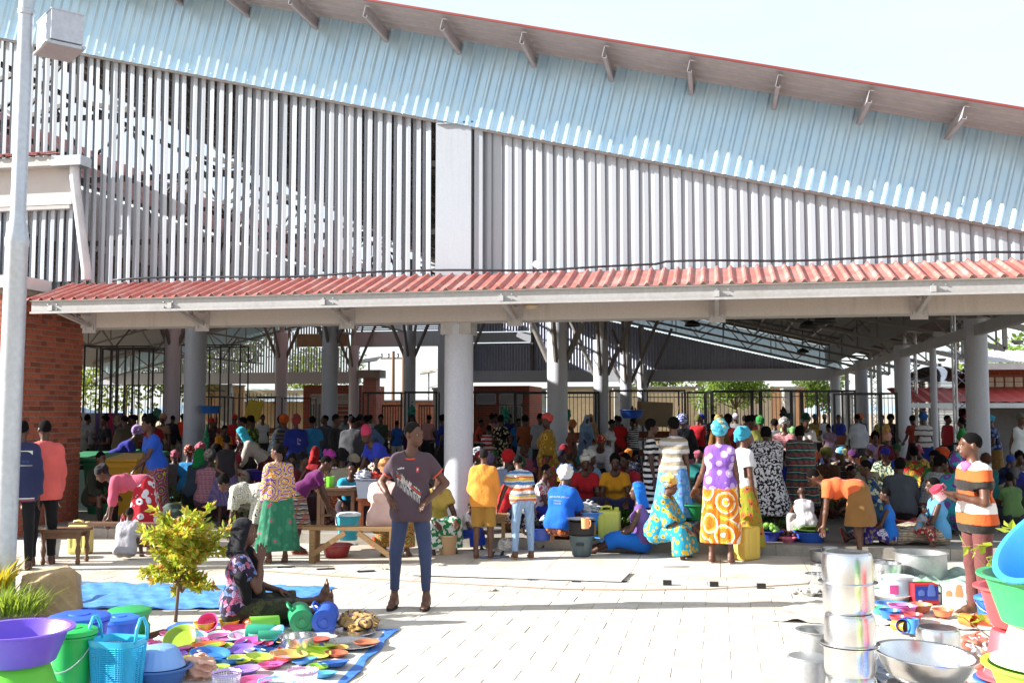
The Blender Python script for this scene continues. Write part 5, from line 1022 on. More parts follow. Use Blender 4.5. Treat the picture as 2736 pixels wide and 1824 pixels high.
# --- middle bay
pp(1292, 13.15, 'boy in orange long sleeved shirt and khaki shorts, back turned', 'front', 172, 'd58a3a', '9c7434', 'crop', 'grey', ht=1.36, skin=1, fem=False, kind='shorts', length=1.0, q=0, sleeve=1.6, loose=.035, tl=.05, sandals='8a6a40', wide=.03, group='boys by the step')
pp(1243, 14.05, 'toddler in white bib and blue skirt sitting at the foot of the thick column', 'stool', 55, 'd0d0d2', '2848b8', 'crop', 'grey', ht=.95, q=1, z=.0, sleeve=.5, sandals='8a2020', group='boys by the step', y=None)
pp(1398, 13.1, 'boy in bright striped tee and faded jeans leaning forward away from camera', 'stoop', 195, 'S:c9c4bc,c05a2c,4a7ab0,c8a03c,1.0', 'V:7f98b8,8aa4c4', 'crop', None, ht=1.36, skin=1, fem=False, kind='trousers', q=0, sandals='b89468', loose=.02, group='boys by the step', P=dict(lean=34, arms=(((-.5, .1, -1), (-.2, .3, -.8)), ((.25, -.2, -1), (.1, .1, -1)))))
pp(1338, 14.3, 'boy in red tee and dark printed skirt cloth behind the orange shirt boy', 'stool', 100, 'b8262a', 'F:1f2436,c0b8a8,8a3a48,26304e', 'crop', None, ht=1.5, q=1)
pp(1492, 13.75, 'woman in bright blue printed tee and white headwrap sitting on a low stool, back turned', 'stool', 150, '1c5fc4', 'F:5a2c20,c06a34,2c2420,d8b890,1.3', 'turban', 'd8d6d0', ht=1.68, q=0, loose=.03, sleeve=.8, group='sellers along the step')
pp(1462, 16.6, 'woman in mustard flowered dress and coral headband standing, looking back', 'stand', 275, 'F:8a6a1f,b8923a,5a2f52,2c6a5c', 'F:8a6420,b8405c,c8a040,3a5a34', 'wrap', 'd8524c', ht=1.68, q=1, kind='skirt', sleeve=1.1, loose=.04, P=dict(hyaw=55))
pp(1432, 14.6, 'girl in strawberry print tee seated, facing right', 'stool', 70, 'F:c8c2c0,b03a4c,d8d0cc,2c2c30,1.2', '2a3a9c', 'crop', None, ht=1.5, q=1)
pp(1352, 15.7, 'woman with puffy red hat and pale blue shirt seated, back turned', 'stool', 170, '98a8c4', '2c2c34', 'turban', 'c42226', q=1)
pp(1262, 15.7, 'person in red cap and dark blue shirt beside the thick column', 'stool', 140, '26346c', '26262c', 'cap', 'a02028', q=1)
pp(1360, 18.3, 'man in fine striped grey shirt crouching with back turned', 'squat', 195, 'V:77737a,98949a,2', '26262a', 'crop', None, fem=False, kind='trousers', sleeve=1.6)
pp(1272, 18, 'woman with blue and white striped headscarf and striped blouse seated', 'stool', 60, 'S:26262a,c0bcb4', '26262a', 'wrap', 'S:6a8098,d0d0d0,2', q=2)
pp(1306, 24, 'child in red and white striped tee standing with back turned', 'stand', 190, 'S:b02c34,d0ccc8,.7', '222226', 'crop', None, ht=1.45, fem=False, kind='trousers')
pp(1338, 24, 'woman in long black dress with cream flowers', 'stand', 185, 'F:16161a,b0a27c,d8ccaa,1f1f22,1.3', 'F:16161a,b0a27c,d8ccaa,1f1f22,1.3', 'hair', None)
pp(1384, 27, 'girl in blue top with white lace collar facing camera', 'stand', 0, '1f62a0', '1f2030', 'crop', None, ht=1.6)
pp(1406, 24.5, 'woman in rust blouse with pale blue wrap and black bag', 'stand', 190, '8a4a2c', '9ab4bc', 'hair', None)
pp(1272, 31, 'person in orange red top leaning over a counter behind thick column', 'reach', 90, 'c0442c', '2c2c30', 'crop', None, ht=1.55)
pp(1308, 31, 'woman in peach top with pinned hair at the counter', 'stand', 80, 'c98a70', '2c2c30', 'bun', None)
pp(1325, 33, 'person in pink print blouse behind the counter', 'stand', 20, 'c0808a', '2c2c30', 'hair', None)
pp(1362, 32, 'woman in navy blouse under the hanging green bag', 'stand', 20, '1f2a6a', '2c2c30', 'hair', None)
pp(1443, 24, 'man in pale grey shirt just left of the slim middle column', 'stand', 170, '8a8e94', '2c2c30', 'crop', None, ht=1.74, fem=False, kind='trousers')
pp(1218, 32, 'woman in cream blouse glimpsed right of the thick column', 'stand', 350, 'c9a48a', '2c2c30', 'hair', None)
pp(1537, 19.2, 'youth in bright blue shirt and dark cap seated right of the slim column', 'stool', 300, '1f5fb8', '26262c', 'cap', '1c1f30', fem=False, kind='trousers')
pp(1527, 22.5, 'woman in brown blouse and sandy headwrap standing beside the greens stall', 'stand', 280, '7a4a38', '4a3a30', 'turban', 'a0623c', ht=1.55)
pp(1563, 30, 'woman in sky blue veil behind the greens stall', 'stand', 20, '8aa4c4', '7a94b4', 'veil', '9ab0cc', sleeve=1.8)
pp(1580, 31, 'woman in tan veil beside the sky blue veil', 'stand', 340, 'b8926c', 'a8825c', 'veil', 'c09a74', sleeve=1.8)
pp(1558, 15.3, 'woman in red top with white lace collar sitting and facing camera', 'stool', 10, 'a81f26', '2c3058', 'wrap', 'P:b8b4a8,8a8a84,d0ccc0,6a6a6a', q=1)
pp(1572, 16.4, 'woman in pale blue tee behind the red lace collar woman', 'stool', 30, '8aa8c4', '26262c', 'wrapknot', 'c8c6bc', q=2)
pp(1592, 17.6, 'woman in white lace blouse and red dotted headwrap bending towards camera', 'stoop', 10, 'Z:c0bcc0,a8a4a8,2', '26262c', 'wrap', 'D:8a2420,d0b890,1.8', sleeve=1.4, loose=.04, P=dict(lean=62))
pp(1640, 15.3, 'woman in mustard yellow polo shirt sitting and facing camera', 'stool', 4, 'c98a1f', '26284a', 'hair', None, q=1)
pp(1692, 15.6, 'woman in crimson top sitting right of the yellow polo woman', 'stool', 320, 'a82a38', '26262c', 'crop', None, q=1)
pp(1624, 23, 'girl in white blouse and black skirt standing beside a slim column', 'stand', 75, 'c4c2c2', '141418', 'crop', None, ht=1.6, length=1.3)
pp(1654, 25.5, 'man in red tee with back turned', 'stand', 185, 'b81f22', '4a2c24', 'crop', None, ht=1.66, fem=False, kind='trousers')
pp(1646, 31, 'man in dark jacket just behind the red tee man', 'stand', 175, '26262e', '26262a', 'crop', None, fem=False, kind='trousers')
load2, _ = pp(1692, 25.5, 'woman in black and white stripes carrying a blue basin on the head', 'load', 300, 'S:16161a,d0d0d0,1.4', 'D:16182a,b0b4c4,1.5', 'wrap', '222226', ht=1.6)
pp(1655, 19.5, 'woman in white flowered blouse seated behind the yellow polo woman', 'stool', 60, 'F:c8c4c2,8a3a44,5a2a30,c8c4c2', '2c2c34', 'hair', None)
pp(1692, 19, 'girl in navy spotted dress with ochre headwrap seated', 'stool', 200, 'D:1c2440,8a90a8,1.6', '1c2440', 'wrap', 'b8742c')
pp(1738, 14.7, 'girl in black and white striped dress standing, facing right', 'stand', 92, 'S:17171b,d6d4d2,.95', 'S:17171b,d6d4d2,.95', 'hair', None, ht=1.6, q=1, length=1.55, flare=.04, fold=.3, tl=.04)
pp(1796, 14.0, 'woman in beige striped polo and blue flowered skirt, back turned', 'stand', 162, 'S:8f8672,c4c2c4,.75', 'F:4a86c4,6a9ad4,7a6ab0,8ac0b8,.8', 'hair', None, ht=1.62, skin=1, q=0, length=1.45, flare=.14, loose=.008, sandals='b08468', group='sellers along the step', P=dict(hyaw=35, lean=8), tl=.03)
pp(1716, 13.6, 'woman with bright blue head cloth and purple vest seated on the step, legs out left', 'floor', 270, '6a4a8a', '1c66c0', 'scarf', '1c6ac8', ht=1.66, q=1, sleeve=0, length=1.32, sandals=True, group='sellers along the step', P=dict(legs=(((-.16, 1, .16), (.05, .9, -.5)), ((.2, 1, .02), (-.05, 1, -.32)))))
pp(1752, 13.3, 'woman in turquoise flower print dress and yellow headwrap sitting on the step', 'stool', 72, 'F:2c9ac0,c8aa3c,6a5a24,2c9ac0,1.1', 'F:2c9ac0,c8aa3c,6a5a24,2c9ac0,1.1', 'turban', 'M:c8a858,d8d0b0,4a8ab0,c86a34,1.6', ht=1.6, skin=1, q=0, loose=.05, sleeve=.95, length=1.75, flare=.3, z=-.04, sandals='c05a5a', group='sellers along the step')
pp(1822, 20, 'woman in long black veil and pink skirt with blue headscarf, back turned', 'stand', 182, '1c1c24', 'V:9a5a66,b07482', 'turban', 'Z:2c3a9c,d0d4e4,1.2', sleeve=1.7, loose=.05, shawl='1b1b22')
pp(1808, 29, 'woman with green headscarf at a stall behind the black veil', 'stand', 20, '4a4a50', '2c2c30', 'turban', '1f8a4a')
pp(1832, 27, 'person in dark purple lifting arms behind the black veil', 'load', 180, '3c2c44', '2c2c30', 'hair', None)
pp(1862, 26.5, 'person in red tee and black trousers right of the black veil', 'stand', 170, 'b0202a', '17171b', 'turban', '5a5a34', kind='trousers')
pp(1878, 31, 'woman in blue head cloth and dark top at the small stall', 'stand', 340, '33303c', '2c2c30', 'turban', '2434a0')
pp(1902, 33, 'woman in brown print behind the purple vest woman', 'stand', 30, 'F:4a3430,8a5a44,2c2424,a07a50', '2c2c30', 'hair', None)
# --- right bay
pp(1922, 12.75, 'woman in purple print vest and bright orange wax print skirt, turquoise headwrap', 'stand', 172, 'F:7a52a8,b79ad0,d8ccdc,7a52a8,.8', 'K:d0701c,dca02c,d8d0c0,c85a18,.55', 'turban', 'M:3a9ab8,58b0c8,c8b070,2c88a8,1.8', ht=1.7, skin=1, q=0, sleeve=.0, length=1.62, flare=.06, sandals='b08a80', fold=.6, group='people at the front of the right bay', P=dict(arms=(((-.3, .1, -1), (-.45, .5, -.75)), ((.2, -.05, -1), (.05, .2, -1)))))
pp(1984, 13.35, 'woman in white tee, turquoise headscarf and dark yellow print skirt', 'stand', 118, 'd6d6da', 'F:8a8a2c,b8682c,26285a,1c1c30,1.0', 'wrapknot', '3c9cbc', ht=1.62, skin=1, q=0, length=1.85, flare=.16, sandals='b06a5a', group='people at the front of the right bay')
pp(2043, 14.7, 'woman wrapped in black and white zebra print cloth, bending with back turned', 'stoop', 178, 'Z:d6d4d6,26222a,1.2', 'Z:d6d4d6,26222a,1.2', 'hair', None, ht=1.68, q=1, shawl='Z:d6d4d6,26222a,1.2', length=1.6, flare=.2)
pp(1978, 16.8, 'tall youth in pink tee with orange hood behind the white tee woman', 'stand', 110, 'b98890', '3a3a44', 'crop', None, ht=1.74, fem=False, kind='trousers', q=2)
pp(2032, 18.7, 'woman in olive shirt and green headwrap with hand at her face', 'front', 200, '7a7a3a', 'B:1f2a5a,b8562c,26304a', 'wrap', '2a7a3a', sleeve=.9, loose=.04, tl=.1)
pp(1920, 21.5, 'woman in brown dress with yellow and grey headwrap', 'stand', 200, '7a5428', '6a4a26', 'turban', 'M:9a8a50,6a6a60,c0b070,4a4a44', sleeve=1.2)
pp(1945, 22.5, 'woman with full hair in red and yellow trimmed top', 'stand', 180, '7a1a20', '26262c', 'afro', None)
pp(2072, 22.5, 'girl in white tee with green sleeves near the stall', 'stand', 190, 'c0c4cc', '2c3a6a', 'hair', None, ht=1.6)
pp(2096, 19.3, 'woman in pink plaid shirt and speckled headwrap holding a white cloth', 'front', 350, 'P:b4747c,c89a9c,8a5058,d8b8b8,1.6', '2c3048', 'turban', 'Z:c0bcb8,6a6a70,1.5', kind='trousers', ht=1.62)
pp(2150, 19.3, 'woman in white tee and long charcoal skirt with dark green headwrap', 'front', 20, 'c9c2be', '2f2c30', 'turban', '1a3a2c', ht=1.7)
pp(2106, 26, 'person in pale green printed tee beyond the plaid shirt woman', 'stand', 10, '8abf7a', '2c2c30', 'turban', '26403c')
pp(2090, 16.2, 'person in deep blue sweater seated with back turned', 'stool', 185, '1f2a86', '222228', 'hair', None, q=1, sleeve=1.6)
pp(2138, 15.4, 'woman bending away wrapped in red and green tartan shawl', 'stoop', 182, 'P:1c5a4c,b03a34,26304e,c8a898,1.3', 'P:1c5a4c,b03a34,26304e,c8a898,1.3', 'hair', None, q=1, shawl='P:1c5a4c,b03a34,26304e,c8a898,1.3', length=1.4)
pp(2190, 16.2, 'woman in bright red headwrap and print dress seated facing left', 'stool', 285, 'F:a06a30,c8922c,5a3a24,d0b060', '4a3a34', 'wrapknot', 'M:c03a34,d05a3c,3a4a90,b02c2c,1.8', q=1)
pp(2072, 17.8, 'child in yellow and blue shawl seated left of the deep blue sweater', 'stool', 100, 'M:c0b050,2a3a90,d0d0d0,3a5a50', '333333', 'hair', None, ht=1.4)
pp(1990, 27, 'shopper in pale blouse before the rear fence', 'stand', 180, 'c0b4ac', '2c2c30', 'hair', None)
pp(1965, 30, 'shopper in white head cloth before the feathery tree', 'stand', 170, '7a7a80', '2c2c30', 'turban', 'c4c2c8')
pp(2010, 24, 'woman in coral blouse with black hair seen beyond the pink tee youth', 'stand', 180, 'c8544a', '26262c', 'hair', None)
pp(2020, 30, 'man in dark green behind the olive shirt woman', 'stand', 190, '2c4434', '26262c', 'crop', None, fem=False, kind='trousers')
pp(2152, 13.75, 'child in white lace halter top crouching behind the bending woman', 'squat', 200, 'd0ccd0', '8a8a88', None, None, ht=1.2, q=1, sleeve=0)
pp(2292, 13.1, 'woman in orange polo and brown skirt bending left over the cooking pots', 'bend', 268, 'e0683c', '8a6338', 'crop', None, ht=1.58, skin=1, q=0, length=1.08, flare=.3, fold=.5, sandals='a04030', loose=.02, group='people at the front of the right bay')
pp(2372, 13.35, 'child in bright blue sleeveless top and violet print skirt seated facing left', 'floor', 268, '1f6ac4', 'M:3a2c7a,c8c4d8,8a7a50,26205a,2', 'crop', None, ht=1.32, q=1, sleeve=0, sandals='c03020', group='people at the front of the right bay', P=dict(legs=(((-.2, 1, .25), (.0, .2, -1)), ((.2, 1, .1), (-.1, 1, -.3)))))
pp(2346, 14.3, 'woman in blue and yellow leaf print looking left behind the blue top child', 'stool', 275, 'M:2c4a7a,8a9a4c,26262c,c8c8a0,2', '2c4a5a', 'crop', None, ht=1.6, q=1)
pp(2398, 14.6, 'person in grey hooded sweater seated with back turned', 'stool', 175, '4a4e56', '26262c', 'hair', None, ht=1.6, q=1, sleeve=1.85, loose=.05)
pp(2292, 27, 'man in white long sleeved shirt and grey trousers stepping through the stalls', 'stride', 215, 'b8bcc6', '4a4c54', 'crop', None, ht=1.72, fem=False, kind='trousers', sleeve=1.85, loose=.035, tl=.05)
pp(2336, 23.5, 'girl in pink and white tee with green cap of hair sitting behind a table', 'bench', 5, 'c99aa4', '33333a', 'afro', None)
pp(2370, 22.5, 'woman in maroon vest and peach headwrap seated, back turned', 'bench', 185, '6a2438', '26262c', 'turban', 'd09a86')
pp(2262, 19, 'woman in dark tartan dress with blue yellow headwrap seated', 'stool', 330, 'P:26322c,7a3034,1f2836,8a8a70,1.6', 'M:5a86a8,c0b878,3a6a8a,d8d0a8', 'wrap', 'M:5a9ac0,c8b868,3a7aa0,d8d0a0', q=2)
pp(2246, 16.2, 'child in orange and green zigzag print seated behind the bending woman', 'stool', 60, 'M:b8622c,4a6a3a,26262c,d0b060,2.2', '4a3a34', 'crop', None, ht=1.35, q=1)
pp(2364, 18.8, 'woman in green marbled dress and violet blue headwrap seated facing camera', 'stool', 0, 'Z:2c4a4e,a8ac8a,.9', 'Z:2c4a4e,a8ac8a,.9', 'wrap', '26288a', loose=.05, sleeve=1.)
pp(2440, 18, 'woman in pale pink tee with red, green and yellow baby cloth on her back, seated', 'stool', 182, 'c0a8b8', '1f1c22', 'hair', None, q=1, shawl='M:b82c2c,3a7a34,c8b03c,1f4a2c,1.6')
pp(2468, 24, 'woman in white striped tee, long blue skirt and blue headwrap, back turned', 'front', 205, 'S:c8c2c0,4a464c,c8c2c0,1.2', '26327e', 'turban', 'M:2c5a9c,1f3a6a,6a8ab0,26304a', ht=1.72)
pp(2446, 27, 'woman with dark hair left of the white striped tee woman', 'stand', 210, '8a3a2c', '33262c', 'hair', None)
pp(2240, 30, 'stall keeper in royal blue shirt behind the counter board', 'front', 0, '24308c', '26262c', 'crop', None, fem=False, kind='trousers')
pp(2356, 30, 'stall keeper in orange and green print behind the right counter', 'stand', 10, 'F:b8782c,2c7a5a,d0b050,5a3a24', '33333a', 'crop', None)
pp(2374, 31, 'second keeper in dark print beside the orange print keeper', 'stand', 20, 'F:33303c,6a5a60,8a3a3a,26262c', '33333a', 'afro', None)
pp(2202, 32, 'man in white shirt and grey cap at the rear stalls', 'stand', 200, 'c4c8ce', '33333a', 'cap', '8a8a86', fem=False, kind='trousers')
pp(2176, 32, 'woman in blue headscarf and yellow print at the rear stalls', 'stand', 20, 'F:b8862c,4a6a50,d0c080,33333a', '33333a', 'wrap', '2c6a8a')
pp(2216, 26.5, 'girl in faded mauve dress standing before the counter', 'stand', 195, 'F:7a6478,8a7488,6a5468,9a8a98', 'F:7a6478,8a7488,6a5468,9a8a98', 'crop', None, ht=1.45)
pp(2300, 31, 'woman with orange headband behind the white shirt man', 'stand', 330, '4a3a50', '33333a', 'turban', 'c0602c')
pp(2542, 17, 'woman with large orange headwrap and crimson top seated', 'stool', 300, '8a1f30', '3a2a34', 'turban', 'b8481f', q=1)
pp(2512, 16.4, 'woman with short hair in green and yellow print seated behind the man with the mug', 'stool', 330, 'M:3a8a3c,c8b03c,b03a2c,2c6a34', '3a2a34', 'hair', None, q=1)
pp(2514, 19.5, 'man in navy shirt seated beside the white pipe', 'stool', 20, '1f2a52', '26262c', 'crop', None, fem=False, kind='trousers')
pp(2572, 24, 'girl in bright green tee and blue skirt facing left', 'front', 255, '2a8a3a', '26328a', 'hair', None, ht=1.62)
pp(2532, 25.5, 'woman in green check with a red baby cloth beside the green tee girl', 'stand', 100, 'P:1c4a3c,2c5a4a,163a30,4a6a50', '26303a', 'crop', None, shawl='a8303a')
pp(2590, 27, 'woman with red and navy head cloth behind the green tee girl', 'stand', 200, '26262e', '26262c', 'turban', 'b02c34')
pp(2476, 14.6, 'woman with braided hair and grey check shawl seated facing right', 'stool', 120, 'P:1c4a3c,b03a34,26304e,c8a898,1.3', '33333a', 'hair', None, q=1, shawl='P:8a9094,aab0b4,70767a,c0c4c8,1.8')
mum, _ = pp(2503, 13.45, 'mother in pale blue strap top with red cloth sitting on the step with a baby', 'floor', 285, '5a9ac8', 'P:b8a890,4a4038,8a7a68,33302c,2', 'crop', None, ht=1.58, q=1, sleeve=0, group='people at the front of the right bay', P=dict(legs=(((-.25, 1, .1), (.3, 1, -.3)), ((.3, 1, .15), (-.2, 1, -.35)))))
pp(2446, 13.2, 'baby in blue and orange print held on the mother\'s lap', 'stool', 75, 'F:4a8ab0,b8702c,c8a050,4a8ab0,1.4', 'M:8a2c34,c8b898,3a2c30,b05a4c,2', 'crop', 'grey', ht=.72, q=1, z=.2, group='people at the front of the right bay')
pp(2540, 14.2, 'woman in turquoise and violet leaf dress behind the mother', 'stool', 160, 'F:2c8a98,6a3a8a,3aa0a8,4a2c6a,.7', 'F:2c8a98,6a3a8a,3aa0a8,4a2c6a,.7', 'turban', 'F:6a3a8a,2c8a98,8a6aa8,4a2c6a', q=1, loose=.04)
pp(2722, 21.5, 'man in white vest, khaki trousers and cap walking outside the hall', 'stride', 40, 'd2d6d8', '8a7c68', 'cap', '5a5e54', ht=1.74, fem=False, kind='trousers', sleeve=0, skin=1)
pp(2656, 23, 'woman in dark flowered blouse, brown dotted skirt and blue headwrap outside the hall', 'stand', 285, 'F:26304a,6a7ab0,8ab04c,3a2c5a', 'D:7a5c34,4a3a24,2', 'wrap', '2c88a8')
pp(2694, 17.4, 'woman with dark hair in grey top seated near the right edge', 'stool', 60, '5a5a5e', '26262c', 'hair', None)
pp(2718, 15.6, 'woman in violet blue print seated at the right edge', 'stool', 70, 'M:2c3490,c8c8d0,3a3a50,8a8a98', '3a4a34', 'bun', None, q=1)
pp(2700, 14.6, 'child in green shirt at the right edge behind the yellow green leaves', 'stool', 200, '5a7a4a', '33333a', 'hair', None, ht=1.3, q=1)
# --- more of the seated crowd between the named groups
CN = {'teal': '1f6a6a', 'crimson': '8a1f2c', 'mustard': 'a8842c', 'navy': '1c2450', 'lilac': '8a78a8', 'brown': '5a3c2a', 'olive': '5a5a2c', 'rose': 'a85a6c', 'cream': 'b8ac94', 'cobalt': '2444a0', 'forest': '1f4a2c', 'orange': 'b85a24', 'grey': '66666a', 'black': '1c1c20', 'sky': '5a8ab0', 'plum': '4c2450'}
CK = list(CN); R5 = np.random.default_rng(11)
FIL = [(470, 19.5, 'behind the herb heap'), (535, 19.6, 'just right of the left column'), (640, 17.2, 'left of the purple basin'), (600, 18.6, 'behind the black bodice girl'), (745, 17.6, 'behind the orange basin'), (770, 16.8, 'right of the orange basin'), (880, 18.2, 'in front of the white sack'), (915, 16.2, 'behind the weathered table'), (965, 17.4, 'behind the cyan tee girl'), (1000, 18.6, 'below the counter board'), (1075, 17.2, 'behind the pink hat woman'), (1100, 18.8, 'behind the young man'), (1215, 17.4, 'in the column shade'), (1300, 17.2, 'behind the orange shirt boy'), (1320, 19.8, 'below the striped child'), (1400, 17.4, 'left of the mustard flowered dress'), (1420, 20, 'behind the mustard flowered dress'), (1395, 15.6, 'behind the jeans boy'),
 (1515, 16.8, 'right of the slim column base'), (1500, 19.5, 'behind the slim column'), (1605, 18.8, 'behind the white lace blouse'), (1665, 17.4, 'between yellow polo and crimson top'), (1720, 17.8, 'behind the striped dress girl'), (1780, 18.4, 'left of the black veil skirt'), (1850, 18.8, 'right of the pink skirt'), (1890, 17, 'behind the clothes heap'), (1960, 18.6, 'behind the turquoise headwraps'), (2000, 20, 'in front of the rear stall'), (2060, 16.6, 'left of the deep blue sweater'), (2110, 17.6, 'right of the deep blue sweater'), (2165, 18, 'behind the tartan shawl'), (2215, 17.6, 'left of the zigzag print child'), (2225, 21.5, 'below the mauve dress'), (2290, 19.8, 'under the white shirt man'), (2325, 17.4, 'right of the dark navy tub'), (2330, 20.6, 'in front of the grey table'), (2400, 20.6, 'left of the baby cloth woman'), (2415, 16.6, 'behind the grey hooded sweater'), (2470, 17.2, 'right of the baby cloth woman'), (2490, 20.5, 'by the white pipe'), (2550, 20.5, 'below the green tee girl'), (2590, 18.6, 'right of the orange headwrap'), (2600, 15.8, 'behind the striped polo man'), (2640, 17.2, 'outside the last column'), (2660, 19, 'below the flowered blouse')]
used = set()
for i, (px, d, where) in enumerate(FIL):
    while True:
        a, b_ = CK[R5.integers(16)], CK[R5.integers(16)]
        if a != b_ and (a, b_) not in used: used.add((a, b_)); break
    hk = ('wrap', 'turban', 'hair', 'wrapknot', 'crop', 'hair')[i % 6]; c1, c2 = CN[a], CN[b_]; pt = (c1, 'F:%s,%s,%s,%s' % (c1, c2, 'c0b49a', c1), 'M:%s,%s,%s,%s' % (c1, c2, c1, '8a8478'), c1)[i % 4]
    nm_ = ('seated woman in %s blouse with %s head cloth ' if hk in ('wrap', 'turban', 'wrapknot') else 'dark haired seated person in %s top and %s skirt ') % (a, b_)
    pp(px, d, nm_+where, ('stool', 'stool', 'squat', 'stool')[i % 4], float(R5.choice([0, 30, 70, 120, 160, 185, 210, 260, 300, 335])), pt, c2 if i % 3 else c1, hk, c2, ht=float(R5.uniform(1.5, 1.7)), sleeve=(.55, 1.2)[i % 2])
GOODS = list(FIL)
# ================================================================== goods and small things
def plas(c, rough=.32):
    nm_ = 'plastic_'+c+str(rough)
    if nm_ in MATS: return MATS[nm_]
    b_ = tuple(min(1, v*1.1+.008) for v in hexc(c)); t = NT(nm_); n = t.noise(2.5, 4).outputs[0]; sc_ = t.noise(1.0, 6, t.mapped((90, 90, 9)), .7).outputs[0]; du = t.noise(7, 5, rough=.7).outputs[0]
    col = t.ramp(n, [(.3, sc3(b_, .9)), (.7, sc3(b_, 1.06))]); col = t.mix(t.ramp(du, [(.55, (0, 0, 0)), (.85, (.12,)*3)]), col, hexc('b9ad9c')); MATS[nm_] = t.done(col, t.math('ADD', t.math('MULTIPLY', sc_, .25), rough-.08), 0, .5); return MATS[nm_]
M_ALU = None
def alu():
    t = NT('spun_aluminium'); v = t.mapped((1, 1, 60)); n = t.noise(4, 3, v).outputs[0]; t.bump(n, .08, .002); n2 = t.noise(7, 4).outputs[0]; return t.done(t.ramp(n2, [(.3, (.62, .63, .65)), (.7, (.8, .81, .82))]), t.math('ADD', t.math('MULTIPLY', n2, .18), .16), 1.0)
M_ALU = alu(); M_ALUD = weathered('dull_aluminium', 'b4b6b6', '85837e', .45, .5, 5, metal=.8)
def basin_prof(r, h, rim=.035, t=.006, bot=.68):
    return [(0, 0), (r*bot, 0), (r*(bot+.04), .008), (r*.96, h*.9), (r, h-.01), (r+rim, h-.004), (r+rim, h+.006), (r, h+.004), (r*.96-t, h*.9), (r*(bot+.03)-t, .016), (0, .014)]
def cap_prof(r, h, lid):            # bucket
    return [(0, 0), (r*.8, 0), (r*.82, .01), (r, h*.9), (r+.012, h*.9), (r+.012, h*.93), (r, h*.93), (r, h), (r-.006, h), (r*.8, .02), (0, .02)]
def thing(name, mb, mat, label, cat, loc, rot=(0, 0, 0), group=None, auto=35): o = mb.build(name, mat, None, tuple(loc), rot, auto=auto); return tag(o, label, cat, group)
def basin(px, d, z, r, h, c, label, rot=(0, 0, 0), mat=None, flip=False, name='basin', rim=.03, bot=.7, group=None, n=36):
    x, y = XY(px, d); m = MB().lathe(basin_prof(r, h, rim, bot=bot), n)
    if flip: rot = (math.pi+rot[0], rot[1], rot[2]); z += h
    return thing(name, m, mat or plas(c), label, 'basin', (x, y, z), rot, group)
def bucket(px, d, z, r, h, c, label, lid=None, handle=True, hr='3a3a3a'):
    x, y = XY(px, d); r_ = empty('bucket', label, 'bucket', (x, y, z)); MB().lathe(cap_prof(r, h, 0), 30).build('body', plas(c), r_, auto=35)
    if lid: MB().lathe([(0, h+.022), (r*.35, h+.022), (r*.4, h+.014), (r*.85, h+.02), (r+.016, h+.006), (r+.02, h-.02), (r+.014, h-.02), (0, h+.003)], 30).build('lid', plas(lid), r_, auto=35)
    if handle:
        a = [(math.cos(t)*(r+.016), -.01-math.sin(t)*.05*3, h*.86-math.sin(t)*h*.42) for t in np.linspace(0, math.pi, 14)]; MB().tube(a, .004, 6).build('handle', M_GALV, r_, smooth=True)
    return r_
def pot(px, d, z, r, h, label, flip=False, mat=None, group=None, tilt=0.):
    x, y = XY(px, d); pr = [(0, 0), (r*.86, 0), (r*.95, .012), (r, .04), (r, h-.004), (r+.022, h), (r+.022, h+.004), (r-.004, h+.002), (r-.004, .04), (r*.85, .008), (0, .006)]
    return thing('cooking_pot', MB().lathe(pr, 40), mat or M_ALU, label, 'pot', (x, y, z+(h if flip else 0)), ((math.pi if flip else 0)+tilt, 0, px*.1), group, 30)
def plate(px, py, wpx, c, label, z=.012, tilt=(0, 0), mat=None, deep=.12, group='plastic plates on the white sheet'):
    p = Gp(px, py, z); d = np.dot(p-_C, _fh); r = wpx/2*d/FPX; h = r*2*deep
    pr = [(0, 0), (r*.62, 0), (r*.7, .004), (r*.92, h), (r, h+.002), (r, h+.006), (r*.91, h+.004), (r*.68, .008), (0, .006)]
    wv = (lambda a, i, zz: .012*math.cos(a*24) if i in (3, 4, 5) else 0); return thing('plate', MB().lathe(pr, 48, wave=wv if deep < .2 else None), mat or plas(c), label, 'plate' if deep < .2 else 'bowl', p, (tilt[0], tilt[1], 0), group)
def mug(px, py, wpx, c, label, z=.0, lying=None, hh=1.25, cat='mug', inner=None):
    p = Gp(px, py, z); d = np.dot(p-_C, _fh); r = wpx/2*d/FPX; h = r*2*hh; r_ = empty('mug', label, cat, p.tolist())
    MB().lathe([(0, 0), (r*.88, 0), (r*.92, .005), (r, h), (r*.93, h), (r*.85, .01), (0, .01)], 24).build('cup', plas(c), r_, auto=40)
    MB().tube([(r*.95, 0, h*.85), (r*1.5, 0, h*.8), (r*1.6, 0, h*.5), (r*1.4, 0, h*.25), (r*.92, 0, h*.2)], r*.13, 8).build('handle', plas(c), r_, smooth=True)
    if lying is not None: r_.rotation_euler = (math.pi/2, 0, lying); r_.location.z += r
    else: r_.rotation_euler = (0, 0, px*1.0)
    return r_
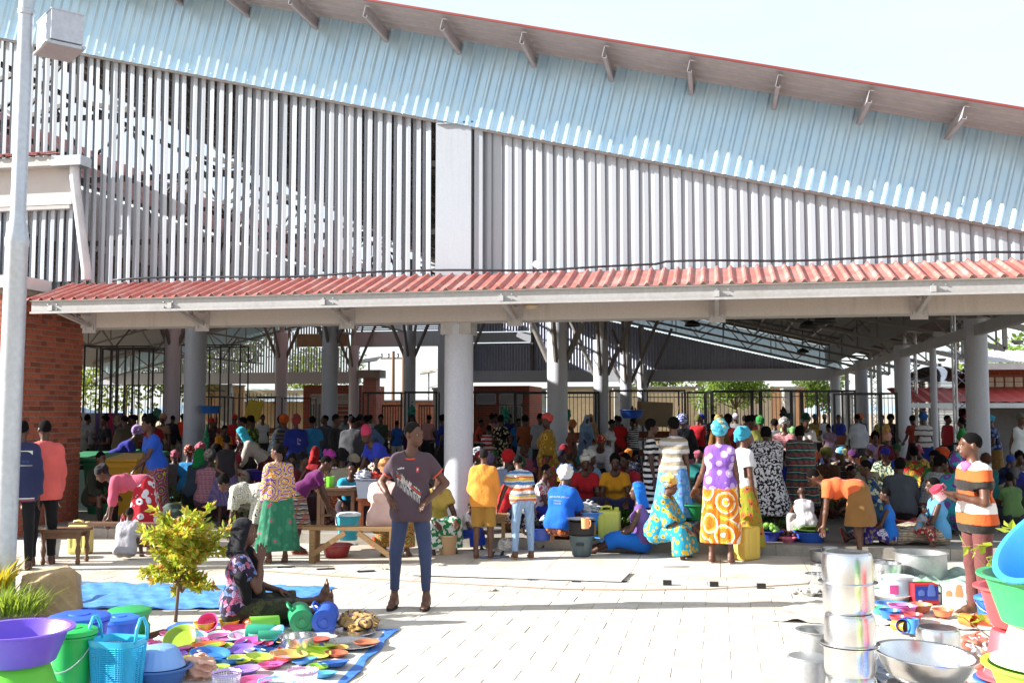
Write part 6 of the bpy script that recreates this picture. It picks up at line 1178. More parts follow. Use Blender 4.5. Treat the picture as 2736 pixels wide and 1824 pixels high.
# --- lamp pole
x, y = XY(23, 9.5); lp = empty('lamp_pole', 'galvanised steel lamp pole with control box in front of the brick wing', 'lamp pole', (x, y, 0), 0); lp.rotation_euler = (0, math.radians(.5), 0)
MB().lathe([(.105, 0), (.1, .5), (.099, 3.35), (.106, 3.38), (.106, 3.42), (.085, 3.55), (.068, 3.62), (.066, 5.4), (.064, 7.5)], 28).build('pole', M_POLE, lp, auto=30)
MB().lathe([(.07, 5.55), (.075, 5.56), (.075, 5.6), (.07, 5.61)], 20).build('clamp', M_GALV, lp)
bxo = MB().box((-.3, -.17, 0), (.3, .17, .33)).box((-.31, -.18, .33), (.31, .18, .345)).build('control_box', weathered('box_paint', 'b5bdcc', '8d95a4', .4, .3, 2), lp, (.17, .27, 5.32), (0, 0, math.radians(-40))); bxo.scale = (.85, .85, .85)
for i in range(3): MB().box((-.07, -.172-.002, .17+i*.025), (.09, -.17, .174+i*.025)).build('vent_slot', M_BLACK, bxo)
MB().box((-.28, -.19, -.05), (.28, .19, -.012)).tube([(-.3, -.19, -.03), (.3, -.19, -.03)], .018, 8).tube([(-.3, .19, -.03), (.3, .19, -.03)], .018, 8).build('tray', M_GALV, bxo)
# --- planter with stone block
def rock(sx, sy, sz, seed, n=9, amp=.06):
    R_ = np.random.default_rng(seed); F_ = Field(.013, (-sx, -sy, -sz), (sx, sy, sz)); X, Y, Z = F_.ax[0][:, None, None], F_.ax[1][None, :, None], F_.ax[2][None, None, :]
    q = [np.abs(X)-sx*.9+.08*Z-.06*Y, np.abs(Y)-sy*.9+.05*X, np.abs(Z)-sz*.9-.16*X*np.ones_like(Y)]; D = np.maximum(np.maximum(q[0]+0*Y+0*Z, q[1]+0*X+0*Z), q[2]+0*Y)
    D = np.maximum(D, (X+Z*1.1+Y*.2)*.66-.27); D = np.maximum(D, (-X*.6+Z-Y*.5)*.75-.22); D = D+.005*np.sin(X*23+Y*11)*np.sin(Z*19+X*7)+.003*np.sin(Y*67+Z*51+X*59)+.002*np.sin(Y*127-Z*111)*np.sin(X*119); F_.D = D.astype(np.float32); return F_.mesh('rock')
x, y = XY(148, 9.6); o = link('stone_block', rock(.28, .22, .22, 3), None, (x, y, .19), (0, 0, .55)); o.data.materials.append(weathered('sandstone', 'b39a78', '8a6a48', .95, .7, 3, bump=.6)); tag(o, 'large rough tan stone block at the end of the planter kerb', 'stone')
ax_, ay_ = XY(95, 9.35); b2x, b2y = XY(-140, 8.3); pl = empty('planter', 'low concrete planter kerb with soil at the left edge', 'planter'); MB().bar((ax_, ay_, .08), (b2x, b2y, .08), .14, .2).build('kerb', M_KERB, pl)
m = MB(); c1 = np.array((ax_, ay_, .12)); c2 = np.array((b2x, b2y, .12)); away = np.array((-.25, 1.3, 0)); m.add([c1, c2, c2+away, c1+away], [(0, 1, 2, 3)]); m.build('soil', plain('soil', '5a4a38', .95, var=.3, ns=20), pl)
def tuft(px, d, z, n, L, w, mat, label, name, spread=.3, up=.8, cat='plant'):
    x, y = XY(px, d); r = empty(name, label, cat, (x, y, z)); m = MB()
    for i in range(n):
        a = rng.uniform(0, 6.28); rr = rng.uniform(0, spread); b_ = np.array((rr*math.cos(a), rr*math.sin(a)*.6, 0)); dv = unit((math.cos(a)*.6+rng.normal(0, .3), math.sin(a)*.6+rng.normal(0, .3), up+rng.random()*.5)); s_ = unit(np.cross(dv, (0, 0, 1.)+rng.normal(0, .2, 3))); l = L*rng.uniform(.5, 1.2); mid = b_+dv*l*.55; tip = b_+dv*l+np.array((dv[0], dv[1], -.5))*l*.25
        m.add([b_-s_*w/2, b_+s_*w/2, mid+s_*w*.4, tip, mid-s_*w*.4], [(0, 1, 2, 4), (4, 2, 3)])
    m.build('leaves', mat, r); return r
M_GRASS = leafmat('grass_green', ['3a5a1c', '4f7226', '6a8a30', '86983c'], .4); M_YEL = leafmat('yellow_leaf', ['c09a20', 'd4b43a', 'b8a83c', '8a9a34'], .4)
tuft(25, 9.0, .12, 420, .3, .014, M_GRASS, 'clump of long green grass growing in the planter', 'grass_clump', .38)
tuft(5, 9.4, .25, 90, .32, .035, M_YEL, 'yellow leaved shrub above the grass at the left edge', 'yellow_shrub', .14, 1.2)
# --- sapling
x, y = XY(481, 9.22); sp_ = empty('sapling', 'young tree with yellow, orange and green leaves and thin bare stem', 'tree', (x, y, 0)); m = MB(); m.tube([(0, 0, 0), (.02, 0, .3), (.06, .02, .55), (.08, .0, .9)], [.017, .014, .011, .005], 8); R_ = np.random.default_rng(5); lf = MB(); tips = []
for i in range(58):
    z0 = R_.uniform(.33, .85); a = R_.uniform(0, 6.28); L = R_.uniform(.14, .42)*(1.15-abs(z0-.68)); e = np.array((.06+math.cos(a)*L, math.sin(a)*L, z0+R_.uniform(-.14, .3)*1.0)); m.tube([(.05, .01, z0-.08), tuple((np.array((.05, .01, z0))+e)/2+np.array((0, 0, .02))), tuple(e)], [.006, .004, .002], 5); tips.append((np.array((.05, .01, z0)), e))
for b0, e in tips:
    for k in range(66):
        t = R_.uniform(.15, 1.15); p = b0+(e-b0)*t; dv = unit((e-b0)/np.linalg.norm(e-b0)*.6+R_.normal(0, .65, 3)+np.array((0, 0, -.1))); leaf_quad(lf, p, dv, R_.normal(size=3)+np.array((0, 0, 1.)), R_.uniform(.05, .095), R_.uniform(.026, .038))
m.build('trunk', M_BARK, sp_, smooth=True); lf.build('crown', leafmat('sapling_leaf', ['86a32c', '98ac34', 'aeb63a', 'c4bc46', 'd8b44a', 'd87c44', 'a2b23c', '8ea634'], .5, .4), sp_)
# right-hand yellow-green shrub
x, y = XY(2700, 7.2); sh2 = empty('garden_shrub', 'young shrub with large yellow green leaves behind the stacked basins', 'plant', (x, y, 0)); m = MB(); lf = MB()
for i in range(26):
    a = R_.uniform(0, 6.28); L = R_.uniform(.1, .36); z0 = R_.uniform(.4, 1.0); e = np.array((math.cos(a)*L-.02, math.sin(a)*L, z0+R_.uniform(-.1, .12))); m.tube([(0, 0, z0-.25), tuple(e)], [.007, .003], 5)
    for k in range(8): dv = unit(np.array((math.cos(a), math.sin(a), -.3))+R_.normal(0, .7, 3)); leaf_quad(lf, e-np.array((math.cos(a), math.sin(a), 0))*k*.03, dv, np.array((0, 0, 1.))+R_.normal(0, .4, 3), R_.uniform(.08, .12), .055)
m.tube([(0, 0, 0), (.02, 0, .5), (0, 0, .95)], [.018, .014, .006], 7); m.build('trunk', M_BARK, sh2, smooth=True); lf.build('crown', leafmat('lime_leaf', ['8fa62a', 'a9bb38', 'bcc848', '7f9a2a'], .4, .4), sh2)
# --- tarpaulins
def sheet_on_ground(corners, mat, label, name, z=.006, wr=.012, n=46, cat='tarpaulin', hem=None, seed=1):
    A, B, C_, D__ = [np.array(Gp(*c)) for c in corners]; V = []; R_ = np.random.default_rng(seed); ph = R_.uniform(0, 6, 8)
    for i in range(n+1):
        for j in range(n+1):
            u_, v_ = i/n, j/n; p = (A*(1-u_)+B*u_)*(1-v_)+(D__*(1-u_)+C_*u_)*v_; x, y = p[0], p[1]; w = wr*(abs(math.sin(x*7+y*4+ph[0]+math.sin(y*5)))*.6+.5*math.sin(x*15-y*11+ph[1])+.4*math.sin(x*31+y*23+ph[2])); V.append((x+.015*math.sin(y*9+ph[3])*(i in (0, n)), y+.02*math.sin(x*6+ph[4])*(j in (0, n)), z+max(0, w+.003)))
    m = MB(); fs = [(i*(n+1)+j, (i+1)*(n+1)+j, (i+1)*(n+1)+j+1, i*(n+1)+j+1) for i in range(n) for j in range(n)]
    if hem:
        e = [f for k, f in enumerate(fs) if (k//n < hem[1] or k//n >= n-hem[1] or k % n < hem[1] or k % n >= n-hem[1])]; se = set(e); m.mat(mat); m.add(V, [f for f in fs if f not in se]); o_ = len(m.f); m.mat(hem[0]); m.f += e; m.mi += [m.cur]*len(e)
    else: m.add(V, fs)
    o = m.build(name, mat if not hem else None, None, smooth=True); me = o.data
    return tag(o, label, cat)
def tarpmat(name, c, c2):
    t = NT(name); n = t.noise(5, 6, rough=.7).outputs[0]; t.bump(t.noise(9, 5).outputs[0], .5, .02); return t.done(t.ramp(n, [(.35, hexc(c)), (.65, hexc(c2))]), .42, 0, .5)
M_BLUE = tarpmat('blue_tarp', '4080d2', '6aa6e6'); M_WTARP = tarpmat('white_woven', 'b9b6ae', 'd2cfc8'); M_BHEM = tarpmat('blue_hem', '3068c0', '4f88d8')
sheet_on_ground([(205, 1630), (760, 1627), (902, 1569), (205, 1556)], M_BLUE, 'bright blue tarpaulin spread flat behind the sapling', 'tarpaulin', hem=(M_BHEM, 1), seed=2)
sheet_on_ground([(240, 1880), (880, 1880), (1062, 1682), (470, 1662)], M_WTARP, 'white woven sheet with blue hem laid with plates', 'ground_sheet', hem=(M_BHEM, 2), seed=4, wr=.008, cat='ground sheet')
sheet_on_ground([(2060, 1660), (2740, 1690), (2740, 1525), (2200, 1535)], tarpmat('sack_sheet', 'b9b4a6', 'd0ccc2'), 'pale sacking sheet under the wares at right', 'ground_sheet', wr=.02, seed=6, cat='ground sheet')
sheet_on_ground([(2330, 1592), (2600, 1590), (2620, 1525), (2370, 1540)], tarpmat('green_sheet', '7f9a8a', 'a8bcae'), 'crumpled pale green sheet behind the big cauldron', 'ground_sheet', wr=.045, z=.03, seed=8, cat='ground sheet')
def blob(px, d, z, r, mat, label, name, cat, seed=1, h=.012, lump=.25, n=7, rot=0, group=None):
    x, y = XY(px, d); R_ = np.random.default_rng(seed); r = np.array(r); F_ = Field(max(h, r.max()/14), -r*1.2, r*1.2); F_.ell((0, 0, 0), r*.8, k=.01)
    for i in range(n): v = unit(R_.normal(size=3)); F_.ell(v*r*.45, r*R_.uniform(.4, .6), k=r.min()*.3)
    F_.folds(r.min()*lump*.3, 5/r.min(), 6/r.min(), seed); F_.cut((0, 0, -r[2]*.85), (0, 0, -1)); o = link(name, F_.mesh(name), None, (x, y, z+r[2]*.85), (0, 0, rot)); o.data.materials.append(mat); return tag(o, label, cat, group)
blob(962, 8.95, 0, (.2, .28, .07), fab('K:a8844c,3a2c4a,c09a5c,b8945a,.9'), 'crumpled mustard and navy patterned cloth by the seated woman\'s feet', 'cloth_bundle', 'cloth', 3, lump=.9, rot=.5)
# --- foreground plates and cups
PL = [(418, 1724, 66, 'd8588c', 'pink plate at the sheet edge beside the cyan basket'), (600, 1712, 92, 'd870a8', 'large pink plate left of the purple plate'), (556, 1732, 90, 'd8662c', 'orange plate under the tilted lime plate'),
 (640, 1690, 92, 'd84a80', 'hot pink plate under the orange cups'), (655, 1706, 88, 'd4d4d8', 'white plate right behind the tilted blue plate'), (668, 1722, 78, 'c84a9c', 'magenta plate behind the violet plate'), (582, 1737, 84, '86b82c', 'lime plate between the orange and blue plates'),
 (646, 1742, 82, '7a5ab8', 'violet plate in the middle of the sheet'), (560, 1756, 104, '2c72c0', 'wide blue plate in front of the orange plate'), (716, 1744, 82, '2468b8', 'blue plate right of the violet plate'), (778, 1738, 72, 'c8404c', 'red plate behind the peach plate'),
 (858, 1734, 86, 'a8cc38', 'lime plate below the aluminium pot'), (606, 1770, 92, '2a78c4', 'blue plate nearest the orange bag'), (694, 1762, 78, 'b0c848', 'yellow green plate in the front row'), (770, 1758, 100, 'd89c58', 'peach plate between lime plates'), (836, 1752, 92, 'c0d850', 'pale lime plate right of the peach plate'),
 (898, 1750, 62, 'b85a3c', 'small terracotta plate near the blue hem'), (892, 1778, 82, '1f58a8', 'deep blue plate near the right blue hem'), (722, 1782, 66, 'd84a8a', 'pink plate behind the blue and white basket'), (862, 1806, 74, '4a9ad0', 'sky blue plate at the front right of the sheet'), (655, 1796, 80, '8a6ac0', 'lilac plate behind the left white basket'),
 (575, 1792, 76, '96c030', 'lime plate beside the orange bag'), (505, 1768, 56, 'd8c84a', 'small yellow plate right of the fluted bowl'), (680, 1826, 92, 'd8588c', 'pink plate between the white baskets'), (735, 1722, 80, '3a80c8', 'blue plate leaning before the teal jug'), (486, 1738, 60, 'c85a9a', 'small pink plate beneath the tilted lime plate')]
PL += [(455, 1700, 60, 'd8689c', 'rose plate behind the tilted lime plate'), (520, 1700, 70, '9ad0e0', 'pale cyan plate left of the magenta bowl'), (530, 1718, 64, 'd8507c', 'deep pink plate in front of the pale cyan one'), (585, 1700, 60, 'a8d8d0', 'mint plate below the yellow bowls'), (625, 1722, 70, '5ab0d8', 'sky plate between pink and magenta plates'), (690, 1700, 66, 'c8e0e4', 'icy white plate before the lime jug'), (700, 1728, 60, 'd8406c', 'raspberry plate left of the small pot'), (765, 1722, 60, 'e0b060', 'apricot plate under the aluminium pot'), (845, 1715, 70, 'c84c40', 'scarlet plate right of the aluminium pot'), (815, 1770, 66, '4a88d0', 'cornflower plate in the front row'), (745, 1770, 60, 'd870a0', 'blush plate in front of the peach plate'), (640, 1766, 66, 'c0d040', 'chartreuse plate before the violet plate'), (530, 1776, 60, 'd86a9c', 'rose pink plate behind the orange bag'), (850, 1786, 60, '98c83c', 'grass green plate near the right white basket'), (905, 1735, 50, 'd89a40', 'small amber plate on the silver tray edge'), (680, 1745, 56, 'd8d8dc', 'white saucer in the middle of the sheet'), (470, 1752, 58, '8a5ac0', 'purple saucer behind the fluted bowl')]
for i, (px, py, w, c, lb) in enumerate(PL): plate(px, py, w, c, lb, .014+.004*(i % 3), (rng.normal(0, .07), rng.normal(0, .07)))
plate(482, 1712, 88, '8aa81f', 'olive lime plate propped up facing the camera', .05, (.75, .1)); plate(735, 1702, 70, '2c74c8', 'blue plate propped on edge by the teal jug', .06, (.5, -.5))
plate(560, 1672, 54, 'd84a90', 'magenta bowl tipped on its side', .05, (.9, .3), deep=.45); plate(546, 1686, 58, 'd8b83c', 'left yellow bowl behind the pink plates', .01, deep=.4); plate(612, 1680, 56, 'd8c038', 'right yellow bowl beside the orange cups', .01, deep=.4)
plate(941, 1694, 122, '', 'oval silver tray nearest the patterned cloth', .015, (0, 0), M_ALU, .06); plate(932, 1726, 152, '', 'large patterned silver tray near the blue hem', .012, (0, 0), M_ALU, .06); plate(980, 1722, 68, 'b86a4a', 'brown clay coloured plate on the silver tray', .03)
mug(650, 1678, 32, 'd85a34', 'orange cup lying behind the pink plate', .0, 1.1); mug(668, 1688, 30, 'd8562c', 'second orange cup lying in front', .0, .5); mug(700, 1682, 36, '9cc83c', 'lime mug lying before the seated woman', .0, .3); mug(728, 1668, 34, 'a0cc40', 'lime mug standing beside the peach cup'); mug(745, 1686, 44, '7ac038', 'big lime jug lying on its side', .0, -1.0, 1.7)
mug(755, 1658, 28, 'd86a70', 'coral cup near the seated woman\'s lap'); mug(714, 1650, 34, 'd89a80', 'peach cup tipped behind the lime mugs', .02, .9); mug(735, 1712, 46, '2a9a78', 'teal jug lying in front of the green jug', .0, -1.4, 1.6); mug(752, 1722, 40, '2a9470', 'second teal jug under the first', .0, -1.2, 1.5)
def jug(px, py, rpx, c, label, yaw):
    p = Gp(px, py); d = np.dot(p-_C, _fh); r = rpx*d/FPX; r_ = empty('jug', label, 'jug', (p[0], p[1], r)); r_.rotation_euler = (-math.pi/2+.12, 0, yaw); MB().lathe([(0, 0), (r*.9, 0), (r, .02), (r, r*2.3), (r*.9, r*2.4), (0, r*2.4)], 28).build('body', plas(c), r_, auto=35); MB().lathe([(0, .0), (r*1.04, 0), (r*1.04, -.03), (r*.6, -.032), (r*.58, -.02), (r*.3, -.02), (r*.28, -.03), (0, -.03)], 28).build('lid', plas(c), r_, auto=35); MB().tube([(-r*.7, -r*.7, r*2), (-r*1.1, -r*1.1, r*1.9), (-r*1.1, -r*1.1, r*.8), (-r*.7, -r*.7, r*.5)], r*.12, 8).build('handle', plas(c), r_, smooth=True)
jug(806, 1690, 31, '1f8a5a', 'green plastic jug lying with its lid towards the camera', .5); jug(866, 1690, 31, '2454b8', 'blue plastic jug lying with its lid towards the camera', .25)
pot(803, 8.05, 0, .125, .13, 'small aluminium pot standing among the plates', mat=M_ALU)
# fluted bowl upside down on a basin
x, y = XY(440, 7.1); thing('basin', MB().lathe(basin_prof(.2, .13, .022), 40), plas('3a68a8'), 'blue basin carrying the upturned fluted bowl', 'basin', (x, y, 0)); m = MB().lathe([(.175, 0), (.168, .01), (.16, .03), (.12, .11), (.1, .125), (0, .13)], 96, wave=lambda a, i, z: .02*math.sin(a*20+z*22) if i > 1 else 0); thing('fluted_bowl', m, plas('7aa4dc'), 'pale blue fluted bowl turned upside down', 'bowl', (x, y, .135))
blob(545, 7.25, 0, (.13, .1, .1), plain('orange_bag', 'd8a890', .35), 'thin orange and clear plastic bag among the plates', 'plastic_bag', 'bag', 9, lump=.8)
# small openwork baskets
def basket(px, d, z, r, h, c, label, top=None, sq=False, handles=False, nx=40, nz=12, cat='basket'):
    x, y = XY(px, d); r_ = empty('basket', label, cat, (x, y, z)); m = MB()
    def pt(a, t): rr = r*(.82+.18*t); return np.array((rr*math.copysign(abs(math.cos(a))**(.45 if sq else 1), math.cos(a)), rr*(.75 if sq else 1)*math.copysign(abs(math.sin(a))**(.45 if sq else 1), math.sin(a)), h*t))
    for j in range(nz+1):
        t = .1+.78*j/nz; P_ = [pt(2*math.pi*k/48, t) for k in range(49)]; m.tube(P_, h*.012, 4, cap=False)
    for k in range(nx): a = 2*math.pi*k/nx; m.tube([pt(a, t) for t in (.08, .4, .7, .9)], h*.011, 4)
    m.build('mesh_wall', plas(c), r_); m = MB(); P0 = [pt(2*math.pi*k/48, .88) for k in range(48)]; P1 = [pt(2*math.pi*k/48, 1+(.05*(k % 4 == 0) if not sq else 0))*np.array((1.03, 1.03, 1)) for k in range(48)]; V = P0+P1; m.add(V+[v*np.array((.97, .97, 1)) for v in V], [(k, (k+1) % 48, 48+(k+1) % 48, 48+k) for k in range(48)]+[(96+(k+1) % 48, 96+k, 144+k, 144+(k+1) % 48) for k in range(48)]+[(48+k, 48+(k+1) % 48, 144+(k+1) % 48, 144+k) for k in range(48)])
    m.build('rim', plas(top or c), r_, auto=50); MB().lathe([(0, 0), (r*.8, 0), (r*.84, h*.1), (0, h*.1)], 32, sy=.75 if sq else 1).build('base', plas(c), r_)
    if handles:
        for s_ in (-1, 1): MB().tube([(s_*r*1.0, -.07, h*.95), (s_*r*1.02, -.06, h*1.2), (s_*r*1.02, -.02, h*1.36), (s_*r*1.02, .02, h*1.36), (s_*r*1.02, .06, h*1.2), (s_*r*1.0, .07, h*.95)], .011, 8).build('handle', plas(top or c), r_, smooth=True)
    return r_
basket(331, 6.85, 0, .165, .37, '1fa8d0', 'tall cyan plastic shopping basket with two upright handles', '38b4d8', True, True, 60, 22)
basket(618, 6.95, 0, .095, .13, 'd8d0dc', 'left small white openwork basket', 'c4a8d4', nx=34, nz=8); basket(818, 6.95, 0, .1, .14, 'dcd8dc', 'right small white openwork basket', 'd0a0b8', nx=34, nz=8); basket(750, 6.85, 0, .12, .1, '6ab0dc', 'low blue and white openwork basket between the white ones', '9accec', nx=36, nz=6)
# --- big wares at the left
basin(66, 6.2, .37, .29, .19, '6a4ac0', 'purple basin on top of the upturned lime basin'); basin(66, 6.2, .2, .24, .17, '5fbf2c', 'lime green basin turned upside down under the purple one', flip=True); basin(66, 6.2, 0, .26, .2, '2f86d8', 'blue basin turned upside down at the bottom of the stack', flip=True)
basin(-14, 5.5, .0, .2, .32, '3a98dc', 'sky blue tub turned upside down at the lower left corner', flip=True)
bucket(212, 6.85, 0, .135, .42, '16a84c', 'bright green bucket with lid and wire handle', '18b050'); bucket(228, 7.25, 0, .185, .43, '1648c8', 'tall royal blue bin with lid behind the green bucket', '2458cc', False); bucket(333, 8.0, 0, .135, .27, '2a62cc', 'smaller blue bucket with round lid behind the basket', '2c6cd4', False)
x, y = XY(360, 8.6); gt = empty('tub', 'green oval tub with lid and side handle near the blue tarpaulin', 'tub', (x, y, 0)); MB().lathe([(0, 0), (.13, 0), (.155, .2), (.16, .2), (0, .21)], 30).build('body', plas('1f8a4c'), gt, auto=35); MB().lathe([(.17, .19), (.172, .225), (.15, .235), (0, .24)], 30).build('lid', plas('259a58'), gt, auto=35); MB().tube([(.16, -.05, .17), (.21, -.06, .12), (.2, -.05, .05), (.14, -.03, .04)], .012, 8).build('handle', plas('1f8a4c'), gt, smooth=True)
blob(300, 7.6, 0, (.16, .12, .13), plain('white_bag', 'd0d0d2', .4), 'white plastic bag between the blue bucket and basket', 'plastic_bag', 'bag', 12, lump=.9); blob(285, 6.5, 0, (.13, .09, .05), plain('grey_cloth', '8f9484', .9), 'grey cloth lying in front of the cyan basket', 'cloth_bundle', 'cloth', 15, lump=.9)
blob(490, 8.35, 0, (.25, .1, .035), plain('clear_film', 'c8c8c4', .3), 'clump of clear plastic wrap behind the plates', 'plastic_wrap', 'plastic wrap', 16, lump=1.)
MB_ = MB().bar((*XY(395, 8.5), .02), (*XY(455, 8.75), .02), .05, .03); thing('timber_offcut', MB_, M_WOODD, 'dark timber offcut on the paving near the green tub', 'timber', (0, 0, 0))
# --- pots at the right
ST = [(0, False), (.178, True), (.345, False), (.528, True), (.7, False), (.872, True)]
nm = ['lowest pot of the tall aluminium stack', 'second pot from the bottom of the tall aluminium stack, upside down', 'third pot from the bottom of the tall aluminium stack', 'upside down pot in the middle of the tall aluminium stack', 'upright pot second from the top of the tall aluminium stack', 'topmost upside down pot of the tall aluminium stack']
for (z, fl), lb in zip(ST, nm): pot(2256+rng.normal(0, 2), 6.0, z, .142, .168, lb, fl, group='tall stack of aluminium pots')
x, y = XY(2452, 6.3); thing('basin', MB().lathe([(0, 0), (.1, .003), (.17, .02), (.225, .06), (.262, .12), (.28, .175), (.3, .18), (.3, .186), (.275, .182), (.255, .122), (.218, .066), (.165, .03), (0, .012)], 48), M_ALU, 'wide hammered aluminium basin on upturned pots', 'basin', (x, y, .22), (.04, .05, 0)); pot(2420, 6.35, 0, .17, .21, 'upturned pot under the wide aluminium basin at left', True); pot(2495, 6.45, 0, .17, .205, 'upturned pot under the wide aluminium basin at right', True); pot(2490, 7.0, .22, .14, .19, 'upside down pot resting behind the aluminium basin', True); pot(2488, 7.0, 0, .16, .21, 'pot supporting the upside down pot behind the basin', True)
pot(2146, 6.75, 0, .14, .28, 'tall pale pot half hidden left of the stack', True, M_ALUD); pot(2175, 7.1, .17, .13, .2, 'upright dull pot leaning behind the tall stack', False, M_ALUD); pot(2178, 7.12, 0, .14, .17, 'dull pot under the upright one behind the stack', True, M_ALUD)
pot(2416, 7.6, 0, .12, .16, 'small upturned pot left of the basin', True)
pot(2450, 11.55, 0, .27, .29, 'very large aluminium cauldron on the pale green sheet', mat=M_ALUD); pot(2362, 11.3, 0, .15, .21, 'medium aluminium pot left of the cauldron', mat=M_ALU); pot(2172, 11.2, 0, .1, .11, 'small aluminium pot far left of the cauldron'); pot(2185, 11.9, 0, .1, .1, 'small aluminium pan behind the small pot'); pot(2330, 12.1, 0, .17, .12, 'shallow aluminium pot behind the medium one')
plate(2168, 1588, 60, '', 'silver plate on the sacking near the pot stack', .02, mat=M_ALU); plate(2240, 1560, 90, '', 'wide silver plate behind the pot stack', .02, mat=M_ALU); plate(2375, 1600, 120, 'd0d0d0', 'white enamel tray in front of the carton', .02)
# cartons with printed pots
def carton(px, d, w, h, dp, yaw, cols, label, name='carton'):
    x, y = XY(px, d); r = empty(name, label, 'carton', (x, y, .02), yaw); MB().box((-w/2, 0, 0), (w/2, dp, h)).build('box', plain('card_'+cols[0], cols[0], .5), r); MB().box((-w/2+.004, -.003, h*.22), (w/2-.004, -.001, h*.9)).build('printed_panel', plain('print_'+cols[1], cols[1], .4), r)
    for i, (ux, uz, s_) in enumerate(((-.22, .42, .8), (.2, .4, 1.0), (.2, .6, .85), (.2, .76, .7))):
        MB().lathe([(.0, 0), (w*.16*s_, 0), (w*.17*s_, .02), (w*.17*s_, .05*s_), (w*.15*s_, .055*s_), (0, .075*s_)], 18, sy=.04).build('printed_pot', plain('print_'+cols[2], cols[2], .4), r, (ux*w, -.004, uz*h))
    MB().lathe([(0, 0), (w*.09, 0), (0, .001)], 16).build('printed_disc', plain('print_white', 'd8d8dc', .5), r, (-.28*w, -.002, .12*h), (math.pi/2, 0, 0)); return r
carton(2463, 9.95, .225, .185, .16, .18, ('b02430', '1f3a98', '5a74c0'), 'red and blue carton printed with cooking pots'); carton(2536, 9.9, .21, .19, .16, -.1, ('d0ccc8', 'd8d6da', 'd08a5a'), 'white carton printed with orange striped pots')
x, y = XY(2388, 10.3); tb = empty('tub', 'white plastic tub with pink side and pale lid', 'tub', (x, y, .02)); MB().lathe([(0, 0), (.12, 0), (.14, .19), (0, .19)], 26).build('body', plas('c4dce4'), tb, auto=35); MB().lathe([(.15, .19), (.15, .21), (0, .215)], 26).build('lid', plas('d4dce0'), tb, auto=35)
MB().box((-.1, -.142, .05), (-.02, -.125, .14)).build('label_patch', plas('c84a8a'), tb)
basin(2370, 9.6, .02, .13, .07, '3a78c0', 'low blue dish beside the white tub'); basin(2470, 10.8, .02, .1, .06, '7ac87a', 'pale green bowl behind the red carton')
bucket(2622, 9.2, .02, .09, .2, '1f5ab8', 'small blue bucket beside the brown trousers', '2a68c4'); bucket(2650, 9.6, .02, .14, .22, '2a6cd0', 'blue tub lying behind the small blue bucket', None, False); basin(2604, 9.9, .02, .12, .08, '2a9a68', 'green dish behind the small blue bucket', flip=True)
mug(2570, 1668, 33, 'd8702c', 'orange cup lying in the red and white bag', .12, .6); mug(2608, 1670, 32, 'd8682c', 'second orange cup in the red and white bag', .12, 1.2); blob(2600, 7.6, 0, (.2, .16, .13), plain('red_bag', 'c86a58', .4), 'red and white plastic bag holding orange cups', 'plastic_bag', 'bag', 21, lump=.7); blob(2600, 7.62, .1, (.22, .17, .06), plain('white_bag2', 'd4d2d4', .4), 'white bag rim folded over the red bag', 'plastic_bag', 'bag', 22, lump=.9)
mug(2424, 1682, 36, '1f4ea8', 'dark blue mug lying with its mouth to the camera', .03, -.4); mug(2386, 1682, 28, 'd8922c', 'yellow orange mug beside the dark blue one', .03, .9); mug(2440, 1690, 30, '3a80d0', 'light blue mug handle up beside the dark blue one', .03)
for i, (px, py, w, c, lb) in enumerate([(2378, 1650, 58, '2468b8', 'stack of blue plates near the pots'), (2400, 1660, 46, 'c83a44', 'red bowl behind the yellow mug'), (2440, 1655, 50, 'c84a4c', 'second red bowl right of the first'), (2412, 1640, 76, 'd86aa0', 'pink dish over the red bowls'), (2350, 1638, 50, '4ac088', 'mint plate at the sheet edge'), (2360, 1625, 44, 'd87a34', 'orange bowl on its side near the mint plate'), (2520, 1645, 56, 'd8744a', 'orange dish beyond the upside down pot'), (2460, 1632, 60, 'd8845c', 'salmon dish between pink and orange'), (2640, 1640, 50, 'a8c860', 'lime dish beside the blue bucket')]): plate(px, py, w, c, lb, .03, deep=.3 if i else .35, group='wares on the sacking sheet')
blob(2330, 7.6, 0, (.22, .16, .1), plain('white_bag3', 'd4d4d8', .35), 'big white plastic bag behind the pot stack', 'plastic_bag', 'bag', 25, lump=.9); blob(2370, 7.1, 0, (.14, .1, .12), plain('clear_bag', 'aab4c4', .25), 'crinkled clear bag beside the basin', 'plastic_bag', 'bag', 26, lump=1.1)
for i, (px, d) in enumerate(((2250, 10.9), (2290, 10.2), (2150, 10.6), (2230, 9.6))): blob(px, d, 0, (.2, .14, .035), plain('paper_litter', 'c4beb0', .9), ('torn pale packing paper behind the pot stack', 'crumpled sacking beside the silver plates', 'torn paper at the left end of the sacking', 'folded packing paper in front of the silver plates')[i], 'packing_paper', 'paper', 30+i, lump=1.1)
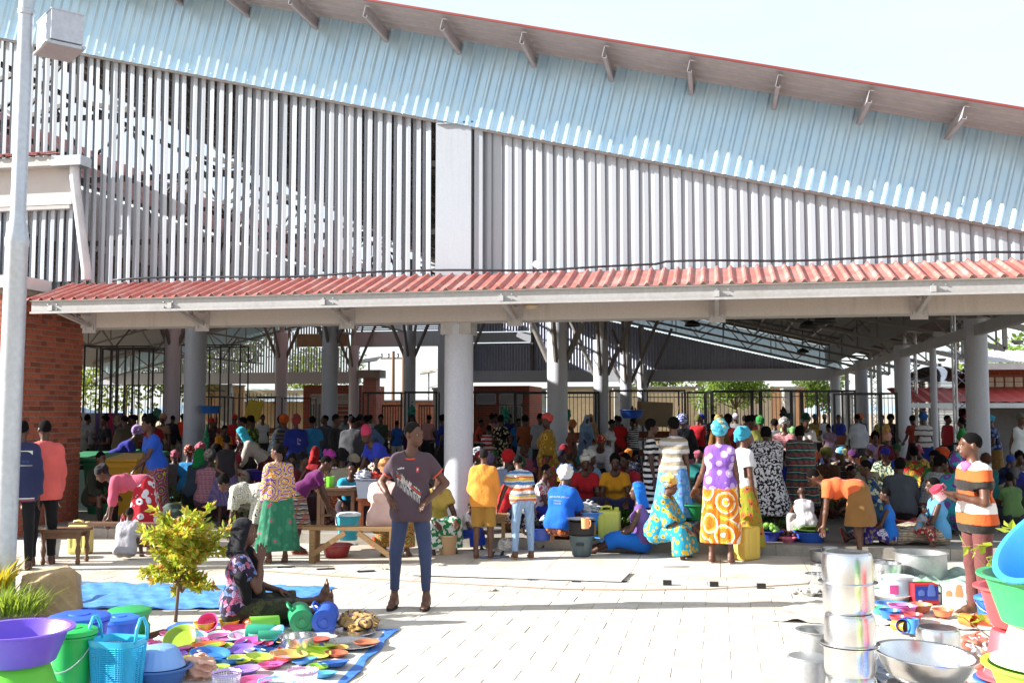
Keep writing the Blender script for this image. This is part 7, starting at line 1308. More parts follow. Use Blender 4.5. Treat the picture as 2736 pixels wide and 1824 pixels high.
# stacked basins at the right edge
basin(2792, 4.85, .86, .29, .22, '2f9c5c', 'large green basin on top of the stack at the right edge'); x, y = XY(2862, 4.75); thing('basin', MB().lathe(basin_prof(.26, .2, .03), 40), plas('2a80c8'), 'large blue basin leaning tilted inside the green one', 'basin', (x+.0, y-.02, 1.12), tuple(Vector((-.62, -.2, .74)).to_track_quat('Z', 'Y').to_euler()))
basin(2792, 4.85, .69, .24, .17, 'd4dca8', 'pale lime basin turned upside down under the green basin', flip=True); basin(2792, 4.85, .47, .28, .2, 'a8d838', 'lime basin standing upright below the pale one'); basin(2792, 4.85, .27, .24, .2, 'd0dca0', 'second pale lime basin upside down', flip=True); basin(2792, 4.85, .0, .26, .26, '2a6ac0', 'blue basin upside down at the base of the right stack', flip=True)
basin(2705, 5.5, .72, .19, .2, 'c8484c', 'red basin standing behind the green one'); basin(2698, 5.5, .46, .17, .24, 'c84c54', 'red basin upside down behind the lime stack', flip=True); basin(2698, 5.5, .26, .19, .18, '2f70c8', 'blue basin standing below the red ones'); basin(2698, 5.5, 0, .17, .25, '2a62bc', 'blue basin upside down under the others behind', flip=True)
# --- things the people hold
def _drape():
    J = J_sit; F = Field(.012, *bounds(J, .3)); sp, fw = J['sp'], J['fw']; nk = J['neck']; p = J['pel']; xx = np.array((1., 0, 0)); a, e, w = J['arms'][1]
    F.cap(nk+fw*.07-sp*.02, nk+fw*.12-sp*.16, .07, .09, .05); F.cap(nk+fw*.11-sp*.16, p+fw*.17+sp*.16, .1, .09, .05); F.cap(p+fw*.17+sp*.16, p+fw*.16+sp*.05+xx*.1, .09, .06, .05); F.cap(nk+xx*.1-sp*.04, nk+xx*.17-sp*.2+fw*.03, .065, .075, .05); F.cap(nk+xx*.17-sp*.2+fw*.03, p+xx*.16+sp*.1+fw*.1, .07, .05, .05)
    F.folds(.008, 30, 9, 1.); return F.mesh('drape')
o = link('shawl', _drape(), sit); o.data.materials.append(fab('17171c'))
def hand_world(root, J, i, f=.08):
    a, e, w = J['arms'][i]; p = w+unit(w-e)*f; return root.matrix_basis @ Vector(p)
bpy.context.view_layer.update()
Jr = skeleton(dict(POSE['front'], hyaw=-14, lean=2, arms=(((-.25, .1, -1), (.55, .85, .28)), ((.28, .1, -1), (-.55, .85, .25))), legs=POSE['stand']['legs']))
pm = (hand_world(rman, Jr, 0)+hand_world(rman, Jr, 1))/2; mg = empty('mug', 'pink and red mug with a heart held by the man in the striped polo', 'mug', tuple(pm+Vector((-.02, -.02, -.04)))); mg.rotation_euler = (0, math.radians(-38), .4)
MB().lathe([(0, -.02), (.045, -.02), (.05, 0), (.056, .1), (.05, .1), (.04, 0), (0, 0)], 26).build('cup', plas('d8b0b4'), mg, auto=40); MB().lathe([(.057, .07), (.058, .1), (.05, .102), (.03, .098), (0, .098)], 26).build('rim', plas('c02c44'), mg); MB().tube([(.05, 0, .08), (.085, 0, .075), (.09, 0, .04), (.05, 0, .02)], .009, 8).build('handle', plas('d86a90'), mg, smooth=True)
MB().lathe([(0, 0), (.012, .004), (0, .02)], 10).build('heart_print', plas('c02c44'), mg, (0, -.056, .045), (math.pi/2, 0, 0))
c_ = MB(); blob_ = None
Jm = Jr; hp = Vector(Jr['neck']+np.array((.0, .075, -.03))); mk = MB().lathe([(0, -.05), (.04, -.035), (.075, 0), (.07, .03), (.045, .04), (0, .035)], 20, sy=.55).build('face_mask', plas('d8589c', .8), rman, tuple(hp), (.3, 0, 0), smooth=True)
# flat chest print on the young man's tee, sitting just proud of the cloth
def overlay(root, J, pts, w, mat, name, off=.0):
    """a thin strip of print: points in torso coordinates (x across, t up the spine), laid on the front of the garment by casting onto it"""
    bpy.context.view_layer.update(); sh_ = [c for c in root.children if c.name.startswith(('shirt', 'dress_top'))][0]; me = sh_.data; from mathutils.bvhtree import BVHTree
    bv = BVHTree.FromPolygons([v.co for v in me.vertices], [tuple(p.vertices) for p in me.polygons]); m = MB(); P = []
    for (x, t, ww, back) in pts:
        row = []
        for s_ in (-1, 1):
            o_ = J['pel']+J['sp']*(t+ww*s_*.5)+np.array((x, 0, 0))+J['fw']*(-.6 if back else .6); hit = bv.ray_cast(Vector(o_), Vector(J['fw']*(1 if back else -1)))
            if hit[0] is None: row = None; break
            row.append(np.array(hit[0])+np.array(hit[1])*(.0025+off))
        P.append(row)
    for a, b_ in zip(P, P[1:]):
        if a and b_: m.add([a[0], b_[0], b_[1], a[1]], [(0, 1, 2, 3)])
    if m.v: return m.build(name, mat, root)
Jn = skeleton(dict(POSE['hips'], hyaw=62, arms=(((-.85, -.3, -1), (.5, .62, -.5)), ((.85, -.3, -1), (-.52, .62, -.5)))))
def strip(x0, t0, x1, t1, w, n=14, back=False, jag=0.): return [(x0+(x1-x0)*i/n, t0+(t1-t0)*i/n+(rng.normal(0, jag) if jag else 0), w*(1+(rng.normal(0, .35) if jag else 0)), back) for i in range(n+1)]
overlay(man, Jn, strip(.13, .31, -.125, .13, .062, 40, jag=.006), 0, plain('print_white_paint', 'c0bcb8', .8), 'shirt_print'); overlay(man, Jn, strip(.13, .315, -.125, .135, .034), 0, plain('print_green', '24443c', .8), 'shirt_print', .0012); overlay(man, Jn, strip(.13, .315, -.125, .135, .016), 0, plain('print_red', 'c8382c', .8), 'shirt_print', .0024)
for k in range(16):
    x0 = .12-k*.0155; t0 = .3-(.12-x0)*.7; overlay(man, Jn, [(x0-.003, t0-.05-rng.random()*.02, .05+rng.random()*.03, False), (x0+.004, t0-.05-rng.random()*.02, .03, False)], 0, plain('print_white_paint', 'c0bcb8', .8), 'shirt_print')
overlay(man, Jn, strip(.12, .37, .05, .375, .014, 10, jag=.002), 0, plain('print_white_paint', 'c0bcb8', .8), 'shirt_print'); overlay(man, Jn, strip(-.1, .36, -.075, .36, .05, 4), 0, plain('badge_red', 'c03034', .7), 'badge'); overlay(man, Jn, strip(-.095, .365, -.08, .36, .02, 3), 0, plain('print_white_paint', 'c0bcb8', .8), 'badge', .001)
Js = skeleton(POSE['stand']); M_CRM = plain('jacket_cream', 'c8c6bc', .8)
overlay(navy, Js, strip(-.15, .37, .15, .37, .17, 14, True), 0, M_CRM, 'jacket_panel'); overlay(navy, Js, strip(-.19, -.085, .19, -.085, .012, 16, True), 0, M_CRM, 'hem_stripe'); overlay(navy, Js, strip(-.19, -.105, .19, -.105, .014, 16, True), 0, plain('jacket_red', 'a83438', .8), 'hem_stripe')
# coloured neck and cuff rings on the tee
def ring(root, c, axis, r, mat, name, rr=.008, squash=1.):
    ax_ = unit(axis); s_ = unit(np.cross(ax_, (0.3, 1, .2))); t_ = np.cross(ax_, s_); return MB().tube([np.array(c)+r*(math.cos(a)*s_+math.sin(a)*t_) for a in np.linspace(0, 2*math.pi, 28)], rr, 6, cap=False).build(name, mat, root, smooth=True)
M_CORAL = plain('trim_coral', 'd04a38', .7)
ring(man, Jn['neck']+Jn['sp']*(-.028)+np.array((0, .012, 0)), Jn['sp']+np.array((0, .5, 0)), .078, M_CORAL, 'collar', .009)
for i in (0, 1): a, e, w = Jn['arms'][i]; ring(man, a+(e-a)*.55, e-a, .062, M_CORAL, 'cuff', .009)
for tx, root, JJ, x0, t0, sz, back, cl in (('', None, None, 0, 0, 0, 0, 0),):
    pass
def text_on(root, J, txt, x0, t0, size, mat, back, yoff):
    cu = bpy.data.curves.new('lettering', 'FONT'); cu.body = txt; cu.size = size; cu.align_x = 'CENTER'; cu.extrude = .001; tmp = bpy.data.objects.new('lettering', cu); COL.objects.link(tmp); bpy.context.view_layer.update(); me = bpy.data.meshes.new_from_object(tmp.evaluated_get(bpy.context.evaluated_depsgraph_get())); bpy.data.objects.remove(tmp)
    from mathutils.bvhtree import BVHTree
    sh_ = [c for c in root.children if c.name.startswith('shirt')][0].data; bv = BVHTree.FromPolygons([v.co for v in sh_.vertices], [tuple(p.vertices) for p in sh_.polygons])
    for v in me.vertices:
        sx_ = -v.co.x if not back else v.co.x; o_ = J['pel']+J['sp']*(t0+v.co.y)+np.array((x0+sx_, 0, 0))+J['fw']*(-.6 if back else .6); hit = bv.ray_cast(Vector(o_), Vector(J['fw']*(1 if back else -1)))
        v.co = (hit[0]+hit[1]*.003) if hit[0] is not None else Vector(o_+J['fw']*(.45 if back else -.45))
    me.materials.clear(); me.materials.append(mat); return link('lettering', me, root)
M_WTXT = plain('lettering_white', 'd8d8dc', .7)
byl = {o.get('label'): o for o in bpy.data.objects if o.get('category') == 'person'}
def find(s_): return [o for l, o in byl.items() if s_ in l][0]
text_on(find('bright blue printed tee'), skeleton(POSE['stool']), 'AND SAVING GROUP', 0.0, .36, .034, M_WTXT, True, 0); text_on(find('bright blue printed tee'), skeleton(POSE['stool']), '- Nyamukura -', 0.0, .31, .026, M_WTXT, True, 0); text_on(find('bright blue printed tee'), skeleton(POSE['stool']), 'Tukore Bwe', 0.0, .275, .026, M_WTXT, True, 0)
text_on(navy, Js, 'esüz', .07, .32, .05, plain('jacket_blue_text', '4a7ab8', .8), True, 0); text_on(find('red tee with white lettering'), skeleton(POSE['stand']), 'GIVE', 0, .3, .09, M_WTXT, False, 0); text_on(find('royal blue football jersey'), skeleton(POSE['stand']), 'De\nBa', .03, .3, .075, M_WTXT, True, 0)
# --- step-side wares
def jerrycan(px, d, z, c, label, yaw=0., s_=1., rot=None):
    x, y = XY(px, d); r = empty('jerrycan', label, 'jerrycan', (x, y, z), yaw); r.scale = (s_,)*3; F_ = Field(.012, (-.15, -.1, 0), (.15, .1, .4)); X, Y, Z = F_.ax[0][:, None, None], F_.ax[1][None, :, None], F_.ax[2][None, None, :]; q = np.maximum(np.maximum(np.abs(X)-.13+0*Y+0*Z, np.abs(Y)-.085+0*X+0*Z), np.abs(Z-.17)-.17+0*X+0*Y); rnd = np.sqrt(np.maximum(np.abs(X)-.1, 0)**2+np.maximum(np.abs(Y)-.055, 0)**2+np.maximum(np.abs(Z-.17)-.14, 0)**2)-.03; D = np.maximum(q, rnd)+.006*(np.abs(np.abs(X)-.06) < .012)*(np.abs(Z-.17) < .11); F_.D = D.astype(np.float32); o = link('body', F_.mesh('jerrycan'), r); o.data.materials.append(plas(c, .45))
    MB().tube([(-.09, 0, .33), (-.085, 0, .375), (-.03, 0, .385), (.02, 0, .38), (.03, 0, .33)], .014, 8).build('handle', plas(c, .45), r, smooth=True); MB().lathe([(.028, .33), (.028, .37), (.024, .375), (0, .375)], 14).build('cap', plas(c, .45), r, (.085, 0, 0)); return r
jerrycan(225, 13.6, 0, 'c8c070', 'pale yellow jerrycan behind the small dark table', .1, 1.1); jerrycan(1626, 13.95, PLAT, 'bcc04a', 'yellow green jerrycan beside the blue tub', .0, 1.15); jerrycan(1990, 13.05, 0, 'd0b04a', 'tall amber jerrycan at the foot of the white tee woman', .9, 1.22)
p = Wp(672, 1092, 27); jerrycan(672, 27, p[2]-.28, 'c8ac2c', 'large yellow jerrycan carried on a head', .5, 1.5).rotation_euler = (.1, .25, .4)
def table(px, d, w, dp, h, mat, label, name='table', z=0., yaw=TH, turned=False, cat='table', shelf=False):
    x, y = XY(px, d); r = empty(name, label, cat, (x, y, z), yaw); MB().box((-w/2, -dp/2, h-.035), (w/2, dp/2, h)).build('table_top', mat, r)
    for sx in (-1, 1):
        for sy in (-1, 1):
            if turned: m = MB().lathe([(.022, 0), (.03, .04), (.018, .08), (.034, .16), (.018, .24), (.03, h-.1), (.034, h-.036)], 12)
            else: m = MB().box((-.025, -.025, 0), (.025, .025, h-.036))
            m.build('leg', mat, r, (sx*(w/2-.05), sy*(dp/2-.05), 0))
    MB().box((-w/2+.03, -dp/2+.03, h-.11), (w/2-.03, -dp/2+.05, h-.036)).build('apron', mat, r); MB().box((-w/2+.03, dp/2-.05, h-.11), (w/2-.03, dp/2-.03, h-.036)).build('apron', mat, r)
    if shelf: MB().box((-w/2+.03, -dp/2+.04, h*.35), (w/2-.03, -dp/2+.07, h*.4)).build('stretcher', mat, r)
    return r
table(185, 12.75, .52, .36, .42, M_WOODD, 'small dark wooden table with turned legs', turned=True); table(905, 15.0, .58, .42, .62, M_WOODD, 'weathered square wooden table with a green mug on it', z=PLAT, shelf=True)
mug(883, 1300, 22, '6abf2c', 'lime green mug on the weathered table', .76); x, y = XY(930, 14.9); thing('tray_of_wares', MB().lathe([(0, 0), (.12, 0), (.14, .02), (0, .02)], 20), plas('c4c8d0'), 'white tray on the weathered table', 'tray', (x, y, PLAT+.622))
bn = empty('bench', 'rough timber bench with slanted brace under the pale blouse woman', 'bench', (*XY(950, 12.75), 0), .06); MB().box((-.62, -.11, .40), (.62, .11, .44)).build('seat', M_WOOD, bn)
for sx in (-.5, .5):
    for sy in (-.08, .08): MB().box((sx-.035, sy-.03, 0), (sx+.035, sy+.03, .398)).build('leg', M_WOOD, bn)
    MB().bar((sx, -.12, .1), (sx-.42*np.sign(sx), -.12, .38), .03, .06).build('brace', M_WOOD, bn)
b2 = empty('bench', 'dark plank bench behind the small boy', 'bench', (*XY(318, 13.6), 0), .1); MB().box((-.6, -.1, .36), (.6, .1, .4)).build('seat', M_WOODD, b2)
for sx in (-.5, .5): MB().box((sx-.04, -.09, 0), (sx+.04, .09, .358)).build('leg', M_WOODD, b2)
for px, d, w, h, mt, lb in ((1500, 13.85, .36, .26, M_WOODD, 'low rough stool under the blue tee woman'), (995, 14.7, .4, .5, M_WOODR, 'brown stool carrying the grey tub'), (1330, 13.95, .25, .34, M_WOOD, 'pale wooden box stool behind the orange shirt boy')): table(px, d, w, .28, h, mt, lb, 'stool', PLAT, .2, cat='stool')
bucket(934, 13.95, PLAT, .15, .34, '2aa4bc', 'turquoise bucket with green band and white lid', 'd0d8dc'); basin(903, 13.3, 0, .19, .15, '8a2428', 'dark red basin under the bench'); mug(1003, 1462, 21, 'd8562c', 'orange mug on the paving under the bench')
x, y = XY(988, 14.6); gtub = empty('tub', 'square grey tub with a red plastic bag on a stool', 'tub', (x, y, PLAT+.5)); MB().lathe([(0, 0), (.17, 0), (.21, .26), (.225, .26), (.225, .275), (.2, .27), (.16, .02), (0, .02)], 4).build('body', plas('6a7080', .5), gtub, rot=(0, 0, math.pi/4)); blob(1000, 14.6, PLAT+.72, (.15, .1, .08), plain('red_poly', 'c03a30', .4), 'crumpled red plastic bag on the grey tub', 'plastic_bag', 'bag', 41, lump=1.); blob(975, 14.55, PLAT+.72, (.12, .1, .09), plain('clear_poly', 'a8acb8', .3), 'crumpled clear plastic bag on the grey tub', 'plastic_bag', 'bag', 42, lump=1.)
basin(1441, 13.95, PLAT, .19, .16, '2448a8', 'dark blue basin full of black and white bags'); blob(1430, 13.95, PLAT+.1, (.16, .12, .09), plain('black_poly', '1c1c20', .4), 'black plastic bags heaped in the dark blue basin', 'plastic_bag', 'bag', 44, lump=1.); blob(1458, 13.95, PLAT+.15, (.08, .08, .09), plain('white_poly', 'c8c8c8', .4), 'white plastic bag on top of the dark blue basin', 'plastic_bag', 'bag', 45, lump=1.)
basin(1568, 14.1, PLAT+.12, .27, .24, '4a86cc', 'large sky blue tub in front of the greens'); blob(1570, 14.1, PLAT+.26, (.2, .16, .13), plain('clear_poly2', 'b0b4b8', .3), 'clear plastic covering the sky blue tub', 'plastic_bag', 'bag', 46, lump=.9); basin(1568, 14.1, PLAT-.01, .22, .12, '1c1c1e', 'black tyre-like basin under the sky blue tub', flip=True)
st = empty('charcoal_stove', 'battered grey green charcoal stove on the paving by the step', 'stove', (*XY(1552, 13.35), 0)); MB().lathe([(.1, 0), (.12, .02), (.155, .26), (.165, .27), (.14, .26), (.1, .12), (0, .12)], 22).build('body', weathered('old_tin', '5a6a6e', '3a3430', .6, .7, 6, metal=.4), st, auto=30); MB().box((-.05, -.165, .15), (.05, -.13, .18)).build('vent', M_BLACK, st)
pot(1552, 13.35, .27, .165, .17, 'black sooty cooking pot on the charcoal stove', mat=plain('soot', '1c1b1b', .7)); x, y = XY(1552, 13.35); thing('enamel_plate', MB().lathe([(0, 0), (.12, 0), (.19, .03), (.185, .034), (0, .006)], 26), M_ALUD, 'metal plate on top of the sooty pot', 'plate', (x, y, .445)); mug(1564, 1411, 22, 'd8925c', 'orange plastic cup on the metal plate', .46)
ob = empty('oil_bottle', 'golden oil bottle with red cap beside the stove', 'bottle', (*XY(1574, 13.9), PLAT)); MB().lathe([(0, 0), (.085, 0), (.09, .02), (.09, .16), (.07, .22), (.03, .27), (.03, .29), (0, .29)], 20, sy=.65).build('body', plain('oil_gold', 'a8803c', .3), ob, auto=40); MB().lathe([(.034, .285), (.034, .32), (0, .325)], 14).build('cap', plas('b82c2c'), ob)
basin(1630, 13.75, PLAT, .25, .07, '3a86cc', 'flat blue tray dish in front of the purple vest woman', rim=.02); basin(1857, 13.95, PLAT+.27, .22, .2, '1f8a50', 'green tub on the black tub beside the orange skirt'); basin(1857, 13.95, PLAT, .24, .27, '1e2023', 'black tub turned upside down under the green tub', flip=True, rim=.02)
x, y = XY(1872, 13.3); thing('calabash', MB().lathe([(0, -.12), (.06, -.11), (.12, -.05), (.14, .02), (.13, .05), (.12, .05), (.12, 0), (0, -.08)], 26), wood('gourd', '3c2c24', '54402f', (3, 3, 3), .4), 'dark polished calabash bowl under the woman\'s hand', 'bowl', (x, y, .79), (.5, .5, 0))
basin(2048, 13.85, PLAT, .17, .13, '26389c', 'blue basin heaped with green bananas'); basin(2160, 13.7, PLAT-.005, .2, .14, '2458b8', 'blue basin with lime lid at the step'); x, y = XY(2160, 13.7); thing('basin', MB().lathe(basin_prof(.19, .03, .03), 32), plas('7ac83c'), 'shallow lime basin on the blue one', 'basin', (x, y, PLAT+.14)); basin(2100, 13.65, PLAT, .09, .06, 'c8607a', 'small pink bowl left of the blue basin')
pot(2195, 12.9, 0, .17, .13, 'dark edged cooking pot at the bending woman\'s hands', mat=M_ALUD); pot(2215, 12.8, .13, .12, .05, 'shallow pan on the dark edged pot', mat=M_ALUD)
basin(2432, 14.4, PLAT, .24, .22, 'd06a68', 'coral pink tub behind the blue top child'); basin(2300, 16.0, PLAT, .33, .3, '1f2430', 'dark navy tub with green bowls'); basin(2302, 16.0, PLAT+.2, .24, .18, '1f8a64', 'green basin leaning in the dark navy tub', rot=(.9, .2, 0))
basin(704, 17.6, PLAT+.55, .27, .17, '3a2a8a', 'purple basin held by the stooping woman'); basin(765, 18.4, PLAT+.3, .3, .2, 'd0562c', 'orange basin leaning behind the purple top girl', rot=(1.3, 0, .3)); p = Wp(562, 1095, 25); basin(562, 25, p[2]-.08, .26, .18, '2a6cc0', 'blue basin balanced on the red capped head'); p = Wp(1688, 1106, 25.5); basin(1688, 25.5, p[2]-.1, .3, .2, '2450a8', 'dark blue basin balanced on the striped woman\'s head')
# waste bins
def bin_(px, d, c, lid, label, yaw):
    x, y = XY(px, d); r = empty('waste_bin', label, 'waste bin', (x, y, PLAT), yaw); m = MB(); V = [(sx*(.21 if z == 0 else .27), sy*(.22 if z == 0 else .3), z) for z in (0, .88) for sx, sy in ((-1, -1), (1, -1), (1, 1), (-1, 1))]; m.add(V, [(0, 3, 2, 1), (4, 5, 6, 7), (0, 1, 5, 4), (1, 2, 6, 5), (2, 3, 7, 6), (3, 0, 4, 7)]); m.build('body', plas(c, .5), r)
    m = MB(); m.add([(-.3, -.34, .885), (.3, -.34, .885), (.3, .36, .95), (-.3, .36, .95), (-.3, -.34, .92), (.3, -.34, .92), (.24, .3, 1.0), (-.24, .3, 1.0)], [(0, 3, 2, 1), (4, 5, 6, 7), (0, 1, 5, 4), (1, 2, 6, 5), (2, 3, 7, 6), (3, 0, 4, 7)]); m.build('lid', plas(lid, .5), r); MB().box((-.2, -.31, .78), (.2, -.27, .82)).build('rim', plas(c, .5), r)
    for sx in (-1, 1): MB().tube([(sx*.2, .26, .1), (sx*.26, .26, .1)], .1, 14).build('wheel', M_BLACK, r)
bin_(348, 17.4, 'c89820', 'c89820', 'yellow wheeled waste bin beside the blue tee woman', .1); bin_(292, 17.6, '1f6a44', '1f6a44', 'green wheeled waste bin behind the seated dark shirted man', 0); bin_(238, 18.2, '1f3c36', '2a7a50', 'dark green wheeled waste bin next to the brick corner', .1); bin_(392, 18.3, '1f6a44', '1f6a44', 'green wheeled waste bin right of the yellow one', -.1); bin_(322, 19.2, '2a3a36', '1f7a4c', 'dark waste bin with green lid at the back', 0)
# produce on the floor
def pile(px, d, r, h, cols, label, name='produce_pile', n=120, s_=.05, leafy=False, cat='produce', z=PLAT):
    x, y = XY(px, d); R_ = np.random.default_rng(int(px)); m = MB(); root = None
    for i in range(n):
        a = R_.uniform(0, 6.28); q = math.sqrt(R_.random()); p = np.array((r*q*math.cos(a), r*q*math.sin(a)*.8, h*(1-q*q)*R_.uniform(.5, 1)+.01))
        if leafy: leaf_quad(m, p, unit((math.cos(a), math.sin(a), R_.uniform(.1, 1.2)))+R_.normal(0, .3, 3), R_.normal(size=3), s_*R_.uniform(1.4, 2.6), s_)
        else:
            o_ = len(m.v); m.lathe([(0, -s_*.5), (s_*.42, -s_*.25), (s_*.5, 0), (s_*.42, s_*.25), (0, s_*.5)], 7); 
            for k in range(o_, len(m.v)): m.v[k] = tuple(np.array(m.v[k])+p)
    o = m.build(name, leafmat('pile_'+'_'.join(cols), cols, .15 if leafy else 0.0, .5), None, (x, y, z), smooth=not leafy); return tag(o, label, cat, kind='stuff') if False else tag(o, label, cat)
GRN = ['243c1c', '33541f', '486a2c', '2c481f']
pile(1648, 14.9, .5, .34, GRN, 'big heap of dark green leafy vegetables behind the yellow green jerrycan', 'leafy_greens', 700, .06, True); pile(2085, 14.2, .35, .16, GRN, 'green leaves on the floor before the zebra print woman', 'leafy_greens', 260, .05, True); pile(463, 17.6, .4, .4, ['2c4020', '3a5428', '4a5a30', '33441f'], 'green herbs heaped beside the left column', 'leafy_greens', 400, .05, True); pile(655, 16.6, .5, .3, ['26361c', '3a4a28', '8a5a2c', '2c401f'], 'mixed greens and peppers under the purple basin', 'leafy_greens', 350, .05, True)
pile(2046, 13.85, .13, .1, ['6a9a3c', '7aaa44', '5a8a34', '86b04c'], 'green bananas heaped in the blue basin', 'green_bananas', 34, .075, z=PLAT+.12); pile(2094, 13.9, .22, .12, ['3a2420', '5a2c28', '4a1f24', '6a3a30'], 'dark red onions heaped on the step', 'onions', 70, .07); pile(1860, 16.5, .6, .1, ['b8402c', 'c8562c', 'a83428', 'c8703c'], 'tomatoes spread on a cloth behind the green tub', 'tomatoes', 140, .06)
pile(2668, 15.5, .3, .14, ['b83a2c', 'c84c2c', 'a83428', 'c05a34'], 'tomatoes in a heap at the right edge', 'tomatoes', 90, .065); pile(820, 17, .45, .14, ['6a7a2c', '8a8a38', '55662a', 'a09a40'], 'yellow green fruit behind the magenta headscarf', 'fruit', 120, .07); pile(2190, 20, .5, .2, ['c05a2c', 'b8452c', '2c7a44', 'c88a34'], 'peppers and tomatoes in front of the counter', 'peppers', 140, .07)
blob(1830, 14.7, PLAT, (.38, .28, .2), fab('M:c090a4,b8b4bc,8a8a98,c8c4c8,.8'), 'bundle of pink, white and grey clothes on the floor', 'clothes_heap', 'clothes', 51, lump=.9); blob(1900, 15.2, PLAT, (.4, .3, .16), fab('M:3a5a9c,8a3a5a,6a7a98,b08a9a,.9'), 'heap of blue and pink clothes behind the first bundle', 'clothes_heap', 'clothes', 52, lump=.9)
blob(478, 15.6, PLAT, (.2, .16, .2), plain('yellow_sack', '8a8a3c', .8), 'olive yellow plastic sack by the green headscarf woman', 'sack', 'sack', 53); blob(462, 15.2, PLAT, (.24, .2, .2), plain('net_sack', '3c4a44', .8), 'grey green net sack in front of the yellow one', 'sack', 'sack', 54); blob(872, 19.5, PLAT, (.34, .3, .42), plain('white_sack', 'b8b2a8', .8), 'big white sack with yellow stripe behind the red hooded person', 'sack', 'sack', 55, lump=.4)
blob(412, 14.6, PLAT, (.14, .14, .14), plain('dark_pot', '33343a', .5), 'dark sack by the bending woman\'s bucket', 'sack', 'sack', 56); bucket(376, 14.3, PLAT, .14, .26, '9aa4b0', 'pale grey bucket beside the red wrap woman', None, True); pot(398, 14.1, PLAT, .16, .16, 'dull aluminium pot beside the grey bucket', mat=M_ALUD); pot(425, 14.0, PLAT, .13, .14, 'second dull pot right of the first', mat=M_ALUD); bucket(140, 13.2, 0, .15, .26, 'b8bcc0', 'pale bucket behind the salmon jacket man', None, True)
blob(1348, 13.75, 0, (.1, .08, .1), plain('white_poly4', 'c4c0b8', .5), 'dirty white plastic bag hanging over the step edge', 'plastic_bag', 'bag', 57, lump=1.); bucket(1198, 13.55, 0, .13, .25, 'c09a70', 'clear bucket with orange contents at the foot of the column', None, False)
for px, d, c, lb in ((1958, 19, '1f5a44', 'stacked green crates behind the white tee woman'), (2180, 22, '1f6a58', 'green crate near the charcoal skirt woman'), (2205, 21, '1f6454', 'second green crate beside it'), (1880, 18, '1c4c3c', 'green crates behind the tomatoes')):
    x, y = XY(px, d); r = empty('crate', lb, 'crate', (x, y, PLAT), rng.uniform(-.3, .3))
    for k in range(2):
        for j in range(5): MB().box((-.3, -.2, k*.3+j*.055+.005), (.3, .2, k*.3+j*.055+.045)).build('slat', plas(c, .6), r)
# hanging bags, cardboard, clothes on rails
def hang(px, py, d, w, h, c, label, seed, name='hanging_bag', cat='bag'): p = Wp(px, py, d); x, y = p[0], p[1]; R_ = np.random.default_rng(seed); F_ = Field(max(.015, w/14), (-w, -w*.6, -h), (w, w*.6, .05)); F_.cap((0, 0, 0), (0, 0, -h*.3), .012, .03, .02); F_.ell((0, 0, -h*.6), (w*.5, w*.35, h*.36), k=.05); F_.folds(w*.08, 8/w, 5/w, seed); o = link(name, F_.mesh(name), None, tuple(p)); o.data.materials.append(plain('hang_'+c, c, .5)); return tag(o, label, cat)
for i, a in enumerate(((1101, 1074, 33, .25, .55, '0f7a64', 'teal plastic bag hanging from the stall left of the thick column'), (1350, 1074, 30, .25, .6, '0f7a64', 'teal plastic bag hanging above the red striped child'), (1512, 1076, 31, .3, .6, '0f7a5c', 'teal bag hanging just right of the slim column'), (1712, 1074, 33, .35, .8, '0f8a6c', 'large teal bag hanging beside the cardboard'), (1690, 1080, 33, .25, .45, '17171b', 'black bag hanging beside the teal one'), (2093, 1080, 33, .25, .5, '17171b', 'black lamp shaped bag hanging on the rear stall'), (1783, 1076, 33, .2, .45, '26262c', 'dark bag hanging right of the cardboard'), (420, 1080, 36, .35, .6, '0f7a64', 'teal bag hanging among the clothes stalls'), (552, 1135, 21, .14, .55, '0f7a54', 'green bag hanging at the left column'))): hang(*a, 60+i)
p = Wp(1748, 1097, 32.8); m = MB()
for i in range(5): m.box((-.55+.03*i, -.012*i-.03, -.38-.03*i), (.58-.04*(i % 2), -.012*i-.022, .28-.02*i))
thing('cardboard_sheets', m, plain('cardboard', '98846a', .9, var=.12), 'folded cardboard sheets hanging on the middle stall', 'cardboard', tuple(p), (0, .04, TH))
def garment(px, d, w, h, c, label):
    p = Wp(px, 1112, d); m = MB(); n = 14; V = []
    for j in range(8):
        for i in range(n+1): V.append((-w/2+w*i/n, .05*math.sin(i*1.7+j*.3)*(j/7)-.04, .1-h*j/7))
    k = n+1; m.add(V+[(a, b_+.012, c_) for a, b_, c_ in V], [(j*k+i, j*k+i+1, (j+1)*k+i+1, (j+1)*k+i) for j in range(7) for i in range(n)]+[(8*k+j*k+i, 8*k+(j+1)*k+i, 8*k+(j+1)*k+i+1, 8*k+j*k+i+1) for j in range(7) for i in range(n)]); thing('hanging_cloth', m, fab(c), label, 'cloth', tuple(p), (0, 0, TH), 'clothes for sale on the rails', 60)
for px, d, w, h, c, lb in ((222, 30, .5, 1.0, 'a8a8a4', 'white cloth hanging on the rail beside the brick corner'), (246, 30, .4, 1.3, '8a8a88', 'grey cloth hanging next to the white one'), (262, 29, .12, 1.2, '5a4a78', 'thin purple cloth on the rail'), (296, 29, .2, 1.2, '8a2444', 'crimson cloth hanging behind the black top woman'), (318, 29, .35, 1.1, 'M:4a3a5a,6a5a48,8a7a5a,3a3a50', 'patterned cloth hanging right of the crimson one'), (275, 29.5, .3, 1.1, '77746c', 'beige cloth hanging behind the olive skirt woman')): garment(px, d, w, h, c, lb)
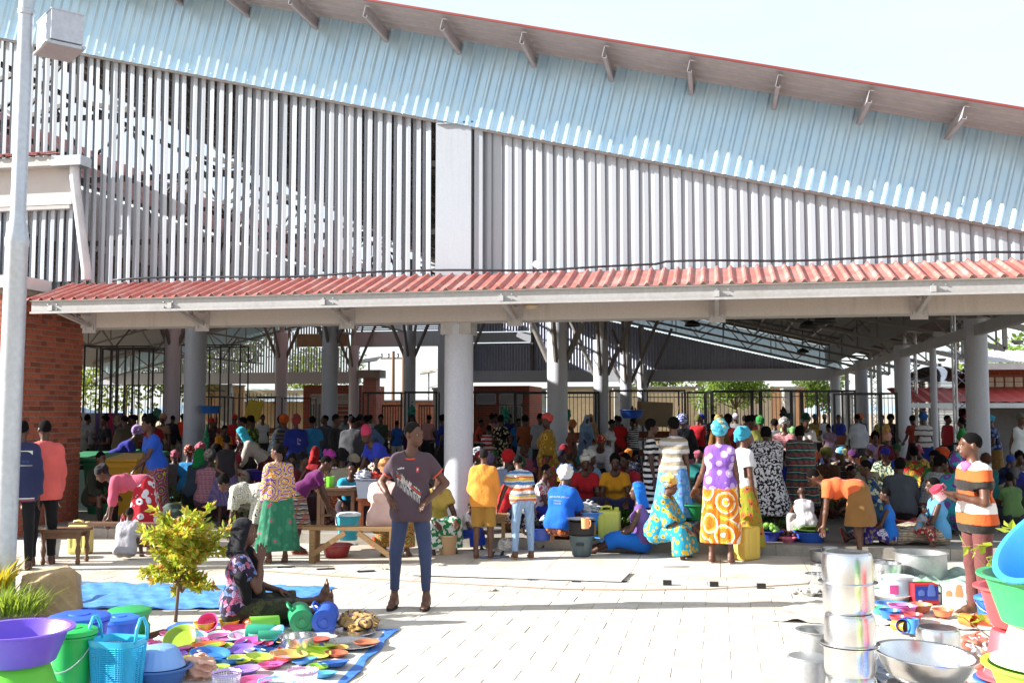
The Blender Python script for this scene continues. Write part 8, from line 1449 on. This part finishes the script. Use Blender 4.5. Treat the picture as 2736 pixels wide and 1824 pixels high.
for px, d, c, lb in ((588, 17.4, '14502c', 'green plastic chair behind the afro woman'),):
    x, y = XY(px, d); r = empty('plastic_chair', lb, 'chair', (x, y, PLAT), 2.8); MB().box((-.22, -.22, .4), (.22, .22, .43)).build('seat', plas(c), r)
    for i in range(5): MB().box((-.2+i*.085, .2, .43), (-.15+i*.085, .23, .82)).build('slat', plas(c), r)
    MB().box((-.22, .2, .82), (.22, .235, .87)).build('top_rail', plas(c), r)
    for sx in (-1, 1):
        for sy in (-1, 1): MB().box((sx*.19-.02, sy*.19-.02, 0), (sx*.19+.02, sy*.19+.02, .4)).build('leg', plas(c), r)
# long white board lying on the paving, rubber stops, rope
a = Gp(1090, 1538); b_ = Gp(1660, 1556); c1 = Gp(1685, 1532); d1 = Gp(1150, 1522); m = MB(); V = [(*q[:2], z) for z in (.012, .024) for q in (a, b_, c1, d1)]; m.add(V, [(0, 3, 2, 1), (4, 5, 6, 7), (0, 1, 5, 4), (1, 2, 6, 5), (2, 3, 7, 6), (3, 0, 4, 7)]); thing('white_board', m, weathered('white_board', 'd0ceca', '9a9080', .6, .4, 3), 'long white board lying on the paving beside the young man', 'board', (0, 0, 0))
for i, (px, py) in enumerate(((1192, 1541), (1305, 1546), (1422, 1551), (1540, 1556), (1664, 1556))): p = Gp(px, py-3); thing('rubber_block', MB().box((-.05, -.03, 0), (.05, .0, .011)), M_BLACK, 'black rubber block under the white board, '+('first from the young man', 'second from the young man', 'third from the young man', 'fourth from the young man', 'at its far right end')[i], 'rubber block', p, (0, 0, .1), 'rubber blocks on the paving')
for i, (px, py) in enumerate(((1783, 1562), (1908, 1566), (2034, 1571))): p = Gp(px, py); thing('rubber_block', MB().box((-.045, -.03, 0), (.045, .03, .05)), M_BLACK, ('black rubber block alone on the paving right of the white board', 'middle of three lone rubber blocks on the paving', 'rubber block nearest the pot stack')[i], 'rubber block', p, (0, 0, .1), 'rubber blocks on the paving')
for i, (px, py) in enumerate(((765, 1515), (870, 1520), (978, 1526))): p = Gp(px, py); thing('rubber_strip', MB().obox((0, 0, .006), (.09, .05, 0), (-.02, .03, 0), (0, 0, .005)), M_BLACK, ('flat dark strip on the paving near the green skirt', 'middle flat dark strip on the paving', 'flat dark strip nearest the young man')[i], 'rubber strip', p, (0, 0, 0), 'flat strips on the paving')
pts = [Gp(px, py, .01) for px, py in ((700, 1523), (1000, 1545), (1300, 1562), (1500, 1572), (1700, 1575), (1900, 1572), (2100, 1562), (2200, 1555))]; thing('rope', MB().tube(pts, .006, 6), plain('rope', 'a8907a', .9), 'thin cord lying across the paving', 'cord', (0, 0, 0))
# loose sandals and litter
def sandal(px, py, yaw, c, label):
    p = Gp(px, py, .008); m = MB(); q = [(math.cos(t)*.13, math.sin(t)*(.043+.008*math.cos(t))) for t in np.linspace(0, 2*math.pi, 19)[:-1]]; m.add([(u_, v_, z) for z in (0, .016) for u_, v_ in q], [tuple(range(18))[::-1], tuple(range(18, 36))]+[(i, (i+1) % 18, 18+(i+1) % 18, 18+i) for i in range(18)])
    r = empty('sandal', label, 'sandal', p.tolist(), yaw); m.build('sole', plain('sole_'+c, c, .8), r); MB().tube([(.03, -.04, .016), (.04, -.02, .06), (.05, .0, .07), (.04, .02, .06), (.03, .04, .016)], .012, 6).build('strap', M_SOLE, r, smooth=True)
sandal(1310, 1489, .2, '6a7088', 'grey blue sandal on the paving behind the orange shirt boy'); sandal(1335, 1486, -.1, '747a90', 'matching grey blue sandal just right of it'); sandal(1418, 1466, .1, '8a90a0', 'pale sandal by the step behind the jeans boy'); sandal(1448, 1465, -.2, '80869a', 'second pale sandal by the step'); sandal(928, 1662, .2, '33302c', 'brown sandal by the seated woman\'s feet')
for i, (px, py, c) in enumerate(((1175, 1510, 'c8c4ba'), (1310, 1577, 'b8b4ac'), (1040, 1520, 'b0a898'), (940, 1455, 'b8c0c4'), (858, 1462, '9aa8b0'), (1480, 1467, 'b8b04a'), (1600, 1530, 'b0a08a'), (2120, 1822, 'a08458'))): blob(px, np.dot(Gp(px, py)-_C, _fh), 0, (.1, .06, .015), plain('litter_'+c, c, .8), ('crumpled paper on the white board', 'torn printed paper in front of the white board', 'torn paper between the young man and the bench', 'clear plastic scrap under the bench', 'small square plastic scrap by the bench leg', 'yellow wrapper by the step', 'dry straw on the white board', 'tuft of dry straw at the bottom edge')[i], 'litter', 'litter', 80+i, lump=1.2)
R8 = np.random.default_rng(21)
for i, (px, d, where) in enumerate(GOODS):
    cn = CK[(i*5) % 16]; px2 = px+int(R8.choice([-1, 1]))*R8.uniform(14, 22); d2 = d-R8.uniform(.5, .8)
    if i % 3 == 0: basin(px2, d2, PLAT, R8.uniform(.16, .24), R8.uniform(.12, .18), CN[cn], '%s basin on the floor by the figure %s' % (cn, where), n=22)
    elif i % 3 == 1: pile(px2, d2, R8.uniform(.25, .4), R8.uniform(.12, .22), [GRN, ['b8402c', 'c8562c', 'a83428', 'c8703c'], ['6a7a2c', '8a8a38', '55662a', 'a09a40'], ['4a2c24', '6a4030', '5a3428', '7a5038']][i % 4], '%s heaped on the floor by the figure %s' % (('leafy greens', 'tomatoes', 'green mangoes', 'brown tubers')[i % 4], where), 'produce_pile', 90, .07, i % 4 == 0)
    else: blob(px2, d2, PLAT, (R8.uniform(.18, .28), R8.uniform(.16, .22), R8.uniform(.16, .3)), fab(CN[cn]) if i % 2 else plain('sack_'+cn, ('a8a294', '8f9a8c', 'b0a888')[i % 3], .85), '%s bundle on the floor by the figure %s' % ('full pale' if i % 2 == 0 else cn, where), 'sack', 'sack', 200+i)
